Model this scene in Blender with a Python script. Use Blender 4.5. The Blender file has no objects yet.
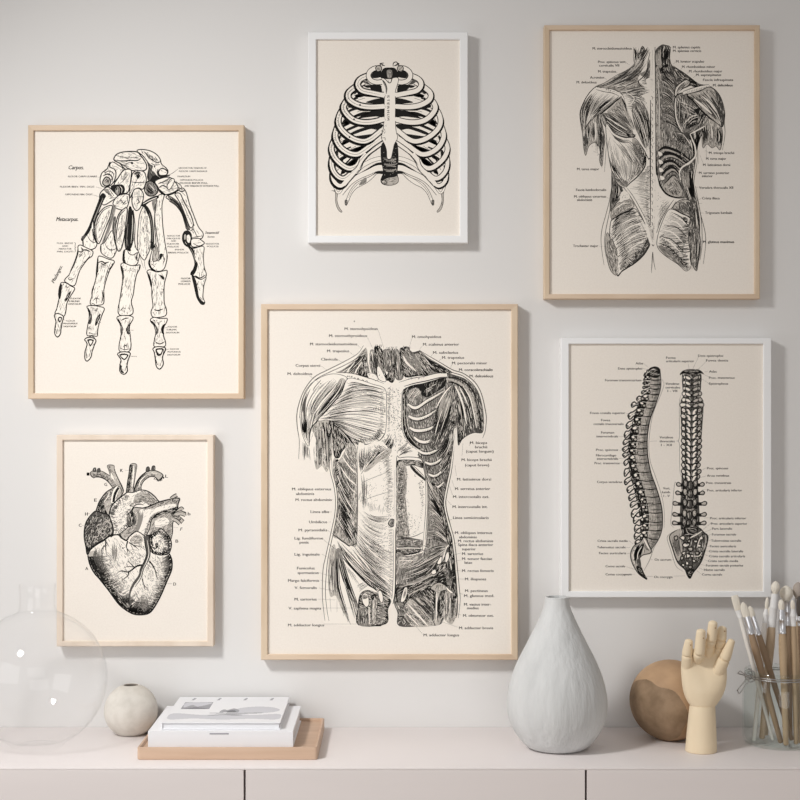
import bpy, bmesh, math, random
from mathutils import Vector, Matrix, Euler
from mathutils.geometry import tessellate_polygon

C = bpy.context.scene.collection
PI = math.pi

# ------------------------------------------------------------------ place
D = 3.0            # camera to wall
S = 0.002          # metres per photo pixel on the wall
TOP = 0.75         # sideboard top height
H = 0.654          # eye height above the sideboard top
CZ = TOP + H


def wx(px, d=0.0):
    return (px - 400) * S * (D - d) / D


def wz(py, d=0.0):
    return CZ - (py - 400) * S * (D - d) / D


# ------------------------------------------------------------------ materials
def mat(name, col, rough=0.6, spec=0.4, noise=None, bump=None, metal=0.0, trans=0.0, ior=1.45):
    m = bpy.data.materials.new(name)
    m.use_nodes = True
    nt = m.node_tree
    b = nt.nodes['Principled BSDF']
    b.inputs['Base Color'].default_value = (*col, 1)
    b.inputs['Roughness'].default_value = rough
    b.inputs['Specular IOR Level'].default_value = spec
    b.inputs['Metallic'].default_value = metal
    b.inputs['Transmission Weight'].default_value = trans
    b.inputs['IOR'].default_value = ior
    if noise or bump:
        tc = nt.nodes.new('ShaderNodeTexCoord')
        mp = nt.nodes.new('ShaderNodeMapping')
        nt.links.new(tc.outputs['Object'], mp.inputs['Vector'])
    if noise:
        # (second colour, scale xyz, detail, lo, hi)
        c2, sc, det, lo, hi = noise
        mp.inputs['Scale'].default_value = sc
        n = nt.nodes.new('ShaderNodeTexNoise')
        n.inputs['Scale'].default_value = 1.0
        n.inputs['Detail'].default_value = det
        nt.links.new(mp.outputs['Vector'], n.inputs['Vector'])
        r = nt.nodes.new('ShaderNodeValToRGB')
        r.color_ramp.elements[0].position = lo
        r.color_ramp.elements[0].color = (*col, 1)
        r.color_ramp.elements[1].position = hi
        r.color_ramp.elements[1].color = (*c2, 1)
        nt.links.new(n.outputs['Fac'], r.inputs['Fac'])
        nt.links.new(r.outputs['Color'], b.inputs['Base Color'])
    if bump:
        # (scale xyz, strength, distance)
        sc, st, ds = bump
        mp2 = nt.nodes.new('ShaderNodeMapping')
        mp2.inputs['Scale'].default_value = sc
        nt.links.new(tc.outputs['Object'], mp2.inputs['Vector'])
        n2 = nt.nodes.new('ShaderNodeTexNoise')
        n2.inputs['Scale'].default_value = 1.0
        n2.inputs['Detail'].default_value = 4
        nt.links.new(mp2.outputs['Vector'], n2.inputs['Vector'])
        bp = nt.nodes.new('ShaderNodeBump')
        bp.inputs['Strength'].default_value = st
        bp.inputs['Distance'].default_value = ds
        nt.links.new(n2.outputs['Fac'], bp.inputs['Height'])
        nt.links.new(bp.outputs['Normal'], b.inputs['Normal'])
    return m


# ------------------------------------------------------------------ object helpers
def link_mesh(name, verts, faces, mats, parent=None, idx=None, smooth=False):
    me = bpy.data.meshes.new(name)
    me.from_pydata(verts, [], faces)
    for m in (mats if isinstance(mats, (list, tuple)) else [mats]):
        me.materials.append(m)
    if idx:
        me.polygons.foreach_set('material_index', idx)
    if smooth:
        me.polygons.foreach_set('use_smooth', [True] * len(me.polygons))
    me.update()
    o = bpy.data.objects.new(name, me)
    C.objects.link(o)
    if parent:
        o.parent = parent
    return o


def obj(name, bm, mats, parent=None, smooth=None):
    bmesh.ops.recalc_face_normals(bm, faces=bm.faces)
    if smooth is not None:
        for f in bm.faces:
            f.smooth = True
        for e in bm.edges:
            if len(e.link_faces) == 2 and e.calc_face_angle(0) > smooth:
                e.smooth = False
    me = bpy.data.meshes.new(name)
    bm.to_mesh(me)
    bm.free()
    for m in (mats if isinstance(mats, (list, tuple)) else [mats]):
        me.materials.append(m)
    o = bpy.data.objects.new(name, me)
    C.objects.link(o)
    if parent:
        o.parent = parent
    return o


def thing(name, label, cat, loc=(0, 0, 0), rot=(0, 0, 0), group=None):
    o = bpy.data.objects.new(name, None)
    o.empty_display_size = 0.05
    C.objects.link(o)
    o.location = loc
    o.rotation_euler = rot
    tag(o, label, cat, group)
    return o


def tag(o, label, cat, group=None):
    o['label'] = label
    o['category'] = cat
    if group:
        o['group'] = group
    return o


def add_box(bm, lo, hi, bev=0.0, seg=2, M=None):
    r = bmesh.ops.create_cube(bm, size=1)
    vs = r['verts']
    for v in vs:
        v.co = Vector(((lo[i] + hi[i]) / 2 + v.co[i] * (hi[i] - lo[i]) for i in range(3)))
    if M is not None:
        for v in vs:
            v.co = M @ v.co
    if bev > 0:
        es = list({e for v in vs for e in v.link_edges})
        bmesh.ops.bevel(bm, geom=es, offset=bev, segments=seg, affect='EDGES', profile=0.5)


def add_prism(bm, pts, y0, y1):
    """Prism along y of a polygon in (x, z)."""
    a = [bm.verts.new((p[0], y0, p[1])) for p in pts]
    b = [bm.verts.new((p[0], y1, p[1])) for p in pts]
    n = len(pts)
    bm.faces.new(a)
    bm.faces.new(b[::-1])
    for i in range(n):
        bm.faces.new((a[i], b[i], b[(i + 1) % n], a[(i + 1) % n]))


def add_lathe(bm, prof, seg=64, M=None):
    """Revolve a list of (r, z) about z; r = 0 closes the end."""
    rings = []
    for r, z in prof:
        if r < 1e-6:
            v = bm.verts.new((0, 0, z))
            rings.append([v])
        else:
            rings.append([bm.verts.new((r * math.cos(2 * PI * k / seg), r * math.sin(2 * PI * k / seg), z)) for k in range(seg)])
    for a, b in zip(rings, rings[1:]):
        for k in range(seg):
            k2 = (k + 1) % seg
            if len(a) == 1 and len(b) == 1:
                continue
            if len(a) == 1:
                bm.faces.new((a[0], b[k], b[k2]))
            elif len(b) == 1:
                bm.faces.new((a[k], a[k2], b[0]))
            else:
                bm.faces.new((a[k], a[k2], b[k2], b[k]))
    if M is not None:
        for ring in rings:
            for v in ring:
                v.co = M @ v.co


def smooth_prof(pts, n=8):
    """Catmull-Rom through profile points."""
    return [tuple(p)[:2] for p in cat([Vector((*p, 0)) for p in pts], n)]


def cat(P, n=6, closed=False):
    out = []
    m = len(P)
    if m < 3 and not closed:
        return list(P)
    rng = range(m) if closed else range(m - 1)
    for i in rng:
        if closed:
            p0, p1, p2, p3 = P[(i - 1) % m], P[i], P[(i + 1) % m], P[(i + 2) % m]
        else:
            p1, p2 = P[i], P[i + 1]
            p0 = P[i - 1] if i else p1 + (p1 - p2)
            p3 = P[i + 2] if i + 2 < m else p2 + (p2 - p1)
        for k in range(n):
            t = k / n
            out.append(0.5 * ((2 * p1) + (p2 - p0) * t + (2 * p0 - 5 * p1 + 4 * p2 - p3) * t * t
                              + (3 * p1 - p0 - 3 * p2 + p3) * t ** 3))
    if not closed:
        out.append(P[-1].copy())
    return out


def add_tube(bm, pts, rad, seg=10, closed=False, capped=True):
    """Sweep a circle along pts (Vectors); rad a number or a list."""
    n = len(pts)
    rr = rad if isinstance(rad, (list, tuple)) else [rad] * n
    rings = []
    up = None
    for i in range(n):
        if closed:
            t = (pts[(i + 1) % n] - pts[i - 1]).normalized()
        else:
            t = (pts[min(i + 1, n - 1)] - pts[max(i - 1, 0)]).normalized()
        if up is None:
            up = t.orthogonal().normalized()
        up = (up - t * up.dot(t)).normalized()
        s = t.cross(up)
        rings.append([bm.verts.new(pts[i] + (up * math.cos(2 * PI * k / seg) + s * math.sin(2 * PI * k / seg)) * rr[i]) for k in range(seg)])
    for i in range(n if closed else n - 1):
        a, b = rings[i], rings[(i + 1) % n]
        for k in range(seg):
            k2 = (k + 1) % seg
            bm.faces.new((a[k], a[k2], b[k2], b[k]))
    if capped and not closed:
        bm.faces.new(rings[0][::-1])
        bm.faces.new(rings[-1])


# ------------------------------------------------------------------ ink drawing on a sheet
def P2(s):
    """'x,y x,y ...' -> list of 2D Vectors (print coordinates, y down)."""
    if isinstance(s, str):
        return [Vector((float(a.split(',')[0]), float(a.split(',')[1]))) for a in s.split()]
    return [Vector(p) for p in s]


_glyphs = {}


def glyphs(txt, italic, bold):
    key = (txt, italic, bold)
    if key not in _glyphs:
        cu = bpy.data.curves.new('lettering', 'FONT')
        cu.body = txt
        cu.size = 1.0
        cu.shear = 0.3 if italic else 0.0
        cu.resolution_u = 2
        o = bpy.data.objects.new('lettering', cu)
        me = o.to_mesh()
        v = [(p.co.x, p.co.y) for p in me.vertices]
        f = [tuple(p.vertices) for p in me.polygons]
        o.to_mesh_clear()
        bpy.data.objects.remove(o)
        bpy.data.curves.remove(cu)
        _glyphs[key] = (v, f)
    return _glyphs[key]


TONES = ['W', 'L', 'M', 'D', 'K']


class Art:
    """Ink marks collected into one mesh: filled shapes and pen strokes."""

    def __init__(self, seed=1):
        self.v, self.f, self.i = [], [], []
        self.layer = 0
        self.grid = {}
        self.auto = 0.0    # density of burin lines laid over toned shapes
        self.eo = {}
        self.lw = 1.0      # pen width factor for black lines
        self.ws = 1.0      # pen width factor for hatching
        self.glint = 0.0   # share of bare-paper lines left between dark hatches
        self.R = random.Random(seed)
        self.mirror = None

    def _lay(self, tone, pts, r=0.4):
        """Stacking order: one step above whatever other tone it covers."""
        cells = set()
        for x, y in pts:
            for dx in (-r, r):
                for dy in (-r, r):
                    cells.add((int((x + dx) * 1.5), int((y + dy) * 1.5)))
        z = 1
        for c in cells:
            q = self.grid.get(c)
            if q:
                z = max(z, q[0] if q[1] == tone == 'K' else q[0] + 1)
        for c in cells:
            self.grid[c] = (z, tone)
        self.layer = max(self.layer, z)
        return z

    def _m(self, P):
        if self.mirror is None:
            return P
        return [Vector((self.mirror - p.x, p.y)) for p in P]

    def F(self, pts, tone='K', sm=True):
        P = P2(pts)
        if sm:
            P = cat(P, 5, True)
        P = self._m(P)
        tris = tessellate_polygon([[Vector((p.x, p.y, 0)) for p in P]])
        cov = [(p.x, p.y) for p in P]
        for i0, i1, i2 in tris:
            A_, B_, C_ = P[i0], P[i1], P[i2]
            den = (B_ - A_).x * (C_ - A_).y - (C_ - A_).x * (B_ - A_).y
            if abs(den) < 1e-9:
                continue
            for gx in range(int(min(A_.x, B_.x, C_.x) * 1.5), int(max(A_.x, B_.x, C_.x) * 1.5) + 1):
                for gy in range(int(min(A_.y, B_.y, C_.y) * 1.5), int(max(A_.y, B_.y, C_.y) * 1.5) + 1):
                    q = Vector(((gx + .5) / 1.5, (gy + .5) / 1.5)) - A_
                    u = (q.x * (C_ - A_).y - (C_ - A_).x * q.y) / den
                    v_ = ((B_ - A_).x * q.y - q.x * (B_ - A_).y) / den
                    if u >= -.05 and v_ >= -.05 and u + v_ <= 1.05:
                        cov.append(((gx + .5) / 1.5, (gy + .5) / 1.5))
        z = self._lay(tone, cov)
        b = len(self.v)
        self.v += [(p.x, p.y, z) for p in P]
        t = TONES.index(tone)
        for tri in tris:
            self.f.append(tuple(b + k for k in tri))
            self.i.append(t)
        if self.auto and (tone != 'W' or 'W' in self.eo):
            self._engrave(P, tone)

    def _engrave(self, P, tone):
        """Fine burin lines along the long axis of a toned shape."""
        ar = abs(sum(P[i - 1].x * P[i].y - P[i].x * P[i - 1].y for i in range(len(P)))) / 2
        if ar < 8:
            return
        c = sum(P, Vector((0, 0))) / len(P)
        xx = sum((p.x - c.x) ** 2 for p in P); yy = sum((p.y - c.y) ** 2 for p in P); xy = sum((p.x - c.x) * (p.y - c.y) for p in P)
        th = .5 * math.atan2(2 * xy, xx - yy)
        xs, ys = [p.x for p in P], [p.y for p in P]

        def inside(q):
            r = False
            for i in range(len(P)):
                a, b2 = P[i], P[i - 1]
                if (a.y > q.y) != (b2.y > q.y) and q.x < (b2.x - a.x) * (q.y - a.y) / (b2.y - a.y) + a.x:
                    r = not r
            return r
        opts = dict({'K': 'LMLW', 'D': 'KLKW', 'M': 'KKDW', 'L': 'DDWK'}, **self.eo)[tone]
        if not opts:
            return
        mir, self.mirror = self.mirror, None
        for _ in range(int(ar * self.auto * (.35 if tone == 'W' else 1))):
            q = Vector((self.R.uniform(min(xs), max(xs)), self.R.uniform(min(ys), max(ys))))
            an = th + self.R.gauss(0, .12)
            d = Vector((math.cos(an), math.sin(an))) * self.R.uniform(.8, 3.2)
            if inside(q) and inside(q - d) and inside(q + d):
                n = Vector((-d.y, d.x)) * .08 * self.R.uniform(-1, 1)
                self.S([q - d, q + n, q + d], self.R.uniform(.25, .55), self.R.choice(opts), e=(.1, .1), sm=False)
        self.mirror = mir

    def S(self, pts, w=0.6, tone='K', e=(0.5, 0.5), closed=False, sm=True, n=5):
        P = P2(pts)
        if closed:
            P = P + [P[0]]
        if sm and len(P) > 2:
            if closed:
                P = cat(P[:-1], n, True)
                P = P + [P[0]]
            else:
                P = cat(P, n)
        P = self._m(P)
        if tone == 'K' and self.lw != 1.0:
            w = tuple(x * self.lw for x in w) if isinstance(w, tuple) else w * self.lw
        wm = max(w) if isinstance(w, tuple) else w
        cov = []
        for p, q in zip(P, P[1:]):
            nst = int((q - p).length / .6) + 1
            cov += [tuple(p.lerp(q, j / nst)) for j in range(nst)]
        cov.append(tuple(P[-1]))
        z = self._lay(tone, cov, wm / 2)
        t = TONES.index(tone)
        b = len(self.v)
        m = len(P)
        for k, p in enumerate(P):
            d = P[min(k + 1, m - 1)] - P[max(k - 1, 0)]
            if d.length < 1e-9:
                d = Vector((1, 0))
            nn = Vector((-d.y, d.x)).normalized()
            u = k / (m - 1)
            ww = w[0] + (w[1] - w[0]) * u if isinstance(w, tuple) else w
            if not closed:
                ww *= e[0] + (1 - e[0]) * min(1, u * 4) if u < 0.5 else e[1] + (1 - e[1]) * min(1, (1 - u) * 4)
            self.v.append((p.x + nn.x * ww / 2, p.y + nn.y * ww / 2, z))
            self.v.append((p.x - nn.x * ww / 2, p.y - nn.y * ww / 2, z))
            if k:
                j = b + 2 * k
                self.f.append((j - 2, j - 1, j + 1, j))
                self.i.append(t)

    def FS(self, pts, tone='W', w=0.6, ink='K', sm=True):
        self.F(pts, tone, sm)
        self.S(pts, w, ink, closed=True, sm=sm)

    def tube(self, pts, w, edge=0.55, fill='W', ink='K'):
        """A band with two inked edges (w: number or (start, end))."""
        ww = w if isinstance(w, tuple) else (w, w)
        self.S(pts, (ww[0] + 2 * edge, ww[1] + 2 * edge), ink, e=(1, 1))
        self.S(pts, ww, fill, e=(1, 1))

    def between(self, a, b, n, w=0.4, tone='K', t=(0, 1), jit=0.1, drop=0.0, e=(0.2, 0.2), k=9):
        """Hatch strokes morphing from curve a to curve b."""
        A, B = cat(P2(a), 8), cat(P2(b), 8)

        def at(Q, u):
            x = max(0, min(1, u)) * (len(Q) - 1)
            i = min(int(x), len(Q) - 2)
            return Q[i].lerp(Q[i + 1], x - i)
        for q in range(n):
            s = (q + 0.5 + self.R.uniform(-.3, .3)) / n
            if self.R.random() < drop:
                continue
            t0 = t[0] + self.R.uniform(0, jit) * (t[1] - t[0])
            t1 = t[1] - self.R.uniform(0, jit) * (t[1] - t[0])
            P = [at(A, t0 + (t1 - t0) * j / (k - 1)).lerp(at(B, t0 + (t1 - t0) * j / (k - 1)), s) for j in range(k)]
            self.S(P, w * self.ws * self.R.uniform(.7, 1.25), tone, e=e, sm=False)
        if self.glint and tone in 'KD' and n > 3:
            for q in range(int(n * self.glint)):
                s = self.R.uniform(.03, .97)
                c = self.R.uniform(.1, .9)
                hl = self.R.uniform(.08, .3)
                t0, t1 = max(t[0], c - hl), min(t[1], c + hl)
                if t1 - t0 < .05:
                    continue
                P = [at(A, t0 + (t1 - t0) * j / 5).lerp(at(B, t0 + (t1 - t0) * j / 5), s) for j in range(6)]
                self.S(P, self.R.uniform(.3, .6), 'W', e=(.1, .1), sm=False)

    def rungs(self, a, b, n, w=0.4, tone='K', t=(0, 1), jit=0.15, bow=0.0, e=(0.2, 0.2), drop=0.0):
        """Hatch strokes crossing from curve a to curve b."""
        A, B = cat(P2(a), 8), cat(P2(b), 8)
        for q in range(n):
            if self.R.random() < drop:
                continue
            u = (q + 0.5 + self.R.uniform(-.25, .25)) / n

            def at(Q, x):
                x = max(0, min(1, x)) * (len(Q) - 1)
                i = min(int(x), len(Q) - 2)
                return Q[i].lerp(Q[i + 1], x - i)
            p, r = at(A, u), at(B, u)
            t0 = t[0] + self.R.uniform(0, jit)
            t1 = t[1] - self.R.uniform(0, jit)
            d = r - p
            nn = Vector((-d.y, d.x)) * bow
            P = []
            for j in range(6):
                x = t0 + (t1 - t0) * j / 5
                P.append(p + d * x + nn * 4 * x * (1 - x))
            self.S(P, w * self.ws * self.R.uniform(.7, 1.25), tone, e=e, sm=False)
            if self.glint and tone in 'KD' and self.R.random() < self.glint * .8:
                sh = (at(A, u + .4 / n) - p) * 1.0
                i0 = self.R.randrange(0, 3)
                self.S([q2 + sh for q2 in P[i0:i0 + 4]], self.R.uniform(.3, .55), 'W', e=(.1, .1), sm=False)

    def stipple(self, poly, n, r=0.3, tone='K', L=0.8):
        """Short random pen ticks within a polygon."""
        P = P2(poly)
        xs, ys = [p.x for p in P], [p.y for p in P]
        c = 0
        for _ in range(n * 12):
            q = Vector((self.R.uniform(min(xs), max(xs)), self.R.uniform(min(ys), max(ys))))
            ins = False
            for i in range(len(P)):
                a, b2 = P[i], P[i - 1]
                if (a.y > q.y) != (b2.y > q.y) and q.x < (b2.x - a.x) * (q.y - a.y) / (b2.y - a.y) + a.x:
                    ins = not ins
            if ins:
                an = self.R.uniform(0, PI)
                d = Vector((math.cos(an), math.sin(an))) * L * self.R.uniform(.3, 1)
                self.S([q - d, q + d * .2, q + d], r * self.R.uniform(.6, 1.4), tone, e=(.4, .4), sm=False)
                c += 1
                if c >= n:
                    return

    def T(self, x, y, txt, width, h=None, al='l', rot=0.0, italic=False, tone='K', bold=0.0):
        """Lettering: left end (or right end) at x, baseline y, fitted to a width, capitals h high."""
        v, f = glyphs(txt, italic, bold > 0)
        if not v:
            return
        x0, x1 = min(p[0] for p in v), max(p[0] for p in v)
        sx = width / (x1 - x0)
        sy = (h / 0.71) if h else sx
        cov = []
        for j in range(int(width / .5) + 1):
            for e_ in (0, -.6, -1.2, -1.8):
                u, w_ = j * .5 - (width if al == 'r' else width / 2 if al == 'c' else 0), e_
                cov.append((x + u * math.cos(rot) - w_ * math.sin(rot), y + u * math.sin(rot) + w_ * math.cos(rot)))
        z = self._lay(tone, cov)
        t = TONES.index(tone)
        ca, sa = math.cos(rot), math.sin(rot)
        ox = -width if al == 'r' else (-width / 2 if al == 'c' else 0)
        for k in range(2 if bold else 1):
            b = len(self.v)
            for p in v:
                u, w_ = (p[0] - x0) * sx + ox + k * .08 * (h or 2.5), -p[1] * sy
                self.v.append((x + u * ca - w_ * sa, y + u * sa + w_ * ca, z))
            for q in f:
                self.f.append(tuple(b + j for j in q))
                self.i.append(t)


def art_hand():
    a = Art(11)
    a.lw, a.auto, a.eo = 1.45, .7, {'K': '', 'W': 'MDMK'}
    F, S, FS, T = a.F, a.S, a.FS, a.T

    # -- carpal bones
    FS('112,162 118,165 123,169 120,175 115,181 110,184 106,180 104,172 108,168', 'W', .6)
    FS('110,162 107,169 102,173 100,180 102,186 107,187 112,184 115,179 116,173 114,169 110,167', 'W', .7)
    S('104,173 109,171 113,173 114,177', .6); S('103,176 108,174 112,177 112,182', .9)
    FS('103,181 106,177 110,179 110,184 106,186 103,184', 'L', .8); S('104.5,182 106.5,179.5 108.5,181.5 108,184', .5)
    S('113,166 117,167 121,170', .5, 'M'); S('114,168 118,170', .5, 'M')
    FS('114,160 116,155 121,152.5 129,151.5 137,152 141,156 144,160 146.5,165 146,169.5 141,171 132,170.5 125,169 120,163.5', 'W', .8)
    S('114.5,160 122,161 130,160.4 137,160.5 141,158.5', .8)
    S('119,162.5 123,165 129,169', .6); F('131,162 133,162.3 133,164 131.3,164', 'K'); S('128,162.5 135,163.5', .4, 'D')
    a.rungs('120,162 126,168', '126,162 131,169', 6, .4, 'D')
    FS('137,151 141,149.5 149,150.5 156,154 160,159 161.5,164 166,168 168,171.5 166,175 160,176 156,181 150,181.5 147.5,177 149,168 147.5,162 143,156', 'W', .7)
    F('141,152 146,159 150,164 153,166 152,170 155,173 157,177 154,181 149,181 147.5,176 149,168 147,161', 'D'); F('142,154 147,161 149.5,167 148.5,174 149.5,180 147.5,176 148.5,168 146,160', 'K')
    F('152,177 156,175 159,178 157,182 150,182', 'K')
    S('145,152 148,156.5 153,160.5 158,162.8 160.5,161', .7); S('151,163 154.5,165 160,164.5', .5); F('154,166 155.2,166 155.2,167.3 154,167.3', 'K')
    FS('158.5,172 160.5,169 164,168.8 167.5,171.5 166.5,174.8 162.5,175.5 159.5,175', 'W', .8)
    S('158,169 157.5,173 159,176 164,177', .9)
    # hamate, hook, capitate, trapezoid, trapezium
    FS('124,170 131,170 131,178 129.5,188 127,193 122,192.5 114,186 118,178', 'W', .8)
    a.rungs('125,172 120,180', '129,172 126,180', 8, .4, 'D'); S('129,173 124,180 118,185', .5, 'D')
    F('111,186 117,184.5 123,185 125,190 122,195 116,197 112,192', 'K'); FS('115,189 117.5,186 120,188 120,193 117,196 115,193', 'M', .6); S('120,186 122,189 121.5,193', .6, 'W')
    FS('133,173 138,170.5 144,172 146,177 146,182 143,189 138,188 133,192 130,198 130,188 131,180', 'W', .7)
    a.between('133,174 138,171.5 144,173', '133,179 138,176 142,178', 5, .6, 'K', jit=.3); S('131,182 137,182.5 145,182.5', .5); F('138,174 140,176 138,179 136.5,177', 'K')
    FS('146,183 151,181 156,185 158,191 154,195.5 148,195.5 144.5,190', 'M', .8); a.between('147,184 151,188 155,192', '146,190 149,193 153,194.5', 5, .6, 'K'); S('149,184 155,190', .6, 'W')
    FS('155,181.5 162,178 170,177.5 176,183 178,189 172,193 165,194.5 160,192 158,187', 'W', .7)
    S('157,180 163,176.5 170,175.5', 1.1); S('158,184 164,181.5 170,178', .7); S('159,187.5 163,185.5 167,187.5', .8); S('160,182 165,184.5', .6)
    F('159,189 163,192 166,195 162,195.5', 'K')
    FS('167,186 170,180 173,178.5 174.5,181 172,186.5 169,190', 'W', .6); S('168,184 172,180', .6); S('174,181 180,184.5 182,188', .5); S('171,190 180,187', .5); S('172,188 181,182', .4)
    # -- metacarpal bases and shafts
    FS('103,190 108,187 113,191 118,197 113,200 104,205 100,200 100,194', 'W', .7)
    S('106,190 111,196.5', .9); S('109,188.5 114,196', .7); F('104,190 108,189 110,193 113,197 109,195', 'M')
    F('100,196 98,202 93,215 88,228 83,236 81,239 83,241 90,235 95,225 99,212 104,200 106,196 103,193', 'K')
    a.S('103,198 98,210 94,220 91,230', 1.0, 'M'); S('104,202 99.5,212', .5, 'W')
    FS('93,220 94,230 96,241 97,244 95,248 90,249.6 84,247 83,240 86,236 90,230', 'W', .7); S('87.5,235.5 90,240 94,242.5 96.5,241.5', .5); S('92.5,229 94,237 96,242', 1.0); S('83,238 83.4,245', 1.1)
    F('81.5,237 84,235.5 86,236 83.5,240', 'D')
    # hamate-side 4th shaft
    FS('113,203 118,196 126,194 129.5,196 128,205 124,210 116,208', 'W', .7); S('121,200 124,204 127,203', .5); S('127,196 128,203', .9); a.rungs('116,202 114,207', '122,199 120,207', 5, .35, 'D')
    F('113,206 116,206 113.5,218 109,232 104,243 101.5,244 107,229 110.5,216', 'M'); S('113.4,208 112,218 107,231 103,242', .5, 'D')
    F('113.5,218 116,218 114,232 116,246 113,243 112,232', 'D')
    FS('110.5,232 105,242 101,245 101,252 106,256.5 112,258 115.5,253 116.5,248.5 114.5,241 113,232', 'W', .6)
    S('105,243 107,247.5 111,250 114,249.5 116.3,248.5', .5); S('101,244 101.2,253', 1.0); a.stipple('103,248 114,251 111,256 104,254', 14, .3, 'D')
    # leaf-shaped muscle marks
    FS('112,205.5 104,208 97.5,216 94.5,226 95.3,236 98,243.5 100.5,241 104.5,231 109,220 111.5,211', 'W', .7)
    S('110,207 103.5,210.5 98.5,218 96,227 96.4,236 98.5,242', .6); S('110.3,210 108,217 103.5,228 99.5,238', .4, 'D')
    T(103.2, 224, 'Interosseus', 15, 1.6, rot=-1.15, al='c', bold=.2)
    F('129,207 132,209 133.5,222 132.5,240 130,250 126,250 124.5,240 127,222', 'K'); S('126.8,238 128,246', .8, 'M'); S('132.5,215 132.3,228 131,243', .5, 'W')
    S('126,248 127,236 128,224', .5, 'M')
    FS('127,208 120,212.5 116.5,221 115,232 115.7,243 118.3,251 121.5,248 124.2,237 126,222', 'W', .8)
    S('125.5,209.5 120,215 117.8,224 116.5,233 117.2,243', .7); S('124.8,216 122,230 119.5,245', .4, 'D')
    T(121.5, 228, 'Interosseus palmaris', 26, 1.5, rot=-1.42, al='c', bold=.2)
    FS('133,210 135,225 134.6,240 136,248 139,252.5 139,258 136.5,264.5 130,265.5 123.5,262 123,256 124.5,250 130,249 133,240 133.6,224', 'W', .6)
    S('127,248.5 129,253.5 133,255 136.5,253 138.8,252', .6); F('123,252 125,250 124.6,258 126,263 123.5,262', 'K'); S('137.5,253 136.5,258 137.5,261', .9, 'K')
    F('127,248 130,248 131,251 128.5,251', 'K')
    FS('144,206 140,214 138.3,226 137.5,240 138.5,252 144,260 147.5,255 150.5,247 151.3,235 150,220 147,210', 'W', .6)
    S('142.5,211 140.5,224 140,236 140.5,247', .4, 'D'); S('144.5,208 143.5,213', .4)
    T(147.5, 236, 'Interosseus palmaris', 40, 1.6, rot=-1.57, al='c', bold=.2)
    S('139,255 141,260 143.5,268', .35, 'D'); S('145.5,257 144.5,264 146,270', .35, 'D')
    FS('134,190 139,188.5 143,193 143,200 140,208 136,210.5 132.5,205 132,197', 'W', .7)
    S('134,197 142,196.5', .5); S('140,190 136,202', .6, 'D'); S('137,199 139.5,202 136.5,204', .6)
    F('143,205 147,206 151.5,214 153.5,226 154.2,240 153.5,248.5 151,249 150.8,236 150,222 147,213', 'K'); S('149.5,213 152,226 152.5,242', .6, 'M')
    FS('158,196 164,195 162,205 162.5,222 164.5,240 167,254 167,259 165,267 162,270.5 157,271 151,268 149,263 150,258 153,248 156,243 154.5,225 155.5,205', 'W', .6)
    F('141,204.5 148,199 157,195.5 158.5,198 150,202 143.5,206.5', 'K'); S('143,204 150,200.3 157,197.4', .8, 'W')
    F('152,202 157,199 156,212 154,212', 'M'); S('156.7,199 155.3,208 155,222 157,236 159.5,252', .6)
    FS('155,244 158,250 159,257 156,261 152.5,259.5', 'L', .5); F('155,261.5 159,259.5 160,254 163,254.5 160,260', 'K')
    S('150.2,258 149.2,263 151,268 155,270.5', 1.4); a.stipple('151,261 156,263 157,270 151,267', 14, .4)
    S('162,255 164.5,259 163,264', .5); S('164.6,240 166.8,254 166,260', .4, 'D')
    # -- fingers
    def finger(prox, mid, dist, dk):
        FS(prox, 'W', .65); FS(mid, 'W', .65); FS(dist, 'W', .75)
        for p, w in dk:
            S(p, w)
    finger('78,246.5 80.5,245 85,247 91,250 93,252 92,256 88,259 84,264 80,270 77.5,277 75.5,284 72.5,286 67,283 64.5,281 65.5,278.5 69,275 71.5,269 75,261 78,252',
           '61,283 66,283 71,286 74.5,288 74,290.5 70,297 67,303 66,310 65,314.5 62.5,317 56,315.5 55,313 57,308 59,299 60,290',
           '54.5,315 57,313.5 61,314.5 63.5,317 62.3,322 61,329 60.3,334 57.5,337 55,334 55,328 56,322 55,318',
           [('78,249 77.5,254 74.5,263 71,271', 1.1), ('61,284 60,291 59.4,299', 2.2), ('58.6,300 57,307', .9)])
    S('78.5,251.5 81.5,252 83,250 81,247.5', .9); S('83,250 86,250 90,251.5', .9); S('84,251 85,255', .5); S('88,255 88.5,251.5', .6); S('90,256 84,263', 1.0)
    S('68,278 70,280 73,278.5', .6); S('71,280 71,277', .6); S('66.5,283 69,283.5', .5)
    F('65,300.5 67,295 70,291.5 71,292.5 68.5,298 66,301.5', 'K'); S('66.7,298 69,294', .6, 'W'); S('66,286 67.5,287.5 69.5,286', .5)
    F('58.3,318 60,316.7 62.2,318 60.5,322 58.8,322', 'K'); F('59.2,318.4 61,318.3 60,321', 'W'); S('55.8,329 57,334', .9); S('60.5,325 59.5,331', .6)
    finger('98,257.5 101,256.3 108,259 113.5,260.5 114,263 110,269.5 107.5,276 105,284 103.8,291 104,299 103,304 97,305.3 91.5,305 90.2,302 92,296 92.3,290 94.5,284 96.3,276 97,268',
           '87,306.5 92,305.5 99,306.5 104.3,308.5 102,315 99,324 97.6,331 97.2,336 92,335.5 87,335 87.7,326 89.8,316 88.4,310',
           '84.6,339.5 88,337.5 93,338 96,340.5 94,346 92,352 91,357 87.5,361 85,359 85,352 87,345 86,341.5',
           [('98,259 97.2,268 96.3,277', 1.3), ('94.5,284 92.3,291 92,296', .9), ('88,308 89.8,314 89.3,324', 1.5), ('110,264 106.5,274 104,284', .5)])
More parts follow.
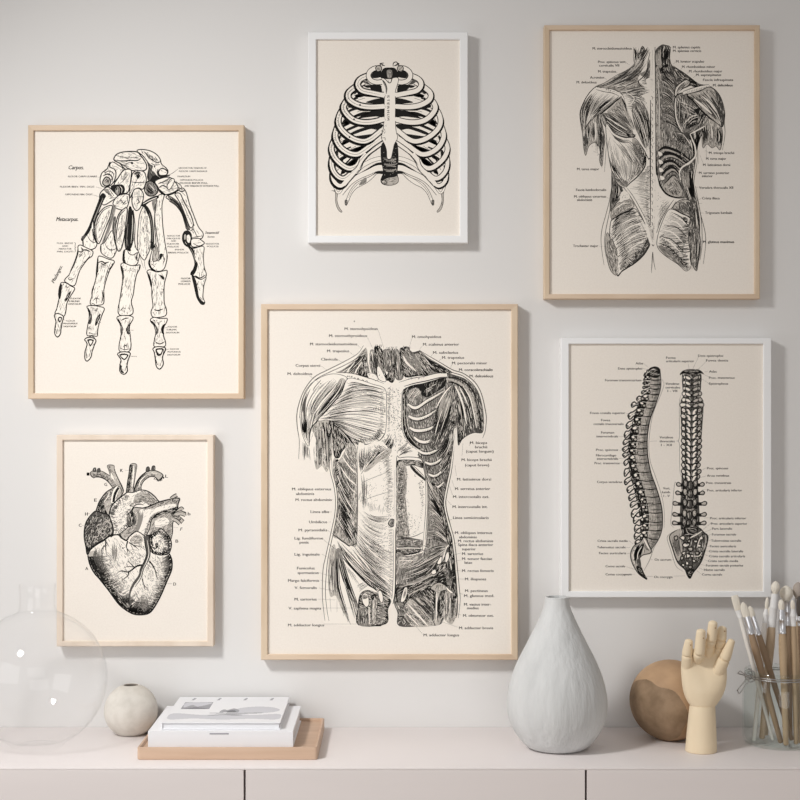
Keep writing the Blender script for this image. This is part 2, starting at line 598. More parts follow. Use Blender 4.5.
    S('98.5,262.5 102,261.5 105,263 109,262', .9); S('101,263 103,264.5 106,263.5', .7); F('109,269 112.5,263.5 113.5,264.5 110.5,269.5', 'K'); S('110,267.5 112.3,264.6', .5, 'W'); a.rungs('99,264 98.5,269', '108,264 107.5,267', 5, .3, 'D')
    S('93.5,300 96.5,298 99.5,299.5', .6); S('96.8,299 96.5,303.5', .9); S('102,290 103,297 101.5,303', .7); S('91.5,303 95,304.5', 1.0)
    a.stipple('90,308 101,308.5 99,311 92,311', 16, .4); F('90,313 92,316 91.5,322 89.5,324', 'D'); F('95,324.5 96.5,318 99.5,314 100.6,314.8 98.5,321 96.3,325.5', 'K'); S('96.9,321.5 98.8,316.5', .6, 'W')
    S('89,332.5 93,334 97,334', .5); S('88.5,337.5 91.5,336 95,338', .5); F('87.5,340 90.5,339 93.8,340.5 91.5,345.5 89.8,346', 'K'); F('89,341 92.4,341 90.6,344.6', 'W'); S('86,352 87,358', 1.0); S('91,350 89,357', .6)
    finger('121,264.5 124,263 130,265.3 136,265.6 140,265 139.5,269 136.5,275 134.5,285 133.3,294 131.3,302 133,309 132.3,314 126,316 120,315 118,310.5 120,299 121.8,287 122.8,277 121.3,269',
           '117,317.5 120,315.8 127,315.5 132,316.5 133,319 129.5,326 130,334 131,344 130,350.5 125,352 119.5,351 119.3,344 121,335 121,326 118.2,321',
           '117.6,354 121,352 127,352 130.3,353.5 128.5,359 127,365 127.3,371 124,374.3 120,371.5 120,365 121,360 119,356.5',
           [('121.5,266 123,274 122.8,281', 1.2), ('120,297 118.8,308', .8), ('118,319 121,326 121,333', 1.3), ('138,269 135.5,279', .6)])
    a.stipple('122,268 137,268.5 134,273 125,271', 16, .4); S('120.5,311 123,308 126,309', .5); S('126,305 125.5,308.5', .4); S('132,309.5 129.5,312', .5)
    S('121,320.5 125,318.5 129,318', .7); F('120.5,324 123,328 122.6,334 121,335', 'D'); F('128.5,325 130,323.5 129,331 129.5,334 127,333.5 126.5,328', 'K'); S('128.2,326 128,331.5', .5, 'W'); S('123,347 125,345.5 127,346', .6); S('119.8,348 124,349.5 130,349', .5)
    F('119.5,355 124,353.5 128.6,355 125.5,359.5 122.8,359.5', 'K'); F('121,355.5 127,355.4 124.3,358.7', 'W'); S('120.7,365 121.5,371 124,373', 1.1); S('126.5,366 125,371', .7)
    finger('147,271.5 150,269.8 157,272 163,271 167,270.5 166.7,275 164.5,283 164,292 164.3,303 166.3,309 166,315 160,317.3 153,317 151,312 153,306 152,297 151.7,288 150.5,281 148.3,275',
           '150.5,319.5 154,317.3 160,318.6 167,318.5 166.3,322.5 163.5,328 163.5,335 165.5,342 165,346 160,347.3 154,346 154.8,338 156,331 154,325.5 151.5,322.5',
           '153,348.5 158,346.6 164,347.4 165.6,349.5 162.5,357 163.3,364 160,369 156.5,366.5 155.3,359 154.3,352.5',
           [('147.5,272.5 150.5,281 151.5,287', 1.5), ('151.8,298 153,306', .6), ('151.5,321 155,326 156,331', 1.6), ('164,303 166,309', .7)])
    F('158,274.5 163,276 164.3,279.5 162,279 160,276', 'K'); a.stipple('152,275 159,275 156,282 153,281', 8, .35, 'D'); S('154,309.5 158,310.5 163,309', .8); S('157,311 160,310.5', .5); S('153,312 155,315.5', .6)
    a.stipple('153,320 163,320.5 159,325', 18, .45); F('155,325 158,329 157.5,334 155.5,334', 'D'); F('162.5,325.5 165,324 163.7,330 164,334 161.8,333 161,329', 'K'); S('158.5,322 159,327 158,333', .4, 'D'); S('155.5,342 160,344 165,341.5', .7); S('157.5,335 157.8,337', .6)
    F('155.5,349.5 158,348.3 163,348.6 161.3,355 158,356 156.5,354', 'K'); F('157,350.3 161.8,349.8 160,354', 'W'); S('156,360 157.5,365', .9); S('162,360 160,366', .6); S('164,349 163,356', 1.0)
    # -- thumb
    FS('166,197 171,193.5 176,192 182,188 186,192 189.5,204 194,216 198.5,227 203,233 202,238 196,239.5 190,238 187,228 183,216 177,206 170,200.5', 'W', .65)
    F('168,196 173,197.5 180,204 186,216 189.5,226 190,230 186,229 183.5,219 177.5,207 170,201', 'D'); S('170,198.5 178,204.5 184,216 187,227', 1.3); S('169,201 176,205.5 182,214 185.5,226', .8)
    FS('175,194 180,193.5 184,202 190,213 193.3,223 192,227.5 189.5,226.5 185.5,216 181,205 177.5,198.5', 'W', .7)
    T(186, 212, 'Opponens pollicis', 27, 1.4, rot=1.15, al='c', bold=.2); S('180.5,194 186,205 191,216 194,226', .5); S('177,190 182,191.5 185,190', .8); S('176,192.5 172,194 167,196', .9); S('179,188 183,190', .9)
    S('192,228 195,232 196.5,236', .5); S('190,231 193,229.5', .9); S('191,238 198,236.5 202,236', .5)
    F('186,230.5 190,231.5 192,236 191.5,244 188,247 184,244.5 182,239 183,233', 'K'); FS('186.5,236 189,234.5 190.8,238 189.5,243 187,241.5', 'W', .4); F('184.2,235.5 185.6,234.5 185.6,239 184.4,239.5', 'L'); S('185,242 187,244.5', .6, 'W')
    FS('191.5,239.5 198,238.3 202.5,241 204.3,243.2 201,246 196,247 191.5,246', 'W', .6); S('193,243.5 199,246 203.5,244', .5); S('192,247.3 197,248 202,246.5', .8)
    FS('188,246 193,248.5 203.5,246.5 203.3,256 204.2,267 206.3,274 205,277.5 200.5,279.3 196,277 191.5,274.5 193,270 195,263 192.5,254', 'W', .55)
    F('186.5,244.5 192,247.5 194.5,252 195,258 197.5,264 196.5,270 193.5,275 190.5,274.8 190.8,272 193.8,268 194.3,262 191.5,253', 'K'); S('190,248 193.5,254.5 195.5,263', .6, 'M'); S('195,275.5 200,278 205.5,275', .8)
    FS('192,275.5 196,277.5 201,279.5 206,277.5 203.8,286 203,297 204.8,302 203.8,304.4 200.5,303.5 196.5,296 194.5,285', 'W', .55)
    F('191.5,275 195,278 197.5,287 199.2,297 203,301.5 204.8,302.5 203.8,304.6 200.5,304 196.5,297.5 193.8,286', 'K'); S('200,297 202.5,300', .5)
    # -- lettering
    T(68.5, 169.3, 'Carpus.', 15, 4, italic=True, bold=.25)
    T(68, 177.3, 'FLEXOR CARPI ULNARIS', 29, 1.8, bold=.3); S('98,177 101,177.5', .3)
    T(60, 187.6, 'FLEXOR BREV. MIN. DIGIT.', 35, 1.8, bold=.3); S('96,187 102,188.5', .3)
    T(65, 195.3, 'OPPONENS MIN. DIGIT.', 28, 1.8, bold=.3); S('93.5,195 98.5,196.5', .3)
    T(56, 221, 'Metacarpus.', 22, 4, italic=True, bold=.25)
    for k, s in enumerate(('FLEX. BREVIS', 'AND', 'ABDUCTOR', 'MIN. DIGITI')):
        T(65, 244 + 2.8 * k, s, (16, 6, 13, 16)[k], 1.6, al='c', bold=.3)
    S('74,242.5 75.3,243 75,247 75.8,247.5 75,248 75.3,251.5 74,252', .35)
    T(54, 283.5, 'Phalanges.', 19, 3.6, rot=-1.1, italic=True, bold=.25)
    for x, w, y, s in ((178.5, 28, 168.8, 'GROOVE FOR TENDON OF'), (179, 28, 172, 'FLEXOR CARPI RADIALIS'), (177, 13, 177.2, 'TRAPEZIUM'), (180, 23, 180.8, 'OPPONENS POLLICIS'),
                       (181, 27, 183.8, 'FLEXOR BREVIS POLL.'), (184.5, 34.5, 186.7, 'AND TENDON OF EXTENSOR POLL.'), (206, 13, 244.6, 'ADDUCTOR'), (207, 11.5, 247.2, 'POLLICIS'),
                       (167, 13, 236.6, 'ADDUCTOR'), (166.5, 13.5, 239.2, 'OBLIQUUS'), (171, 5, 241.7, 'AND'), (167, 12, 244.6, 'FLEXOR'), (167.5, 11, 247.4, 'POLLICIS'), (175, 9, 250.4, 'INNER'), (168.3, 20, 253.4, 'BREVIS POLLICIS'),
                       (181, 9.5, 279.2, 'FLEXOR'), (181, 9.5, 282, 'LONGUS'), (178.5, 11.5, 284.8, 'POLLICIS'),
                       (70.5, 10.5, 299.2, 'FLEXOR'), (68.5, 11, 302, 'SUBLIMIS'), (68.5, 12.5, 304.8, 'DIGITORUM'), (66, 9, 321.6, 'FLEXOR'), (63.5, 14, 324.3, 'PROFUNDUS'), (63.5, 12.5, 327.2, 'DIGITORUM'),
                       (168, 9, 327.6, 'FLEXOR'), (166.5, 10, 330.4, 'SUBLIMIS'), (166, 13, 333.4, 'DIGITORUM'), (170, 9, 349.8, 'FLEXOR'), (167.5, 13, 352.6, 'PROFUNDUS'), (167.5, 12.5, 355.6, 'DIGITORUM')):
        T(x, y, s, w, 1.6, bold=.3)
    T(205, 233.8, 'Sesamoid', 14, 2.6, italic=True, bold=.2); T(207.5, 237.6, 'bones', 7, 2, italic=True, bold=.2)
    S('178,169 172,173.5 168,175', .3); S('177,181 173,184', .3); S('181,183 178,187', .3); S('130.5,330 133.5,330.2', .4); S('130.5,356.3 137,356.3', .4); S('99,321 101,323', .4)
    S('66,299 68,299.5', .3); S('63,318.5 65,320.5', .3); S('164.5,328 168,327', .3); S('165,350 169,349', .3); S('203.5,243.3 206,243.6', .3)
    T(119.5, 158.3, 'Semilunar', 18.5, 2.2, italic=True, bold=.25); T(145.5, 153.6, 'Scaphoid', 13, 2.4, rot=.62, italic=True, bold=.25)
    return a


def art_ribs():
    a = Art(12)
    a.auto, a.eo = .5, {'K': ''}
    F, S, FS, T = a.F, a.S, a.FS, a.T
    ribs = {
        2: ('375,74 367,76 360,79.5 357.8,85 362,90.5 372,93 384.5,95.5', 4.6),
        3: ('364,82 356,86.5 349,92.5 348.8,98.5 354,103 362,106 372,107 384.5,106.3', 4.8),
        4: ('354,95 346.5,101 343.6,108 348,115.5 355,120.5 364,122.4 374,121.7 384.5,119', 4.8),
        5: ('346,106 341,112 338.4,120 340,127 346,134 355,139.5 364,141.3 371,138.8 376,135 382,130', 4.6),
        6: ('342,118 337,128 335.4,137 340,146.5 348.5,152.8 357,154.3 364,150.6 372,144.5 382,137.6', 4.6),
        7: ('338,134 332.8,143 331.6,150 335.5,158.5 343,165.5 349.5,168.3 356.5,166 361,159.6 366.5,153.6 374,148 382,142.3', 4.4),
        8: ('334,150 331.6,160 332.8,169.5 338,176.5 344,178.4 350.5,174 357,168', 4.0),
        9: ('333,165 332.4,174 334.2,181.5 339,185.6 343.5,184.4 349,177.5 354,172', 3.6),
    }
    for mir in (None, 779):
        a.mirror = mir
        L = mir is None
        # floating ribs
        a.tube('382,158 375,159.5 369,162 362,166 356,172', 3.6, .4)
        F('383,162.5 376,163.3 368,168 360,173 352,177 353,178.5 362,175 371,169.5 377,166.3 383,166', 'K')
        a.tube('384,168 377,168.3 369,172 360,176 352,181 346,187.5 341,194', (6, 3.4), .5)
        F('383,174 377,174 369,178.3 361,183.2 355,188 360,183 370,176.5 377,171.5 383,171', 'K')
        FS('377,172.8 368,177.5 357,182.5 350.5,190 346.5,199 345,203.5 346.5,205.3 349,200 352,193.5 357,188 364,184.5 371,179.5', 'W', .5)
        S('366,178.5 358,184 352,190.5 348.5,198', .4, 'D'); F('345,200 347.5,200.5 346.6,205.5 344.8,203', 'D')
        if L:
            F('362,180 366,177.5 366,182.5 359,185.5', 'M')
        # tails
        FS('334.5,187 337.5,192.5 337,200 338.8,206.5 342,211.5 340.5,212 337.5,208.5 335.6,202 335.5,194', 'L', .45)
        a.tube('333.5,183 335.5,190 338.5,193 341.5,190 343.5,186.5', 1.6, .4)
        # spine back wall, then dark gaps seen between the ribs
        F('381,84 372,84.5 364,86 352,92 344,106 338,122 334,140 332,158 333,172 336,182 342,183 350,172 358,163 368,151 381,142', 'W')
        gaps = [('381,86.5 376,86.5 370,88 376,92 381.5,93', 1), ('384,98.5 378,98.5 370,100.5 366,102.5 374,103.5 384,103.8', 1),
                ('384,110 378,110 371,111 362,115.5 358,118.5 366,117.5 376,116.5 383.5,117', 1),
                ('383,124.5 377,124 369,126 358,129.5 350,133.5 352,135 362,131.5 371,129 378,130 382,127.5', 1),
                ('379,132.5 371,134 362,135.3 354,136.6 360,138.6 368,138 374,136', 1),
                ('374,141.5 366,144.5 358,148 352,151 355,152.6 362,149.5 369,145.5', 1),
                ('360,157.5 354,159.5 350,163 346,166 352,166.5 358,163.5', 1)]
        for g, _ in gaps:
            F(g, 'K')
        for g in ('411,91 416,92.5 424,95 424.5,97.5 417,97 410,94', '419,86 423,88 427,92 425,94 421,91', '422,104 429,103 431,107 425,108', '428,117 433,119 437,124 431,123', '429,120 434,121 436,126 431,124', '429,138 435,140 438,145 432,143', '410,144 418,146 429,150 424,152 415,149', '429,154 436,156 441,160 434,159', '418,156 426,159 433,165 427,165 421,161', '433,169 437,170 438,174 434,173', '438,136 441,138 443,146 440,142', '441,150 444,152 444,160 441,156', '408,112 416,112 424,115 430,119 422,117 414,115'):
            F([(779 - q.x, q.y) for q in P2(g)], 'K')
        # dark slanting stripes near the outer edge (back ribs)
        st = ['356,97 362,95 368,92.5 372,91.5', '352,100 358,98', '347,112 354,109 360,108', '351,117.5 358,114.5', '342,127 350,122.5 357,120', '345,131 354,127 362,124',
              '341,145 348,141.5 353,139.5', '345,149.5 351,147', '341.5,161.5 346,155', '345,164.5 352,157', '341,174.5 345,170', '336.5,180.5 343,180']
        for s in st:
            S(s, 2.6, 'K', e=(.7, .5))
        th = ['353,95 360,91', '350,106 359,104', '346,109 354,106', '341,120 349,117', '343,124 350,120.5', '339,138 346,134.5', '341,141.5 349,138', '338,152 342,149', '340,156 345,152', '336,166 338,164', '338,170 340,167', '349,150 356,146', '356,101 365,98', '357,112 364,110', '336,160 339,156']
        for s in th:
            S(s, .7, 'K')
        if L:
            for p, q in (('351,94 348,101', '356,91 353,99'), ('345,104 344,112', '350,102 349,113'), ('339,118 340,127', '344,116 346,126'), ('336,136 339,146', '341,132 344,143'), ('333,150 336,158', '337,148 340,157'), ('333.5,164 336,172', '336,163 339,171')):
                a.rungs(p, q, 6, .4, 'D')
        # front ribs
        order = [9, 8, 7, 6, 5, 4, 3, 2]
        for k in order:
            p, w = ribs[k]
            S([q + Vector((-.5, .9)) for q in P2(p)], w + (3.2 if L else 1.9), 'K', e=(.5, .5))
            a.tube(p, w * .96 if L else w * .95, 1.25 if L else .8)
        # cartilage ramp joins
        S('343.5,184.6 350,177 357,168.5 361,160.5 366.5,153.6', 4.2, 'W', e=(1, 1)); S('346.5,185.5 352.5,178.5 360,170 364,161.5 368.5,156', .8, 'K'); S('347,173 352.5,170.5 357.5,165.5 360,158', .8, 'K')
        # shade along the ribs
        for k, (p, w) in ribs.items():
            if L and k < 9:
                S(p, .35, 'D', e=(.1, .1))
        if L:
            for k in (3, 4, 5, 6, 7):
                P = P2(ribs[k][0])
                a.rungs([P[1] + Vector((-1.6, 0)), P[2] + Vector((-1.9, 0)), P[3] + Vector((-1.5, 1.2))], [P[1] + Vector((1, .8)), P[2] + Vector((.6, .3)), P[3] + Vector((.6, -.3))], 11, .4, 'D')
            for x, y in ((360, 105), (354, 119.3), (349.5, 137)):
                F(f'{x-.9},{y} {x},{y-1} {x+1},{y} {x},{y+1.2}', 'K')
        # first rib
        F('380,70 374,71 370.5,74.5 372,78 379,77.5 382,74', 'K')
        a.tube('381,68.5 375,68.3 370,71.5 368.5,76 371,80.3 376,82.3 382,82', 4.0, .7)
        F('381,71.8 376,72.5 372,75 373,77.6 378,77.4 382,76.6', 'K'); S('373.5,71 371.5,75 373,78.5', .5, 'D')
        F('371,84.5 366,84 362.5,81 366,79.5 369,83', 'D')
        F('380,85 371,84.7 364,86 368,88 374,86.8 381,87.5', 'K')
        # upper vertebra process hooks
        S('385,66 382,64.5 380.2,63.5 380.8,67', 1.0); FS('375.5,68 378,65.5 381,66.5 381.5,70 377.5,71.5', 'L', .8); S('377,67.5 380,69.5', .7)
    a.mirror = None
    # spine
    F('381,78 383,69 389.5,67.5 396,69 398,78', 'K'); F('387,70.5 392,70.5 391.5,77.5 387.5,77.5', 'M'); S('388,72 391,72.3', .6, 'W')
    F('381,146 385,142 396,142 398,148 398.5,160 397.5,172 398,182 391,185.5 383,184.5 380.5,180 383,172 381,160', 'K')
    for y in (159, 164, 169.5):
        S(f'384,{y} 390,{y+1} 396.5,{y}', 1.5, 'M'); S(f'386,{y+2} 394,{y+2.2}', .8, 'L')
    a.stipple('382,148 397,148 397,176 383,176', 60, .5, 'M'); a.stipple('391,158 397,158 397,172 391,172', 25, .7, 'L')
    FS('387,178 393,177 397.6,176.3 397.8,182.5 391,185.3 384,184 382,181.5', 'L', .6); a.rungs('384,180 383.5,184', '388,178 388,184.5', 5, .6, 'K'); S('381.5,181 386,182.5', .8, 'W')
    # sternum
    FS('381.5,79 384,78.5 387,81 388.3,82.5 390.7,82.5 392.2,78.5 397,77.5 398.5,80 397,86 395.3,92 395.5,104 395.3,118 396,130 397.5,138 394.5,144 393,150 391.3,157.5 389.2,159.3 387,157.5 386.5,150 384.5,144 381.6,138 383,130 384.2,118 384.3,104 384.6,94 383.5,86', 'W', .55)
    F('381.3,79 384,79.5 387,86 386.6,93.5 384.3,93 382.5,86', 'W'); F('383,80 386.2,84 387.2,90 385.8,93.6 385.4,88 382.8,82', 'M'); S('381,79 384.5,82.5 386.8,88 386.2,94', .8); S('388,80.5 388.8,82.7 390.8,82.3 392.3,78.5', .8)
    for k in (2, 3, 4):
        x, y = ((396, 94.5), (396.5, 106.5), (396.5, 119.3))[k - 2]
        S(f'{x-3},{y} {x+3},{y}', 3.8, 'W', e=(1, 1)); S(f'{779-x-3},{y} {779-x+3},{y}', 3.8, 'W', e=(1, 1))
    for y in (95, 106.5, 119, 131, 138):
        S(f'384.8,{y-1} 385.8,{y+1.5}', .4, 'D')
    for x, y in ((382, 132), (382.5, 138), (383.6, 126)):
        a.stipple(f'{x-1.5},{y-2} {x+3},{y-2} {x+3},{y+4} {x-1},{y+4}', 12, .4)
    S('387,158 388.8,160 391.4,158.3', .9)
    for k, ch in enumerate('STERNUM'):
        T(387, 95.3 + 3.75 * k, ch, 2.5, 2.4, rot=1.45, bold=.3)
    a.stipple('334,189.5 337,189.5 337,191.5 334,191.5', 8, .5); S('331.6,190.6 334,190.8', .9)
    S('384,63 381.5,63.5 383,66', .9); S('393,66.5 393.5,63 396.5,62 397.5,64.5 395,66', .9)
    return a


def art_heart():
    a = Art(13)
    a.auto, a.eo = .8, {'W': 'LMD'}
    F, S, FS, T = a.F, a.S, a.FS, a.T

    def edge(pts, depth, n, w, tone, jit=.5, slant=0.0):
        """Short strokes running inward from a contour; depth > 0 to its right."""
        P = cat(P2(pts), 6)
        Q = []
        for i, p in enumerate(P):
            d = (P[min(i + 1, len(P) - 1)] - P[max(i - 1, 0)])
            d = d.normalized() if d.length > 1e-6 else Vector((1, 0))
            Q.append(p + Vector((-d.y, d.x)) * depth + d * slant)
        a.rungs(P, Q, n, w, tone, (0, 1), 0, e=(1, .1)) if jit == 0 else a.rungs(P, Q, n, w, tone, (0, 1), jit, e=(1, .1))

    # far vein area behind
    F('152,519 158,515 168,512 173,514 175,518 173,523 172.6,532 171,540 165,536 158,530 152,536 149,536', 'L')
    F('156,520 166,517.5 169,523 160,527 155,526', 'W'); edge('174,516 172.8,523 172.6,531 171.2,538', 6, 26, .5, 'M'); S('174,520 172.6,524 172.5,532 171.2,539', 1.0)
    S('153,525 162,526 170,525', .3, 'M')
    for p, w in (('171,513 176,513 181,508.5 182.6,510', 2.4), ('174,516 180,513 185.5,514.5', 3.4), ('173,519 178,518 183,522', 3.0), ('173,519 177,521 180,524', 2.4)):
        a.tube(p, w, .8, 'L')
    edge('172,514 178,515.5 182,519', 3, 10, .7, 'K'); S('176,518 180,520.5', .8); S('177,513 183,512', .7); S('183,513 185.5,512.5 186,516', .8); S('181,524 183.8,520.3', .8)
    # superior vessels
    FS('107.4,465.4 113.8,465.4 114.5,470 118.5,479 122.5,487 123.5,492 119,497 113.5,490 112,486.5 107.5,480.8 101,477.4 95.5,477 93.6,478 91,475.5 90.5,472.5 93,471 97,471 102,471.2 107,474 110,475.5 109,471', 'L', .6)
    F('111,472 114.5,474 119,482 121,488 116,486 112,479', 'L'); edge('93.6,478 97,476.7 101.5,477.6 107.5,481 112.5,487.3', -4.5, 34, .6, 'D'); edge('107.4,465.4 109,471 110.3,476', -3, 16, .6, 'D'); a.stipple('96,472 104,473 112,478 120,488 116,487 106,478 97,476', 50, .45, 'D')
    S('93.6,478 96,476.9 101.5,477.5 107.5,481 113,488', 1.2); S('90.5,472 91,475.5 93.6,478', 1.1); S('91,472.5 93.5,473.5 94.5,477', .5, 'D'); S('107.4,465.2 114,465.4', .6, 'D'); S('114,467 116,474 121,485 123.6,492', .8)
    for x, y in ((94.5, 469.5), (98.8, 470)):
        FS(f'{x-1.5},{y+1.8} {x-1},{y-1} {x+1},{y-1.5} {x+1.4},{y+1.8}', 'D', .7)
    F('111,473 113,476 114,480 111,477', 'W')
    FS('130.4,464.6 136.6,464.6 135.5,474 134,485 133,493 126.5,493.5 127.5,484 129,473', 'L', .7)
    edge('130.4,464.8 129,474 127.4,484 126.5,493', -3.6, 44, .7, 'K', .45); S('130.4,465 129,474 127.4,484 126.4,494', 1.2); F('133,468 134.6,468 133,484 131.5,489', 'W'); a.stipple('130,466 135,466 133,490 128,490', 18, .4, 'D')
    FS('133.8,492 137,482.5 141,476.5 146,472 149,470.6 154.8,470.5 161.3,473.3 163,476 160.8,478.6 158.2,480 155.5,477.4 150.3,476.6 144.5,480.3 141.3,485.5 140.5,491', 'L', .9)
    edge('140.6,490 141.4,485.3 144.5,480.3 150,476.6 155,477.2', -3.2, 26, .6, 'D'); edge('134,491.5 137,482.5 141,476.5 146,472', 2.4, 34, .5, 'K'); S('133.6,493 136.8,482.5 141,476.5 146.5,471.5', 1.5); S('150.5,473 157,473.4', 1.0, 'W'); S('139,487 140.5,481 145,476', 1.0, 'W')
    edge('155,477.5 158.5,480 161,478.6 163,476', 2.5, 14, .7, 'K'); S('155,477 158.2,480.2 161,478.5 163,475.5 161,473.3', 1.2)
    for x, y in ((147.8, 468.6), (153.4, 467.6)):
        FS(f'{x-1.6},{y+2.6} {x-1.2},{y-.8} {x+.4},{y-1.8} {x+1.6},{y-.6} {x+1.2},{y+2.6}', 'D', .8)
    # vena cava
    FS('116.5,486 111,489 106,492.5 100.5,499.5 97.5,506 96.3,511.5 102,512 108,515 110,507 114,502.5 118,499 122,494 120.5,488', 'L', .8)
    edge('96.4,511 98,505 100.8,499.3 106.3,492.3 114,487', 7, 44, .6, 'D', .5); edge('96.4,511 98,505 100.8,499.3 106.3,492.3', 3.5, 34, .6, 'K', .5); S('96.3,511 98,505 100.8,499.3 106.3,492.3 115,486.6', 1.2)
    S('118.5,486.8 115,493 112.8,503', 5.2, 'W', e=(.7, .7)); S('118.7,487.4 115,494 113.4,502.3', 2.5, 'K', e=(.9, .9)); a.stipple('118,492 122,493 118,499 114,501', 14, .4, 'D')
    F('101,507 104,505 105,509 108,515 100,514', 'K'); F('105.5,505.5 108,508.5 111.5,505 109.5,510 108.3,515.5 106.5,510.5', 'L'); S('104,502 107.5,497 110,491', .8, 'W')
    # aorta
    FS('126.5,492.8 133,492.5 140.5,490 147,491 152.5,494.5 156.5,498.6 159.2,503 150,506.5 145,507.5 141,504.6 136,504.8 132.5,508.5 131,514 130.5,522 127.5,527.5 120,533.6 112.6,534 112.8,526 110.3,518 109.3,513 111.5,506.5 117.5,499.8', 'W', .9)
    F('138,493 146,493 153,497 157,502 150,505.5 144,502 136,503 134,498', 'L'); a.stipple('136,492 148,492 156,500 150,506 142,502 134,500', 110, .45, 'M'); a.stipple('140,499 148,498 156,502 150,506 144,503', 60, .45, 'D')
    edge('140.5,489.6 147,491 152.5,494.5 156.5,498.6 159,502.6', 3.5, 34, .5, 'D'); edge('109.4,514 111.5,506.5 117.5,499.8 126.5,493', 6.5, 56, .55, 'D', .6); edge('112.7,534 112.8,526 110.4,518 109.4,513', 6, 36, .5, 'D', .6)
    edge('131,509.5 130.4,515 130.5,522 127.5,527.5', 5, 34, .6, 'D', .6); a.stipple('112,512 119,503 126,497 128,506 126,520 120,530 113,532', 100, .4, 'M'); edge('132.6,508.3 136,504.6 141,504.6', -6, 22, .45, 'D', .5)
    S('109.3,515 111.5,506.5 117.5,499.8 126.5,493', 1.3); S('140.5,489.6 147,491 152.5,494.5 156.5,498.6 159.2,502.8', 1.3); F('135.8,506.8 138,505 142,504.8 144.6,507 140,507.4', 'W'); S('132,509.5 135,505.4 139.5,504 143.5,505', 1.0); S('145,507.5 148.5,507 151,504', 1.2)
    # pulmonary trunk
    FS('134.5,507.6 143,508 150,506 159.3,502 169.8,499.3 175,498.3 179.3,499 178,505 177.5,509 172,511 160,514.2 153.5,517.5 151,522 149.5,529 146,537 146,543 136,547 128,541 121.5,538 120,533.8 127.5,527.5 131,520 131.5,513', 'L', .9)
    F('140,510 152,508.5 165,505 176,504 176,507 160,511 152,515 148,522 145,534 138,530 140,520', 'W')
    F('127.8,514.5 131.5,510 133.8,514 135,520 132,526 128.5,527 126.8,520', 'K'); F('133,512 136,517 136,523 132,527.5 134,520', 'D'); a.between('134,508 138,515 136,527 128,533', '143,509 143,518 139,530 133,540', 17, .5, 'M', jit=.3)
    edge('120,534 127.5,527.5 132,524', -5, 26, .6, 'D', .5); a.stipple('122,533 130,527 138,528 134,538 126,539', 50, .45, 'D')
    edge('179,499.5 170,499.6 159.3,502.3 150,506.4 143,508.2', -3, 50, .5, 'D', .5); a.stipple('150,508 176,500.5 176,503 156,508', 40, .4, 'D')
    F('152.5,518 156,514 163,511.3 171,509 177.5,506.5 177,510 173,514 168,513 160,515.5 155,518', 'K'); edge('150.5,523 153,517.5 160,514 170,511 177,508.5', -3, 34, .6, 'K', .5)
    S('175,498.3 179.6,498.6 178,504 177.3,509', 1.3); S('177.4,499.5 176.3,503 176.5,508', .6, 'D'); a.tube('171,499 174,496.5 177,495', 2.2, .9, 'L'); S('177.5,497 175.5,499', .8); S('135,507.4 143,508 150,506 159.3,502 170,499.2 175,498.3', 1.3); edge('150,524 148,531 145.8,538', 4, 20, .55, 'D', .5)
    # ventricles
    FS('88,554 91,549 97,544 104,540 110,536.3 115.5,534.6 119,535.5 121.5,538.2 126.6,540 129.2,536.5 133,533 137,531.4 142,534 146,538 148,545 152,549.5 157.6,554.5 163.7,554.6 169,553.5 171.7,560 171.7,569 167,581 160,597 154,608 149,613.3 142,614.8 133,613.8 124,608.6 117.5,602.5 108.4,590 99.6,579 93,571 89.5,563', 'W', 1.0)
    F('88.5,556 92,551 98,552 101,562 106,572 110,583 116,592 124,597 130,606 136,608 148,606 154,600 160,588 166,576 168,562 171,560 171.5,569 166,582 159,598 152,610 146,614 134,613.5 124,608 117,601 108,589 99,578 92,569', 'L')
    # graded tone along the left and lower rim
    rim = '88,556 89.8,564 94,572.5 99.6,579 108.4,590 117.5,602.5 124,608.6 133,613.8 142,614.7 149,613'
    for dp, n, w, t in ((-22, 120, .5, 'M'), (-15, 150, .6, 'D'), (-9, 170, .7, 'K'), (-5, 130, .9, 'K')):
        edge(rim, dp, n, w, t, .55, 3)
    rr = '147,614 153,609 160,597 166.7,581.5 171.6,569.5 171.7,560 169.5,554'
    for dp, n, w, t in ((-13, 90, .5, 'M'), (-8, 110, .6, 'D'), (-4, 100, .7, 'K')):
        edge(rr, dp, n, w, t, .55, -2)
    F('93,567 98,571 104,582 112,592 119,600 124,607 117,602 108,589.5 99,578', 'K'); S(rim, 1.4, e=(1, 1)); S(rr, 1.4, e=(1, 1))
    a.stipple('92,552 104,544 112,560 112,575 120,590 112,590 100,572', 160, .5, 'D'); a.stipple('110,556 116,542 121,545 118,572 122,588 114,580', 110, .4, 'M'); a.stipple('96,562 106,570 116,590 124,600 116,596 102,578', 120, .6, 'K')
    a.between('95,548 93,556 96,566', '104,543 103,558 107,572', 12, .6, 'D', jit=.4); a.between('111,540 112,552 111,566', '116,541 117,553 115,566', 9, .7, 'M', jit=.4)
    a.stipple('127,548 140,553 145,560 136,566 130,560', 90, .45, 'D'); a.stipple('142,584 152,584 156,596 146,606 136,604 136,596', 120, .45, 'M'); a.stipple('152,558 162,557 168,562 164,574 158,578 156,566', 120, .45, 'M'); a.stipple('116,578 128,580 128,590 118,590', 80, .45, 'M'); a.stipple('146,568 153,570 154,582 147,580', 60, .45, 'M')
    F('117,594 123,596 129,593.5 130,606 125,606', 'M'); a.between('118,595 121,600 126,606', '129,594 129,600 130,607', 10, .7, 'K', jit=.3); S('131,600 136,602 142,603 146,602', .6); S('131,604 135,606', .5)
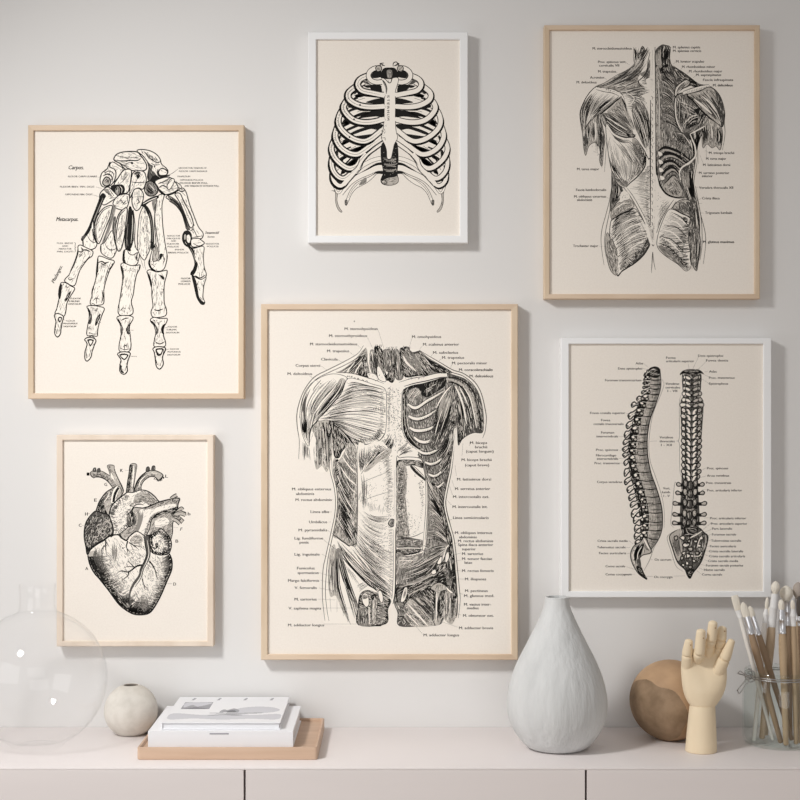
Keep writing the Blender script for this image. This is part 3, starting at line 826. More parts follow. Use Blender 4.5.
    S('131,597 134,589 139,582', 1.4, 'W'); S('118,592.5 123,595 128.5,592.3', .9, 'W'); S('149,570 147,580 152,592', 1.0, 'W'); S('127,555 124,566 116,568', 1.2, 'W'); S('135,570 130,578 126,588', 1.4, 'W')
    # auricle on the right
    FS('153,534 158.5,530.4 160.2,528.4 163.7,530.4 167,534 170,538 171.4,545 169,553 163.7,554.8 157.6,554.4 152.4,549.8 149.7,543 150,537', 'W', 1.2)
    edge('163,530 167,534 170,538 171.4,545 169,553 163.7,554.8', 8, 70, .6, 'D', .55); edge('167,534 170,538 171.4,545 169,553 163.7,554.8 157,554.3 152,549.5', 4, 60, .8, 'K', .5); edge('160,528.5 153,534 150,537.5 149.7,543.5 152,549.5', -3.5, 40, .9, 'K', .5)
    F('146.5,536 150,534.5 153,534 150.5,538 150.3,544 153,550 157,554.5 152,553 148,547', 'K'); a.stipple('153,537 164,533 168,543 164,552 155,550', 70, .5, 'D'); F('155,544 157.5,543 158.3,546 156.5,548.4', 'K')
    S('155,538 158,535.5 162,536', 1.1, 'W'); S('154.5,541 156,539.5 159,540', .9, 'W'); S('157.5,545 159,547', .8, 'W'); S('155,549 157,552', .8, 'W')
    # appendage on the left, dark and lobed
    FS('96,511 90,516.3 85.6,524 84.2,535.6 86,547 87.5,554.5 91,548.7 97,544 104,540 109,536.5 112.8,534.4 113,527 110,518 107.4,514.4 102,513', 'D', 1.3)
    a.stipple('95,513 87,523 86,545 92,545 104,538 110,533 109,519', 170, .9, 'K'); F('86,538 89,543 92,546 88,552 86,546', 'K')
    for p, w in (('105,518.5 108.5,521 110,518.5', 1.1), ('103,524 105.5,521.5 109.5,523 111,526.5 108.5,528', 1.2), ('96,527.5 98.5,524.5 101,524.5', 1.0), ('97.5,527 98.5,531 103,533.5 105.5,531.5', 1.2), ('110.6,528.5 111.4,532 108,533.5', 1.0), ('92.5,540.5 93.5,537 96,537 99,536', 1.1), ('93,542.5 96.5,541 98,542', 1.0), ('101,536 104,538.5 107.5,536', 1.1), ('88,547 90,545.5', .9), ('102,527 104,529.5 108,526', .9), ('92,520 95,518', .7), ('88,530 91,527', .6), ('90,534 94,531', .6), ('98,518 102,516', .6), ('100,538.5 97,539.5', .8)):
        S(p, w, 'L', e=(.4, .4))
    S('112.8,534 108,536.7 104,540 97,544 91,548.7 88,554', 2.0)
    # coronary vessels
    S('146,536 147,545 148.2,554 145.5,562 141.6,569 139.8,576 133.5,584.5 130,593 130,606', (5.0, 2.0), 'D', e=(1, .3)); S('147.2,540 149,553 146.5,562 142.6,570 140.5,577 134,586', .7, 'W'); S('144.8,538 145.8,547 146.8,555 143.8,563 140,571', .9); S('149,540 150.3,552 148.5,560 143.5,569 141,578 135,587', .8)
    for p, w in (('142,565 138,565.7 134.6,567.6 131,570.5 127.6,572 122.5,571 119,571.6 116.7,574', (1.8, .8)), ('128.6,571.8 128,575.5 125,578 122.4,580', (1.3, .6)), ('134,567 130,563 126.7,560.5', (1.0, .5)), ('134,567 128,566.5 123,568.2', (.8, .4)),
                 ('149.3,561 152.8,565.5 155.5,571 156.4,576 158.4,580', (1.5, .6)), ('155.4,571 158.5,574', (.8, .4)), ('153,566 157,567.5', (.6, .3)), ('142.3,578.5 144,585 148.8,590', (1.1, .4)), ('144,585 145,590', (.7, .3)),
                 ('105.4,540 105.8,544.5 102,549 100.6,557.5', (1.4, .6)), ('105.6,546 106.5,556', (1.2, .5)), ('105.6,541 109,546', (.9, .4)), ('110.5,537 114,535 119,535', (1.5, 1)), ('119.6,534 122,538 126.6,540.5 129.3,536.5 134,532.8 138,531', (1.6, .8)),
                 ('127.6,541 126.6,547.5 131,553.5', (1.4, .4)), ('129,542.5 134,545.5 139.8,550.5', (1.3, .4)), ('134,545.5 140,546.5 145,550', (.8, .3)), ('122,548.5 126,547', (.9, .3)), ('127,549 129,558', (.8, .3)), ('132,549 137,551', (.5, .3))):
        S(p, w, 'K', e=(1, .3))
    F('130,540 135,535 141,536 143,541 138,544 132,543', 'L'); a.stipple('130,540 136,535 142,537 141,544 133,544', 30, .4, 'D'); S('134,541 137,538.5', .8, 'W')
    # key letters
    for x, y, c in ((88, 475.6, 'I'), (121.5, 472, 'K'), (105.6, 486, 'G'), (95.4, 501.6, 'E'), (86.4, 515.5, 'H'), (80, 526.8, 'C'), (86.6, 570, 'A'), (166.5, 477.7, 'L'), (189, 515.3, 'b'), (181.2, 530.6, 'F'), (176.8, 542.6, 'B'), (174.6, 585.6, 'D')):
        T(x, y, c, 2.6, 3.2, al='c', bold=.5, italic=c in 'F')
    S('125,470.4 129,470.4', .3); S('166.6,583.7 172,583.6', .35); S('171,527 178,527.5', .3); S('88,513.6 90,514', .3); S('82,525.4 84.5,525.6', .3)
    return a


def art_back():
    a = Art(14)
    a.ws, a.glint, a.auto = .8, .5, 1.0
    F, S, FS, T = a.F, a.S, a.FS, a.T
    bt = a.between
    # ---------------- left half: surface muscles
    F('635,48 633.8,60 633.8,66 626,70.6 616,75.6 605,82.5 596,86 621,96 626,108 633,131 640,143 650,162 651,60 650,46 645,50', 'W')
    F('596,86 606,82 620,74 634,66 640,58 646,52 642,70 638,80 645,88 640,92 622,93 608,88', 'L')
    bt('597,86.5 610,81 625,72 636,62 648,49', '606,88.5 618,84 630,80 640,73 650,58', 24, .5, 'D', jit=.3); bt('605,84 618,77 630,69 642,56', '618,88 628,86 636,82 640,76', 16, .5, 'K', jit=.45)
    F('634,48 636,60 640,57 645,50 642,46 638,54', 'D'); bt('635.5,47 635.5,56 634.6,65', '643,47 639,56 636.5,63', 10, .7, 'K', jit=.3); bt('647.5,47 643,53 637,62', '650.5,47 647,56 640,66', 9, .6, 'K', jit=.2)
    F('640,74 646,70 648,64 650,60 650,80 645,78', 'M'); bt('641,80 645,76 649,62', '640,84 648,84 651,80', 12, .6, 'D', jit=.4); S('650,52 648,62 647,70 643,77 638.6,81 640,85 645,90', .9); S('639,81 636,78', .6)
    # fan of the trapezius
    bt('612,90 624,89 638,87 650,86', '626,104 636,98 644,94 650,92', 26, .5, 'D', jit=.4); bt('624,96 634,95 644,98 650,104', '627,110 634,112 644,130 650,152', 40, .55, 'D', jit=.4); bt('628,112 638,120 646,140 650,156', '640,98 646,108 650,120 651,138', 28, .55, 'K', jit=.5)
    F('632,106 640,104 648,112 649,140 645,148 638,134 634,124', 'M'); bt('630,108 636,122 642,138 649,158', '641,104 647,116 649,130 650.5,146', 34, .6, 'K', jit=.45); a.stipple('626,92 644,90 648,104 634,104', 40, .5, 'D')
    S('626,92 634,98 632,103 628,106', .9, 'W'); S('640,92 648,94', 1, 'W'); S('615,86 630,86', 1.2, 'W')
    S('633.8,47 633.5,58 633.8,65 626,70.6 616,75.6 605,82.5 596,86.5', .5); S('636,47 634.8,58 634.5,65.5 627,71', .5)
    # infraspinatus and teres
    F('607,112 614,105 621,97 626,108 630,120 634,131 636,135 628,128 616,118', 'L'); bt('606,114 616,119 628,127 635,133', '614,105 620,107 626,116 634,131', 20, .5, 'D', jit=.35); bt('620,97 624,104 629,118 635,132', '624,98 627,108 631,119 636,131', 5, .8, 'K', jit=.1)
    F('601,115 608,113 616,119 626,126 634,133 634,137 626,137 614,133 606,126', 'M'); bt('601,115 606,126 616,134 632,137.5', '606,113 614,117 624,124 634,133', 17, .65, 'K', jit=.25); F('626,132 634,133 635,137 629,137.5', 'K'); S('606,117 616,123 627,130', 1.0, 'W'); S('607,121 616,128 624,133', .8, 'W'); S('601,115 605,126 614,133 624,137 634,138', .9); F('633,130 635.5,130 636,134 633.5,134', 'W')
    # deltoid
    FS('596,87 588.8,93.8 583.8,102.5 580.6,112.5 581.3,122.5 584,130.5 590,121.5 602.5,112.5 612.5,104 621,96.5 614,92 604,89', 'W', .7)
    F('582,108 586,100 592,94 590,104 588,116 585,129 581.5,120', 'M'); F('590,120 602,110 612,102 619,96 613,105 602,113', 'M')
    bt('594,90 587,99 583,112 584,129', '619,95.5 610,103 600,111 586,127', 34, .5, 'D', jit=.35); bt('592,91 585,102 582,114 583.5,128', '600,92 592,104 588,114 585,127', 12, .6, 'K', jit=.4); bt('618,97 608,105 598,113 588,122', '614,94 604,103 596,110 590,118', 9, .7, 'K', jit=.4)
    S('584,130.5 590,121.5 602.5,112.5 612.5,104 621,96.5', 1.3); S('596,87.5 604,89.5 613,91 620,95 623,99.5', 2.4, 'W'); S('596,89.5 604,91.7 612,93 619,96', .6); S('597,86.5 605,88 614,89.5 621,93 624.5,99', .6); a.stipple('597,87 612,89 621,95 608,91', 20, .4, 'D'); S('621,96 624,103 627,112', .9)
    S('596,86 589,93 583.6,102 580,112 580.5,122 582.5,134 584,146', .5)
    # left arm stump
    FS('582,124 584,130.5 590,121.5 600,114 601,122 605,138 603.8,149 602,166 599.5,160 600,150 596,143 591,144 588,148 585.6,155.5 583.5,146', 'L', .5)
    F('597,116 601,118 604.5,138 603,150 601.5,162 600,150 599,136', 'D'); bt('583,128 584,140 585.5,154', '590,122 590,134 588,146', 10, .7, 'K', jit=.25); bt('592,121 592,132 592,143', '600,115 602,135 602,163', 13, .7, 'K', jit=.3, drop=.1); S('595,122 596,132 595,141', 1.5, 'W'); S('587,130 588,138', 1.2, 'W'); a.stipple('592,146 599,145 600,158 594,152', 14, .3, 'D')
    S('607,138 606,150 604.5,172', .4); S('601,158 602,168', .5, 'D')
    # latissimus
    FS('606,124 614,133 624,137.5 634,138 640,144 645,152 645.6,158 644.5,167 637.5,176.5 630,183 626,187.5 622,187 616,181.5 611.5,170 608,151', 'W', .6)
    F('632,139 640,144 645,153 645,165 637,176 636,160', 'L'); F('612,172 620,178 628,182 625,187 617,182', 'M')
    bt('607,138 612,158 618,174 625,186', '644,153 643,163 638,173 628,184', 34, .45, 'D', jit=.35); bt('608,134 618,146 632,164 640,172', '626,138 636,146 643,156 644,164', 24, .45, 'D', jit=.35); bt('636,140 641,150 643,160 641,170', '641,145 645,152 645.5,160 643,168', 10, .8, 'K', jit=.25); bt('608,146 611,164 617,177 625,187', '614,158 617,168 621,176 627,185', 10, .7, 'K', jit=.4)
    a.rungs('640,143 645.5,153 645,166 637,176.5 627,186', '634,144 638,154 638,164 632,172 622,182', 50, .5, 'D', jit=.4); bt('606,126 616,137 628,140', '610,134 620,142 634,144', 8, .6, 'D', jit=.3); S('612,150 620,166', 2, 'W'); S('617,146 628,166', 2.2, 'W'); S('624,144 634,162', 1.6, 'W')
    S('640,144 645,152 645.8,158 644.6,167 637.5,176.5 630,183 626,187.5', 1.1); S('645,152 648,158 650.5,163', .7); F('649,158 651,160 650.6,164 648.8,161', 'K')
    # lumbar fascia
    F('645.6,168 650.5,163 651,232 646,222 638,206 630,192 626,188 638,177', 'W')
    a.rungs('650.8,164 650.8,190 650.8,230', '646,168 632,186 647,226', 58, .45, 'D', jit=.4, bow=.03); a.rungs('650.8,168 650.8,198 650.8,228', '647,172 643,196 648,224', 50, .55, 'K', jit=.35); S('630,188.5 640,189.5 650,190', .3, 'D')
    S('625,187 631,195 638,207 645,221 650,240', 1.8, 'W'); S('624,188 630,196 637,208 644,222 649,238', .7); S('627,188 633,196 640,208 647,222', .5)
    # oblique and iliac crest
    FS('612,171 616,182 622,188 622,194 620,199 615,205 611,212 610,204 611.5,190', 'M', .5); bt('612.5,174 613,190 611,209', '621,188 621,195 614,206', 12, .7, 'K', jit=.25); S('614,186 614,198', 1, 'L'); F('618,184 623,190 622,195 620,190', 'D')
    FS('611,212.5 615,206 620,202 626,200.5 630.5,200 634,206.5 624,212 612.5,219', 'L', .5); a.rungs('612,211 620,203 630,200.5', '614,217 623,212 633,206.5', 22, .4, 'D', jit=.35); S('614,210 622,204 630,203', 1.0, 'W'); F('621,193 626,191 630,197 625,200 620,202', 'W'); a.stipple('621,193 627,192 630,199 622,201', 14, .35, 'D')
    # gluteus
    FS('611,221 615,217.5 622,213.5 634,208.5 640,215.5 646,226 650.5,241 645.5,252.5 635.5,262.5 623,270.5 617.5,276 618.3,262 616.3,249 610,236.5', 'W', .7)
    bt('612,220 613,234 618,250 619,272', '634,209 642,220 648,232 650,240', 8, .5, 'M', jit=.3)
    a.rungs('612,219 610.5,236 617,252 618.5,273', '634.5,209 641,217 649,234 645,253', 46, .6, 'D', jit=.12, bow=-.12); a.rungs('612,220 611,236 617,252 618.5,273', '634.5,209 641,217 649,234 645,253', 30, .8, 'K', t=(0, .45), jit=.2, bow=-.06, e=(1, .1)); a.rungs('634.5,209 641,217 649.5,238 640,258 622,271', '612,219 611,236 617,252 622,258 619,268', 44, .8, 'K', t=(0, .5), jit=.25, bow=.06, e=(1, .1))
    F('649,236 650.5,241 645.5,252.5 635.5,262.5 625,269 634,258 642,248', 'D'); a.rungs('650,238 645,252 634,263 620,273', '644,236 638,248 628,258 620,265', 36, .7, 'K', jit=.35)
    for p in ('622,224 632,219 639,217', '621,234 632,226 642,224', '624,244 634,236 643,232', '627,252 636,245 645,241'):
        S(p, 1.3, 'W', e=(.2, .2))
    S('611,221 616,217 624,213 634,208.5', 1.1); S('650.5,241 645.5,252.5 635.5,262.5 623,270.5 617.5,276', 1.2)
    FS('610,236.5 616.3,249 618.3,262 617.5,274 613.5,274 609.5,268 606.5,256 605.5,243 607,233', 'L', .5); a.stipple('608,236 616,250 617,272 611,269 606,250', 90, .4, 'D'); S('617,252 618.3,262 617.6,273', .9, 'W')
    for k in range(9):
        S(f'{610.5+k*.8},{233+k*3} {612.5+k*.7},{236+k*3}', .9)
    S('610,137 608,150 611.5,170 612,183 609.5,200 605.5,216 602,229 601,241 602.3,254 604,265', .5); S('613,180 611.6,197 609.5,212 606,229 604.5,243 606,257', .5)
    # ---------------- spine band
    F('651,48 653,46 654.6,60 655.5,100 655.5,160 655,210 653,246 651,240 650.3,200 650.3,120 650,80', 'W'); a.stipple('651,90 655,90 655,230 651,230', 70, .4, 'M'); S('655,47 655.4,80 655.8,130 656.3,165', .9); S('650.5,100 650.6,130 650.3,160 650.5,225', 1.1); S('652.5,50 652,75', .4, 'D'); F('646,80 652,78 653,86 649,88', 'W')
    for y in range(96, 236, 7):
        S(f'651.2,{y} 652.6,{y+1.5} 652,{y+4}', .5, 'D')
    S('652,244 652.8,245.8 654.2,244.6', .7); S('652.6,252 652,263 651.4,273', (.9, .4)); S('652.8,252 653.8,262 655.4,270', (.6, .4))
    F('645,222 650.5,232 651.5,246 648,238', 'W'); bt('647,224 650,234 652,243', '655,222 654,234 653,243', 5, .4, 'M', jit=.3); a.stipple('650,224 656,224 654,240 652,240', 14, .35, 'D')
    # ---------------- right half: deep layer
    F('655,52 661,45 666,45 670.5,47.5 670,58 672.5,66 681,71 690,77.5 686,82 678,90 666,79 656,68', 'D')
    bt('661,45 659,55 656.5,66', '670,47 668,58 671,76', 20, .8, 'K', jit=.25); bt('655.5,52 656,62 660,70', '662,46 661,58 664,72', 9, .7, 'L', jit=.3); F('660,70 668,64 669,76 674,84 668,80', 'K'); bt('669,60 671,68 677,80', '673,66 680,72 684,79', 9, .7, 'L', jit=.2); bt('670,64 673,72 679,82', '674,66 682,72 688,78', 9, .7, 'K', jit=.2)
    S('670.5,47 669.6,57 672.3,66.5 681,71 690,77.5 698.8,83.8 707.5,85.2', .7); S('656,68 663,74 672,82', .9)
    F('678,78 684,77 690,79 697,84 690,86 684,88 680,84', 'D'); F('690,78 698,84 704,85.5 694,87 689,83', 'K')
    # erector strip
    F('656,70 660,73 663,100 663,125 663,148 657,150 656,120', 'L'); bt('657,72 658,110 657.5,148', '661,76 662,110 662,146', 6, .6, 'D', jit=.15); a.stipple('656.5,74 661,78 662,140 657,140', 60, .45, 'D'); S('658.5,80 659.3,110 659,140', .9, 'W')
    # rhomboids
    F('661,74 668,80 675,87 674.5,95 674,110 677,125 681,132 672,130 662,123 661,100', 'M'); a.rungs('661,74 661.5,98 662,122', '675,88 673.8,106 680.5,132', 38, .9, 'K', jit=.08, bow=-.08); a.rungs('661,76 661.5,98 662,118', '675,90 673.8,108 678,128', 20, .5, 'L', jit=.15, bow=-.08); S('662,123 670,130 681,133', 1.0)
    # supraspinatus, infraspinatus
    FS('674.5,92 676,87 681,82.5 686,79.5 690,82 688,86 682,89 678,93 675.5,98', 'L', .9); bt('676,91 680,85 686,81', '677,94 683,88 688,84', 7, .6, 'D', jit=.2); S('675.5,97 676.5,90 681,84 687,80.5', .9, 'W')
    FS('675,98 674.2,108 676,121 681.5,133 690,131 698,124 706,115 702,106 692,98 685,93 679,94', 'M', 1.0); S('675.8,98 675.2,108 677,121 682.5,132', 1.2, 'W'); bt('679,96 678,112 682,130', '700,106 697,116 688,130', 30, .6, 'K', jit=.35); bt('682,95 692,100 703,110', '678,112 688,116 698,120', 16, .6, 'D', jit=.4); bt('684,128 692,118 704,114', '684,131 694,126 704,119', 11, .8, 'K', jit=.2); S('681,104 687,110 688,118', 1.2, 'L'); S('684,124 691,117 698,115', .9, 'W'); F('694,110 702,108 706,114 700,122 695,124 698,116', 'K')
    S('683,93.5 692,90 702,87 709,85.5', 3.4, 'W', e=(.7, .7)); S('682,95.5 692,93 700,90.5 708,88', .7); S('683,91.5 692,88.3 702,85.5 709,84.6', .7); a.rungs('686,91 708,85.5', '686,94 706,88.5', 14, .4, 'D')
    # deltoid right
    FS('687,95 700,91 709,87 716,91.5 721,100 724,112.5 723.8,122 721.5,127 714,121.5 703,112 694,102', 'L', .8); bt('689,96 700,106 714,119 721,126', '712,89 719,98 723,110 723,123', 30, .65, 'K', jit=.3); bt('690,96 700,103 712,114 719,122', '706,90 714,99 720,111 722,122', 16, .5, 'D', jit=.3); S('694,99 704,107 712,114', 2.2, 'W', e=(.2, .2)); S('702,96 710,103 716,112', 1.6, 'W', e=(.2, .2)); F('716,92 721,100 724,112 723.5,123 721,126 720,112', 'D'); S('687,95 694,102 703,112 714,121.5 721.5,127', 1.5); S('709,85.5 716.5,91 721.8,100 724.8,112.5 724.3,122.5 725,134 722.5,150', .5)
    # right arm
    FS('704,118 708,118 714,121.5 721,127 722.5,134 722,142 720,150 716,146 712,148 707,144 703,148 702,138 703,126', 'L', .5); bt('703.5,122 703,134 703,147', '708,120 708,132 707,144', 7, .9, 'K', jit=.2); bt('716,124 717,136 716,146', '721.5,128 722,138 720,149', 9, .8, 'K', jit=.2); bt('709,122 710,134 709,144', '714,123 715,134 714,146', 7, .4, 'D', jit=.3); S('711,124 712,138', 1.6, 'W'); F('701,116 706,114 704,124 702,136 699,132', 'K')
    # back of ribs and cut latissimus
    F('663,124 672,130 681,134 690,131 699,124 702,132 697,148 695.6,158 681,168 679,174 683,190 686,198 676,197.5 667,194.5 661,187.5 657.5,178 656,165 657,150 663,148', 'M')
    F('683,133 692,132 702,124 701,136 697,148 695,158 686,163 690,150 688,140', 'D'); bt('684,134 690,144 692,158', '701,126 699,140 696,154', 18, .9, 'K', jit=.25); bt('662,126 664,136 663,147', '672,131 672,138 668,146', 8, .7, 'D', jit=.25); bt('672,131 676,138 682,146', '684,134 690,142 693,152', 14, .6, 'K', jit=.3)
    arcs = ['658.5,151 664,147.5 672,149 682,154 690,160', '659,159 665,154 673,154 681,159 688,164', '659.5,168 665,162 672,161 678,166 684,168', '660.5,177 666,170 672,167 677,172 681,176', '663,186.5 668,180 674,175 679,182 683,190']
    for k, p in enumerate(arcs):
        S(p, 2.8 if k < 4 else 1.2, 'K', e=(.4, .3)); Q = P2(p); S([q + Vector((1, 2.6)) for q in Q], 1.6, 'L', e=(.3, .1)); S([q + Vector((2, 4.4)) for q in Q], .9, 'K', e=(.3, .3))
    for x, y in ((660, 154), (660.5, 162), (661, 170), (662, 178)):
        F(f'{x-2},{y-2} {x+1},{y-1.5} {x+2.5},{y+1} {x-.5},{y+2.5}', 'W'); S(f'{x-1.5},{y+3} {x+3},{y+1.4}', .7)
    a.stipple('674,136 690,142 694,156 684,162 676,152', 40, .8, 'L'); a.stipple('674,150 692,152 686,166 676,164', 50, .8, 'K')
    F('663,187 668,181 674,176.5 679,184 682,195 674,196.5 667,193', 'L'); bt('664,188 670,183 675,178', '672,195 678,194 681,192', 12, .5, 'D', jit=.3); a.stipple('665,188 674,179 680,192 672,195', 30, .4, 'D')
    # oblique on the right
    F('679,173 682,168 690,164 695.5,158.5 694,172 692.5,182 694,192 697,202 698,212 692,206 686,198 683,190 679.5,182', 'D'); bt('681,172 684,188 690,202', '694,162 693,182 697,206', 20, .9, 'K', jit=.25); bt('681,172 682,182 686,192', '690,167 689,180 692,194', 8, .7, 'L', jit=.3)
    S('690,134 692.5,140 695,147 695.4,156 690,162 682,167.5 679.5,173 680.5,180', 1.5, 'W'); S('690,134 697,130.5 705,126', 1.3, 'W'); S('688.7,134.5 691.3,141 693.6,147.5 694,155.5 688.5,160.7 681,166', .6)
    S('655.8,134 656.2,165 657.7,178 661.2,187.3 667,194.3 676,197.6 684,198', 1.7)
    # fascia, right
    F('656.5,175 660,188 667,196 674,200 668,210 661,222 655,236 655.5,200', 'W'); a.stipple('657,190 664,196 668,204 659,216 656,206', 40, .4, 'D'); bt('657,214 662,205 670,199', '656,232 661,220 670,204', 9, .4, 'D', jit=.35); S('674.5,200 668,210 662,220 657.5,234 654.5,243', 1.9, 'W'); S('673.5,200 667,209.5 661,220 656.5,233', .8); S('676,201.5 669.5,212 663.5,222 659,235 657,243', .7)
    # gluteus medius patch
    FS('673,209 676,203 682,199.5 688,200 692,204 693.5,214 690,217.5 681,214', 'L', .6); a.rungs('674,208 680,200.5 690,202', '678,212 684,214 691,217', 20, .7, 'D', jit=.25); S('673,209 680,212.5 690,217.5', 1.2); F('686,202 692,204 694,214 690,217 689,208', 'D'); S('678,203 678,209', 1.1, 'W')
    F('690,200 697,203 699,216 700,234 698,244 694,228 692,216', 'D'); bt('693,204 694,218 695,232', '698,206 700,222 700,240', 8, .8, 'K', jit=.3)
    # gluteus right
    FS('667.5,211 673,209.5 681,213.5 689,217.5 694,225 692.5,237 690,256 691,266 686,271 677.5,264 665,255.5 658,248 657,240 660.6,226', 'W', .6)
    a.rungs('668,210.5 661,226 657,240 660,250 676,263', '689,217.5 694,226 692,240 690,256 691,268', 46, .6, 'D', jit=.12, bow=.1); a.rungs('689,217.5 694,226 692,240 690,256 689,268', '668,210.5 661,226 657,240 662,251 676,263', 48, .9, 'K', t=(0, .5), jit=.25, bow=-.08, e=(1, .1)); a.rungs('657.5,238 660,250 668,257 678,264 686,271', '666,232 676,244 682,252 688,262 690,268', 44, .85, 'K', t=(0, .9), jit=.35)
    F('690,218 695,225 692.5,240 690,252 688,236', 'D'); F('658,246 665,255 677,263.5 686,270 676,258 666,248', 'M')
    for p in ('666,222 676,222 684,230', '663,230 673,233 683,243', '661,237 670,242 680,252', '670,214 680,219 687,225'):
        S(p, 1.5, 'W', e=(.2, .2))
    for p in ('664,226 676,227 688,238', '660,236 672,240 686,254', '659,243 670,248 684,262', '671,212 682,218 691,230'):
        S(p, .9, 'K', e=(.2, .2))
    FS('692,238 696,231 700,236 700.5,250 698,264 696.5,271 692,265 690.5,256', 'M', .4); bt('696,232 696,250 694,268', '700,238 700,252 697,270', 8, .6, 'K', jit=.3); a.stipple('692,240 696,234 698,256 693,264', 50, .5, 'D'); S('693,242 692.5,258', 1.6, 'L'); bt('682,262 685,266 688,271', '690,262 692,268 693,270', 5, .6, 'L', jit=.2)
    S('697.5,148 697,162 694,180 694.5,190 698.5,204 701,216 705,232 705.5,246 703.2,264', .5); S('699,150 698.5,164', .4, 'D'); S('695.5,186 699,206 701.5,222 702,244 700,260', .5)
    # ---------------- names
    rows = [(592.5, 39, 49.6, 'M. sternocleidomastoideus'), (598, 28, 63, 'Proc. spinosus vert.'), (599, 20, 66.6, 'cervicalis VII'), (598, 18, 72.6, 'M. trapezius'), (590, 14, 78.6, 'Acromion'), (576.5, 20, 83.4, 'M. deltoideus'),
            (577, 22, 170.2, 'M. teres major'), (576, 30, 191, 'Fascia lumbodorsalis'), (574, 32, 197.6, 'M. obliquus externus'), (577, 15, 201, 'abdominis'), (573, 25, 247, 'Trochanter major'),
            (673, 27, 48.4, 'M. splenius capitis'), (673, 28, 52, 'M. splenius cervicis'), (676, 28, 62.6, 'M. levator scapulae'), (682, 33, 67.9, 'M. rhomboideus minor'), (689, 33, 72.4, 'M. rhomboideus major'), (696, 25, 76, 'M. supraspinatus'), (703, 30, 81, 'Fascia infraspinata'), (713, 19.5, 86.4, 'M. deltoideus'),
            (709, 25, 154, 'M. triceps brachii'), (706, 20, 159.8, 'M. teres major'), (703, 27, 166, 'M. latissimus dorsi'), (699, 30, 174, 'M. serratus posterior'), (702, 10.5, 177.2, 'inferior'), (699, 34, 188.8, 'Vertebra thoracalis XII'), (702, 17.5, 199.4, 'Crista iliaca'), (705, 27, 213.9, 'Trigonum lumbale'), (703, 31, 243, 'M. gluteus maximus')]
    for x, w, y, s in rows:
        T(x, y, s, w, 2.5, tone='K', bold=.22)
    for p in ('631.5,48.7 635,50.5', '626,62.5 629.5,64.8', '605,78 607,80.5', '616,72 618,73.5', '671,48 672.6,47.8', '673,64 675.5,62', '680,71 682,68', '687,74 689,71.8', '693,78 696,75.6', '710,87 713,85.6', '705,150 709,153', '706,146 706.5,157', '700,155 703,163', '697,172 699,173', '696.5,187 698.5,187.8', '698.5,199.5 701.5,198.6', '698,203.5 702,203.5', '696,213 704,213', '607,197.5 608.8,198.5', '699,241.5 702.6,241.8'):
        S(p, .3, 'D')
    for k in range(6):
        S(f'{599+2.4*k},{246.2+.1*k} {600.5+2.4*k},{246.3+.1*k}', .3, 'D')
    return a


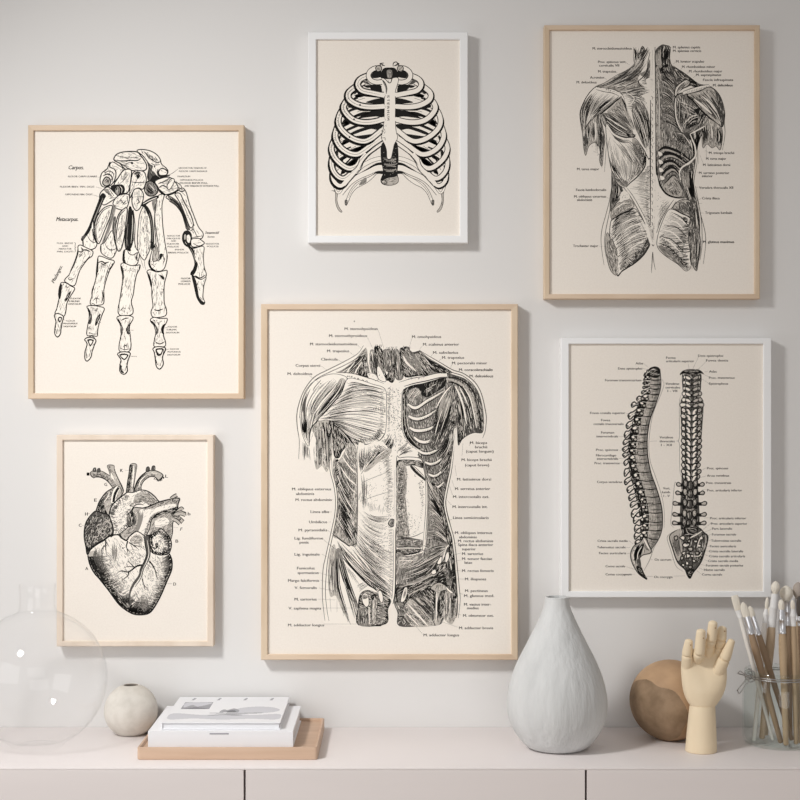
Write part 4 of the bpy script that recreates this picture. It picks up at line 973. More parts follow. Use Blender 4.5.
def art_torso():
    a = Art(15)
    a.ws, a.glint, a.auto = .8, .5, 1.0
    F, S, FS, T = a.F, a.S, a.FS, a.T
    bt, ru = a.between, a.rungs
    # ---------------- whole body on the sheet
    F('364,347 357,354 342,363 327,371 314,379 304,392 299,408 298.5,430 303,445 309,450 316,470 327,471 330,460 331,470 334.5,486 336.5,499 336,514 332,532 327,555 325,570 324,594 326,612 328,624 385,625 388,612 391,601 394,603 397.5,614 399,626 440,625 456,618 459.5,600 458,587 456,569 453,541 449.5,526 445,507 446,496 451,470 453,450 457,445 468,436 482,433 485.5,418 484,410 480,394 474,383 463,375 452,371 441,364 429,357 420,350 400,349', 'W')
    # ---------------- neck
    F('366,348 368,362 370,378 360,376.5 350,374 336,373.5 345,368 356,358', 'L'); bt('365.5,349 357,360 344,369 336,373', '368,352 366,366 364,376', 22, .7, 'K', jit=.2); F('358,366 366,360 369,376 362,376.5 358,374', 'K'); S('355,362 350,368 346,373', 1.1, 'W'); S('362,362 357,369 354.5,374.5', 1.2, 'W'); S('360.5,356 366,353', .8, 'W'); S('367,350 367.5,364', .8, 'L')
    F('370,351 374,350 377,356 379,372 377,376 372,373 369.5,364', 'M'); bt('370.5,351 371,364 373,374', '375,350 377.5,362 377,375', 9, .6, 'K', jit=.2); S('369,348 369.4,360', 1.4, 'W')
    F('374,349 377,346 380,347 383,352 384,366 388,380 384,378 379,366', 'K'); S('377,351 380,362 383,372', .6, 'L'); S('379.5,350 382,360', .5, 'L')
    FS('383,351 387,349.5 391,350 391.8,362 391,367 388,372 385,368 383.2,360', 'M', .5); bt('383.6,352 384.5,362 387,371', '391,351 391,362 389,371', 8, .55, 'D', jit=.1); S('386.5,351 387,366', .8, 'L')
    F('391.5,351 393.5,350 394.5,364 395,377 392,383 386,378 388.5,372 391.5,367', 'K'); S('388.5,378 391,373 393,377', .8, 'L'); S('390,381 393,379', .7, 'M'); S('392.6,350 393.4,362', .8, 'L')
    FS('393.8,351 396.5,349 399,352 401,362 403.3,376 400,380 395.5,377.5 394.8,364', 'M', .5); bt('394.5,352 395.3,364 396.5,377', '398.5,351.5 400.5,364 402.6,376', 7, .6, 'K', jit=.1); S('396.8,351 398.5,364 400,376', .8, 'L')
    F('399.5,350 404,347 408,347 412,352 418,351 421,351 427,360 431,369 429,375 418,376 405,377 402,366', 'K'); bt('402,352 407,362 413,373', '410,349 419,361 426,374', 15, .65, 'M', jit=.25); S('403,356 407,363 416,371', 2.1, 'W', e=(.3, .3)); S('405,367 407,376', .8, 'L'); S('410,365 416,372', .6, 'L'); S('415,355 424,368', .5, 'L'); S('419,352 428,366', .5, 'L')
    bt('374,348 374.5,346 375,344', '381,348.5 382,346 382.5,344', 6, .5, 'K', jit=.2); bt('402,350 402.5,347.5 403,345', '410,351 410.5,348 411,346', 7, .5, 'K', jit=.2); bt('384,350 386,348 387,346.5', '396,351 397,348 397.5,346', 8, .4, 'D', jit=.2)
    FS('367,374 371,373 376,375 378,380 371,380.5', 'W', .4); FS('377,368 380,367 386,380 383,381.5 378,378', 'W', .5); a.stipple('368,374 378,371 384,380 372,380', 16, .4, 'D')
    F('420,351 429,358 441,365 452,372 448,374 438,373 428,375 431,368', 'M'); bt('421,351 430,361 446,372', '428,366 434,371 444,374', 14, .8, 'K', jit=.25); F('429,360 440,366 450,372.5 444,373.5 434,367', 'K'); S('430,366 435,369', .7, 'L')
    # clavicles, breastbone
    S('336,374 350,375 360,377.5 372,381.5 385,386 391,387', 3.2, 'W', e=(.7, 1)); S('336,372 350,373 360,375.3 373,379.4 384,383.5', .6); a.stipple('336,375.5 350,376 362,379 372,383 362,380 348,377', 26, .6, 'K')
    S('391,386.5 398,385 412,381 425,378.5 437,375.5 447,374.5', 3.4, 'W', e=(1, .7)); S('399,382.3 412,378.4 424,376.4 436,373.4 447,372.6', .6); S('404,386.4 414,383.4 426,381 440,377.6 449,377', .9); a.stipple('404,378 424,374 424,378 408,381', 30, .45, 'D')
    F('386,386 398,385 402,390 402.3,415 403,431 410,443 417,449.5 405,452 396,458 391,452 389,440 386,420 385.5,400', 'W'); a.stipple('387,387 400,386 402,420 402,432 394,430 388,420', 220, .5, 'D'); ru('387,390 387,410 387,432', '392,390 391,410 391,432', 40, .45, 'D', jit=.4); bt('380,446 386,440 390,432', '388,458 392,448 395,438', 18, .6, 'K', jit=.35); bt('396,452 402,446 406,440', '398,458 408,453 416,451', 16, .5, 'K', jit=.4); a.stipple('392,430 404,434 414,448 398,456 392,448', 110, .45, 'D'); a.stipple('387,388 391,388 390,430 387,420', 40, .45, 'D')
    a.stipple('381,440 388,434 394,446 386,462', 70, .5, 'K')
    # ---------------- deltoid, left
    FS('336,374 325,375.5 312.5,382.5 304.5,393 300.5,408 300.3,421 302.8,436 308.8,446 310.3,430 316,422.5 327.5,408.8 340,395 344.5,388 347.3,378', 'W', .5)
    F('345,380 344,389 332,404 318,418 311,427 309,443 306,438 308,424 318,408 332,392 340,379', 'L'); bt('330,376 316,388 306,408 306.5,440', '347,379 341,392 324,411 309,444', 26, .6, 'D', jit=.3); bt('341,378 336,390 322,408 312,422', '347,379 343,391 330,406 315,421', 12, .7, 'K', jit=.25); bt('304,394 301,410 303,434', '312,386 306,402 306,428', 10, .7, 'D', jit=.35); bt('300.8,410 302,430 308,444', '309,414 307,430 308.6,443', 12, .8, 'K', jit=.25)
    for p in ('321,380 315,387 313,391', '330,381 325,387', '337,383 330,391 322,400', '318,397 312,407 311,415'):
        S(p, .7, 'K')
    S('336,386 324,400 314,414', 1.4, 'W', e=(.2, .2)); S('326,384 317,394 311,404', 2.0, 'W', e=(.2, .2)); S('341,382 335,393', 1.0, 'W', e=(.2, .2))
    S('347.3,378 344.5,389 338,398 327.5,409 316,422.5 310.5,430 309,446', 1.4); F('320.4,383 321.4,383.4 320.8,384.4', 'K')
    # ---------------- pectoralis
    FS('347.5,379 360,380 372,384 385,389 386.5,404 386.5,420 385,433 380,440 371,443.5 365,444.5 358,446 357.5,452.5 351,445 345,436.5 334,424 328,420 318,420.5 327,410 341,394', 'W', .5)
    bt('318,420 330,406 342,394 348,381', '329,420 340,430 350,442 358,452', 8, .6, 'D', t=(.0, .6), jit=.2)
    fan = ['346,381 356,382 366,385 380,389', '342,392 356,386 370,386 385,390', '336,400 352,392 370,390 386,394', '330,407 350,398 370,396 386,400', '325,412 348,405 370,403 386,407', '322,416 346,412 368,411 386,415', '320,419 344,418 366,421 386,425', '326,420 344,423 364,429 384,434', '331,421 344,428 360,436 378,440', '334,424 346,434 356,440 366,444', '338,429 346,437 353,445 357,452']
    for p, q in zip(fan, fan[1:]):
        bt(p, q, 5, .5, 'D', jit=.3); bt(p, q, 3, .6, 'K', t=(.5, 1), jit=.35); bt(p, q, 3, .6, 'K', t=(0, .45), jit=.35)
    for p in fan[1:10]:
        S(p, .5, 'K')
    ru('386,390 386.5,412 385,433 379,440', '378,391 378,412 376,430 370,438', 44, .6, 'D', jit=.4); ru('384,434 379,441 366,444.5 358,446.5', '378,428 372,434 362,437 354,440', 34, .6, 'K', jit=.35); ru('372,407 380,406 386,409', '374,411 380,412 386,414', 9, .6, 'K', jit=.3)
    bt('330,421 342,432 357,452', '334,424 346,434 358,447', 6, .9, 'K', jit=.15); S('385,433 380,440 371,443.5 365,444.5 358,446', .8); S('346,382 368,395 385,405', .3, 'D'); S('352,398 370,392', 1.0, 'W'); S('345,411 372,406', 1.2, 'W'); S('350,418 372,420', 1.2, 'W')
    # ---------------- left arm stump and side
    F('312,429 318,422 326,420.5 332,422 333,445 331,460 327,472 322,466 316,469 313.5,450 316,440', 'L'); bt('315,426 316.5,444 316.5,468', '322,422 323,444 322.5,470', 12, .6, 'D', jit=.25); bt('322,421 325,440 326.5,470', '332,424 331,444 329,462', 18, .9, 'K', jit=.25); S('313,432 315,445 315,460', 1.4, 'W'); S('320,426 321,448', .9, 'W'); S('326,432 327,450', .8, 'L')
    bt('302.5,437 302.5,450 302,461', '309,446 309.6,452 310.5,461', 8, .7, 'K', jit=.25)
    F('329,421 334,424 342,434 349,442 346,447 342,452 339,458 334,456 332.5,440', 'K'); S('339,437 342,441 340,445 342,449', .9, 'L'); S('336,452 338,446', .7, 'L'); FS('341,444 343,443 344,446 342,449 340.5,447', 'L', .5); S('337,430 339,437', .6, 'M'); S('335,436 336,446', .6, 'L')
    F('334,458 339,460 345,450 346,443 352,446 357.8,453 357.5,500 357,544 350,546 340,539.5 333,536 335.5,520 337.5,500 336,486 333,472', 'L')
    bt('340,462 344,476 352,486 357,492', '346,446 350,452 354,457 357.5,462', 16, .6, 'D', jit=.2); bt('334,462 338,480 346,494 357,506', '341,460 346,474 352,486 357,490', 14, .6, 'K', jit=.25, drop=.2); bt('336,482 341,496 349,510 357,522', '336,466 342,482 350,494 357,502', 16, .65, 'K', jit=.3); bt('335,520 342,530 349,540 352,545', '337.5,492 345,506 352,520 357,530', 30, .65, 'K', jit=.3); bt('336,506 344,520 352,536', '338,494 346,508 356,524', 9, .8, 'K', jit=.4); bt('351,528 354,536 356,543', '356,520 357,532 357,541', 6, .9, 'K', jit=.2)
    for y in (462, 472, 483):
        bt(f'334,{y} 337,{y-3} 339,{y-4}', f'335,{y+6} 338,{y+3} 340,{y}', 6, .8, 'K', jit=.3)
    for p in ('341,455 349,466 357,474', '340,466 348,478 357,486', '343,494 351,506', '346,512 354,522', '340,516 347,527', '342,500 350,512', '340,486 346,494'):
        S(p, 1.2, 'W', e=(.2, .2))
    S('357.8,453 357.4,470 357.6,500 357,530 356.6,544', 1.0, 'D'); S('333,535 337,537 340,539.5 345,543 349.5,546 353,545 357,543', 1.2); S('355,503 357.5,504', .6)
    # ---------------- rectus sheath, left
    F('358,446 366,445 380,441 388,448 394,460 394,520 390,524 394,530 394,604 380,596 360,577 346,560 350,546 357,544 358,500', 'W')
    bt('359,448 358.5,462 360,472', '371,444 368,458 364,466', 12, .45, 'D', jit=.3); bt('364,466 372,458 380,452', '374,446 380,446 386,450', 12, .45, 'D', jit=.3); a.stipple('366,446 386,444 392,456 376,466 364,466', 120, .4, 'D'); S('361,474 368,465 378,457 388,449', .8, 'D'); a.stipple('360,450 366,446 366,462 360,470', 40, .4, 'D')
    bt('359,447 359,460 361,472', '372,444 369,458 363,470', 16, .55, 'K', jit=.35); bt('368,446 366,460 362,471', '390,447 378,455 365,471', 22, .5, 'K', jit=.4); ru('361,473 370,463 388,449', '358,462 364,454 380,444', 34, .5, 'D', jit=.3); F('364,471 372,462 389,449 391,453 380,461 368,471', 'L')
    ru('391,450 392,475 390,515', '380,455 385,478 384,510', 60, .5, 'D', jit=.45); bt('360,474 362,490 361,512', '367,470 367,490 366,514', 12, .45, 'D', jit=.4); ru('358,500 368,511 384,516', '360,488 370,500 386,506', 26, .45, 'D', jit=.4); bt('362,508 374,516 389,516', '362,514 376,522 390,520', 10, .5, 'K', jit=.35); bt('357,522 368,536 384,548 393,552', '348,548 362,566 380,582 393,592', 40, .5, 'K', jit=.35)
    S('362,482.5 375,477 388,472', .4, 'D'); S('360,501.5 375,496 392,491', .4, 'D'); a.stipple('378,462 392,458 394,520 386,518 382,490', 150, .4, 'D'); a.stipple('360,480 376,470 378,510 362,512', 70, .3, 'M'); a.stipple('363,486 372,484 373,499 364,500', 26, .35, 'D'); ru('385,470 387,490 386,515', '393,466 394,490 392,518', 34, .35, 'D', jit=.3)
    bt('358,508 370,518 384,521 392,514', '357,520 366,530 376,538 384,542', 13, .4, 'D', jit=.25); bt('357,514 368,526 380,532 390,528', '350,546 364,560 378,572 393,578', 26, .45, 'D', jit=.25); bt('340,540 350,552 364,566 392,584', '336,541 346,560 366,582 393,604', 26, .55, 'K', jit=.3); bt('350,546 366,564 382,578 393,588', '346,558 364,577 380,590 394,603', 26, .5, 'D', jit=.25); a.stipple('366,524 392,524 393,560 376,548', 110, .4, 'D'); ru('388,526 388,560 386,592', '394,526 394.3,560 394,600', 50, .5, 'D', jit=.35); bt('372,580 382,586 393,592', '376,590 384,596 393,603', 10, .7, 'K', jit=.25)
    S('339,543 352,556 366,571', 1.4, 'W', e=(.2, .2)); S('352,548 364,562 372,572', 1.2, 'W', e=(.2, .2)); S('360,538 372,552 384,562', 1.0, 'W', e=(.2, .2))
    FS('389,521.5 392,519 395,521 395,525 391.5,526.5 388.5,524.5', 'M', .8); S('390,523.5 393,522', .8)
    # linea alba
    S('395.5,458 395.3,490 395.6,518 394.8,530 394.6,560 394,590 392.2,604', 2.2, 'W', e=(.8, .6)); S('396.7,460 396.6,490 397.2,520 396,532 395.9,560 395.2,590 393,604', 1.3); S('394.3,470 394.2,515', .4, 'D'); S('393.3,530 393.2,575 392,598', .5, 'D')
    # ---------------- opened chest, right
    F('404,390 409,386.5 420,384 434,380 446,377 453,384 457,392 457,424 454,430 452,450 449.5,470 446,490 445.6,508 436,500 427,484 423,466 418,458 421,452 410,443 403.4,430 402.6,405', 'M')
    F('402.5,392 406,388 413,385 424,383 436,379.5 446,377.5 445,386 436,392 428,397 422,395 418,388 411,389 406.5,394 405.8,408 407,425 411,436 420,446 419,449 410,443 403.5,431 402.4,410', 'K')
    F('408,396 410,391 414,388.5 418,389 421,393 416,398 410,401', 'L'); S('410,396 414,391', 1.0, 'W'); S('414,396 419,391', .9, 'W'); S('411,398 417,394', .5, 'K'); bt('424,388 434,384 443,379', '428,396 436,391 445,385', 8, .5, 'D', jit=.3)
    ribs = ['408,404 413,407.5 418,407 426,401.5 434,397 444,391', '408.5,416 414,418.5 420,418.6 428,415.5 436,410', '409.5,427.5 415,430.3 422,430.5 430,428.5 437,424', '414,437 419,441 426,442 433,439 440,433', '417.5,449.5 423,453 430,453 437,449.5 445,441', '425,462 431,464 438,461.5 446,454', '428.5,474 434,476 440,473 447,465', '433,485 438,487 444,482']
    for k, p in enumerate(ribs):
        Q = P2(p)
        S([q + Vector((.4, 4.6)) for q in Q], 4.2, 'M', e=(.5, .4)); ru([q + Vector((0, 2)) for q in Q], [q + Vector((1.5, 7.5)) for q in Q], 24, .7, 'K', jit=.12, drop=.1)
    for k, p in enumerate(ribs):
        Q = P2(p)
        S(Q, (3.2, 2.0) if k < 4 else (2.3, 1.6), 'W', e=(.5, .2)); S([q + Vector((.2, 2.1)) for q in Q], 1.1, 'K', e=(.3, .2)); S([q + Vector((0, -1.8)) for q in Q], .6, 'K', e=(.3, .3))
        ru([Q[-3], Q[-2], Q[-1]], [Q[-3] + Vector((0, 1.6)), Q[-2] + Vector((0, 1.6)), Q[-1] + Vector((0, 1))], 10, .5, 'D', jit=.2)
    S('404.7,394 404.2,410 405.6,426 411,438.5 419,446.5', .7, 'L'); S('401.5,392 401.6,412 402.6,431 409.3,443.5 417,449.6', .5)
    # pectoralis minor and serratus
    F('452,384 456,391 457.5,408 456.5,424 452,428 448,438 440,448 434,450 429,446 431,436 434,424 438,408 444,394', 'D'); bt('450,386 440,402 434,420 430,444', '455,388 453,404 448,422 438,446', 24, .8, 'K', jit=.2); bt('448,388 440,403 436,420', '452,386 448,404 442,424', 8, .8, 'L', jit=.3); S('451,386 444,394 436,408', 1.3, 'W'); S('452,387 450,402 446,418', 1.0, 'L'); F('452,390 456,392 457,412 455,424 450,420 451,404', 'K')
    F('448,436 453,430 453,448 450,466 446,484 441,470 443,452', 'D'); bt('449,432 443,446 436,458', '453,430 451,446 444,466', 12, .9, 'K', jit=.25); bt('452,446 446,456 438,466', '450,462 446,470 440,478', 10, .8, 'K', jit=.25); bt('450,440 445,449 439,456', '451,456 446,464 441,472', 5, .6, 'L', jit=.3)
    # shoulder and arm, right
    F('447,374 458,376 467,380 475,388 480,399 483,415 483,432 474,433 467,436 462,440 458,445 457,424 457,405 455,392 452,384', 'D')
    S('446,379 454,380.5 462,385 470,394 475,408 478,426', 2.6, 'L', e=(.6, .6)); a.stipple('450,377 464,384 473,396 477,412 479,428 475,426 470,398 460,385', 60, .7, 'K'); S('446,377 456,378 466,383 474,393 478.5,408 481,428', 1.3, 'K'); S('448,382 457,384 466,392 471.5,406 475,424', 1.6, 'K')
    S('455,386 460,396 464,410 466.5,424', 2.0, 'W', e=(.4, .4)); S('459,386 464.5,397 468.5,408 471.5,418', 1.4, 'W', e=(.4, .4)); S('463,386 470,398 474,414 476.5,428', 1.2, 'W', e=(.4, .5)); bt('455,392 458,412 460,440', '460,396 464,414 466,434', 9, 1.0, 'K', jit=.2); bt('462,398 467,414 470,430', '466,396 471,412 473.5,430', 5, .9, 'K', jit=.2); S('459,400 462,420 463,436', .9, 'L'); bt('478,398 481,414 482,430', '475,394 479,412 480,430', 5, .8, 'K', jit=.2); F('458,420 462,424 465,434 462,440 458,444', 'K')
    # ---------------- window with the cut muscle
    FS('396.5,461 400,458 410,457 421,459 423.6,468 425.4,479 426,502 425,520 423.8,536 422.5,549 420,551.5 408,554 397,553 396.5,520', 'W', .6)
    F('397,461 404,459.5 414,460 421.5,461.5 423,468 414,465.5 404,466.5 397.5,469', 'K'); a.stipple('398,460.5 420,460.5 422,464 400,466', 30, .8, 'L'); F('410,466.5 414,466 424,476 425,480 416,474', 'D'); S('410.5,466 417,473 425.5,481', 1.6, 'K'); S('412,465 418,471 425,478', .8, 'W')
    F('397,468 406,467 407,480 406,500 408,520 409,537 397,538', 'L'); ru('397,468 397,500 397,538', '406,467 407,500 409,538', 90, .55, 'K', t=(0, .8), jit=.4); a.stipple('398,470 408,468 410,536 398,536', 150, .45, 'D'); a.stipple('408,512 422,518 421,534 408,536', 70, .35, 'D'); ru('421.5,482 424.5,500 422,520', '417,480 421.5,500 419,516', 18, .5, 'M', jit=.3); a.stipple('414,474 424,482 424.5,508 421,506 419,486', 60, .5, 'D')
    S('397,536.6 408,537.6 416,535.6 423.5,532', .6); F('397,539.5 404,538.4 414,539 422.5,540.5 421.5,547 408,546.5 397,547.5', 'M'); ru('397,540 408,539 422,541', '397,547 408,546.5 421,547', 24, .4, 'D', jit=.2); S('397,539.3 408,538.2 422.6,540.3', .9); S('397,547.5 408,547 421.5,547.5', .8)
    F('397.5,549 408,548.5 420.5,549 419,551.6 408,554 398,553', 'D'); a.stipple('398,549 420,549 414,553 400,553', 26, .6, 'L'); S('397,553.5 408,554.5 420,552', 1.2); S('426,480 426.8,502 425.8,520 424.4,536 423,550', 1.2, 'W'); S('427,481 427.8,502 426.8,522 425.2,540', .5)
    # ---------------- transversus and lower right belly
    F('423.5,466 427,472 434,484 444,496 446,508 450,527 453,541 447,546 443,556 440,566 436,572 424,579 410,584 397.5,585 397,555 408,556 420,553.5 424,550 426.5,536 428,505 426.5,482', 'M')
    bt('425,470 432,486 445.5,512', '427.5,484 434,500 448.5,522', 20, .8, 'K', jit=.15); bt('428,490 436,502 449,526', '428,516 438,520 451,538', 24, .6, 'K', jit=.2); bt('428,514 438,518 451,538', '426,540 436,540 448,545', 22, .7, 'K', jit=.2); bt('427,500 436,512 447,528', '427,538 436,536 447,542', 16, .5, 'L', jit=.35); F('440,500 446,508 450,527 452,541 448,544 444,528 440,514', 'K'); F('432,482 440,492 445,500 446,510 440,506 434,494', 'K'); bt('428,478 436,492 444,504', '428,484 434,498 444,514', 6, .5, 'L', jit=.3)
    for p in ('436,486 441,492', '440,482 444,487', '434,478 439,484'):
        S(p, 1.2, 'L')
    bt('425,542 434,544 447,545', '398,556 408,568 420,576', 8, .5, 'K', t=(0, .5), jit=.3); bt('447,546 438,552 424,560 410,566', '440,564 430,573 416,580 400,584', 26, .7, 'K', jit=.25); bt('422,552 412,560 402,563 398,562', '436,560 424,568 410,574 399,578', 20, .45, 'D', jit=.3); F('399,557 408,557.5 418,556 414,564 404,568 399,567', 'L'); S('402,561 412,560', 1.6, 'W'); a.stipple('399,566 420,562 418,576 400,582', 80, .5, 'D'); bt('447,545 436,546 426,550', '446,549 434,556 420,562', 12, .6, 'K', jit=.2); bt('445,547 434,551 422,558', '443,556 432,565 418,572', 8, .5, 'L', jit=.35)
    # ---------------- groin, left
    F('334,541 330,551 327.5,566 326,591 327.5,610 329.5,622 352,625 350,600 358,592 344,560', 'W')
    F('330,552 335,545 337.5,570 338.8,592 345,610 351,625 342,610 336,596 330,596 328,576', 'L'); bt('330,554 328.5,576 329,596', '335.5,550 337,574 338,596', 12, .7, 'D', jit=.25); bt('335,546 336.5,572 338,590 349,622', '338,548 339,570 341,590 352,624', 6, .9, 'K', jit=.15); bt('340,558 343,578 350,604 356,624', '343,560 348,580 356,606 360,625', 6, .8, 'K', jit=.15); F('336,552 341,550 346,572 352,592 358,604 358,609 350,596 342,578', 'M'); bt('337,550 343,580 356,610', '341,556 347,578 357,602', 10, .8, 'K', jit=.2); S('341,577 347,600 354,622', 1.6, 'W', e=(.2, .2)); S('350,598 357,622', 2.0, 'W', e=(.3, .4)); S('330,598 331,612', .4, 'D'); S('337,594 337,612', .4, 'D'); S('341,596 343.5,616', .4, 'D'); S('345,606 348,622', .5, 'D'); S('333,566 333.5,590', 1.0, 'W')
    F('343.3,558 352,568 366,583.5 362,589 358,592 355,590 347,574', 'W'); S('343,558 352,568 367,583.5 377,590', 1.5); bt('344,561 349,574 357,590', '346,563 354,574 363,586', 6, .4, 'D', jit=.4); S('343.5,561 349,580 357,602', .9); bt('356,586 360,584 364,582', '359,592 364,588 370,584', 8, .5, 'D', jit=.2); ru('366,582 374,588 384,595', '360,577 372,583 386,592', 20, .8, 'K', jit=.2)
    F('358,606 359,597 362,592 368,590 378,593 386,596 391,601 388,610 386,624 358,625', 'K'); FS('362,596 364.5,593 368,595 369,604 366.5,607 364.5,605.5 362.5,602', 'W', .6); F('363,595 367,595 367.5,598 363,599', 'M'); F('358,609 364,608.5 368,610 368,624 359,624.5', 'M'); bt('359,610 359.5,618 360,625', '367,611 366.5,618 366,625', 8, .5, 'K', jit=.2); S('369,607 369.5,624', 1.9, 'W'); S('367.6,609 368,624', .6); FS('372,601 374.5,598 377.5,600 377,610 376,622 372,623', 'L', .6); S('373.5,600 374,622', 1.0, 'W'); FS('378,592 381,591 383,597 382.5,602 380,601', 'W', .5); bt('378,606 379,614 379,624', '386,604 384,614 382,622', 7, .5, 'M', jit=.3); S('384.5,600 387,606', .6, 'M'); F('371,596 375,594 376,597 373,600', 'K'); bt('372,622 378,624 384,623', '372,625 378,627 385,625', 4, .5, 'K', jit=.3)
    # ---------------- groin, right
    F('397,584 396,592 394,603 397.5,613 399,626 424,626 441,624 446,612 456,618 458,600 456,580 455,562 452,545 447,548 443,560 436,572 424,580 410,585', 'D')
    F('396,588 404,587 420,582 436,574 446,562 452,550 455,566 456,585 446,586 440,584 432,588 420,594 408,600 400,606 396,598', 'K')
    bt('396,588 397,598 399,606', '402,588 401,598 403,606', 6, .5, 'M', jit=.2); S('401,587 410,584 420,581.5 428,577 437,574.5', 1.2, 'L'); S('408,595 418,590 427,586', 1.2, 'L'); S('413,589 424,584 434,578', .6, 'L'); S('424,580 430,574 433,569', .7, 'L')
    FS('404,588.5 407,587.5 407.5,592 405,600 402,602.3 400.6,600', 'W', .6); F('404.5,590 406.5,589 405.5,596 403,598', 'L')
    F('395,604 402,603 407,611 403,616.5 399,617 396.5,610', 'M'); bt('396,605 399,611 401,616', '401,604 404,609 406,612', 6, .6, 'K', jit=.2); S('398,616 404,616.5 407,612', 1.2)
    bt('398.5,617 399.5,621 401,626', '404,617 409,622 413,626', 8, .5, 'K', jit=.2); F('407,602 414,600 424,610 433,622 432,626 412,626 404,616 408,611', 'L'); bt('403,617 406,622 410,626', '414,601 424,612 434,625', 15, .6, 'K', jit=.15); S('408,604 418,615 428,626', 1.8, 'W', e=(.2, .3)); S('406,613 414,621 419,626', 1.2, 'W', e=(.2, .3)); F('412,598 420,594 428,600 433,610 433,620 422,608', 'D'); bt('413,599 422,608 432,619', '422,594 430,602 434,610', 9, .7, 'K', jit=.2); FS('415.5,599 418,597.5 424,604 421.5,605', 'L', .4); F('420,592 432,588 435,598 434,606 426,598', 'K'); bt('418,596 426,602 433,612', '424,595 430,602 434,608', 4, .5, 'L', jit=.3)
    F('431,588 438,583 444,585 447,589 441,591 439,596 438.5,612 440.5,622 436,625.5 434,618 435.5,600 436,592', 'L'); bt('436,594 435,608 435,624', '441,592 440,608 440,622', 9, .8, 'K', jit=.2); S('436.7,592 436.4,606 436,622', 1.5, 'W', e=(.4, .4)); a.stipple('432,588 444,584 442,590 438,593', 20, .5, 'D'); F('440,594 446,590 447,596 443,606 441,616 439,612', 'K')
    F('445,594 450,590 455,592 457.5,600 456,616 452,624 447,622 443,616 444,604', 'L'); bt('446,594 446,606 445,618', '455,590 455,606 453,622', 10, .9, 'K', jit=.2); S('447,600 446.5,614', 1.4, 'W'); S('450.5,598 450,618', 1.2, 'W'); F('449,586 455,582 457,596 454,598', 'K'); FS('446,586.5 450,590 453,592.5 451,593.3 447,590', 'W', .4)
    F('447,560 450,558 452,572 452,584 447,584 446,572', 'M'); bt('447,560 447,572 448,584', '450,558 452,570 453,584', 6, .8, 'K', jit=.2); FS('437,563 440,557 442,557 441.5,562.5 439,564.5', 'W', .8); FS('445,560 446,554 448.5,552 449,558 446,563', 'W', .5); FS('431,573 433,570 436,569.5 437,572 434,574.5', 'W', .7); S('436,562 432,568 426,574', .8, 'L'); F('436,566 446,562 446,570 438,576 436,572', 'K'); S('446,546 444,552 440,556', 1.1, 'L'); F('449,546 452.5,545 455,562 452,566 450,556', 'K')
    # ---------------- outlines of the skin
    S('363.5,345.5 357.5,353.8 342.5,362.5 327.5,370 313.8,377.5 303.8,391 298.6,405 296.8,416 297.4,428 299.3,441 298.7,459', .7); S('366,347.5 360,356 345,365 329,372.4 316,379.5 306,392 301,406 299.5,418', .6)
    S('419,350 428.8,356 441,363 452.5,369.8 463.8,373.6 475,382.3 481.5,394 485.3,410 486.3,419 485.2,431 482.6,438', .7); S('418,352.5 428,359 441,366 451,372 463,376 473,384.4 479.3,395.5 483,411 484,424', .7)
    S('329,447 329,460 330.2,472 333.8,486 335.4,499 334.8,514 331,532.5 326,555 323,570 322.3,594 323.6,610 325,621', .6); S('331.5,458 332.5,472 336,486 337.4,499 336.8,514 333.4,532.5 328.6,555 326.6,570 325.4,592 327,610 329,621', .6); S('330.3,460 331.4,472 335,486 336.4,499 335.8,514 332.2,532.5', 1.0, 'W')
    S('456.5,426 454.5,440 452,468 446.5,496 446.2,507.5 450.6,526 454.4,541 457.6,570 459.3,588 460.2,600 458.3,618', .6); S('455.5,430 452.6,448 449.6,470 444.4,495 444,507.5 448,526 452,541 455.2,570 456.8,588 457.6,600 456,616', .6); S('455.6,430 453.5,448 450.8,470 445.4,496 445.1,507.5 449.3,526 453.2,541 456.4,570', 1.2, 'W')
    # ---------------- names
    left = [(344.5, 33, 330, 'M. sternohyoideus'), (329, 38, 337, 'M. sternothyroideus'), (310, 47, 345.3, 'M. sternocleidomastoideus'), (327, 22, 352.2, 'M. trapezius'), (321, 16.5, 360.5, 'Clavicula'), (295.5, 24.5, 366.8, 'Corpus sterni'), (287.5, 24.5, 375, 'M. deltoideus'),
            (292, 39, 490.3, 'M. obliquus externus'), (296, 18, 495, 'abdominis'), (295.5, 36, 501, 'M. rectus abdominis'), (310.5, 18.5, 513, 'Linea alba'), (309, 18, 523.2, 'Umbilicus'), (298.5, 28.5, 531.3, 'M. pyramidalis'), (294.5, 28.5, 539.5, 'Lig. fundiforme'), (299.5, 9, 543.6, 'penis'), (294.5, 25, 555.6, 'Lig. inguinale'),
            (297, 17.5, 569.4, 'Funiculus'), (297.5, 21, 574, 'spermaticus'), (288, 31, 581.8, 'Margo falciformis'), (294.5, 22, 589, 'V. femoralis'), (294.5, 22, 600.5, 'M. sartorius'), (288.5, 32.5, 609.5, 'V. saphena magna'), (288, 36, 626.3, 'M. adductor longus')]
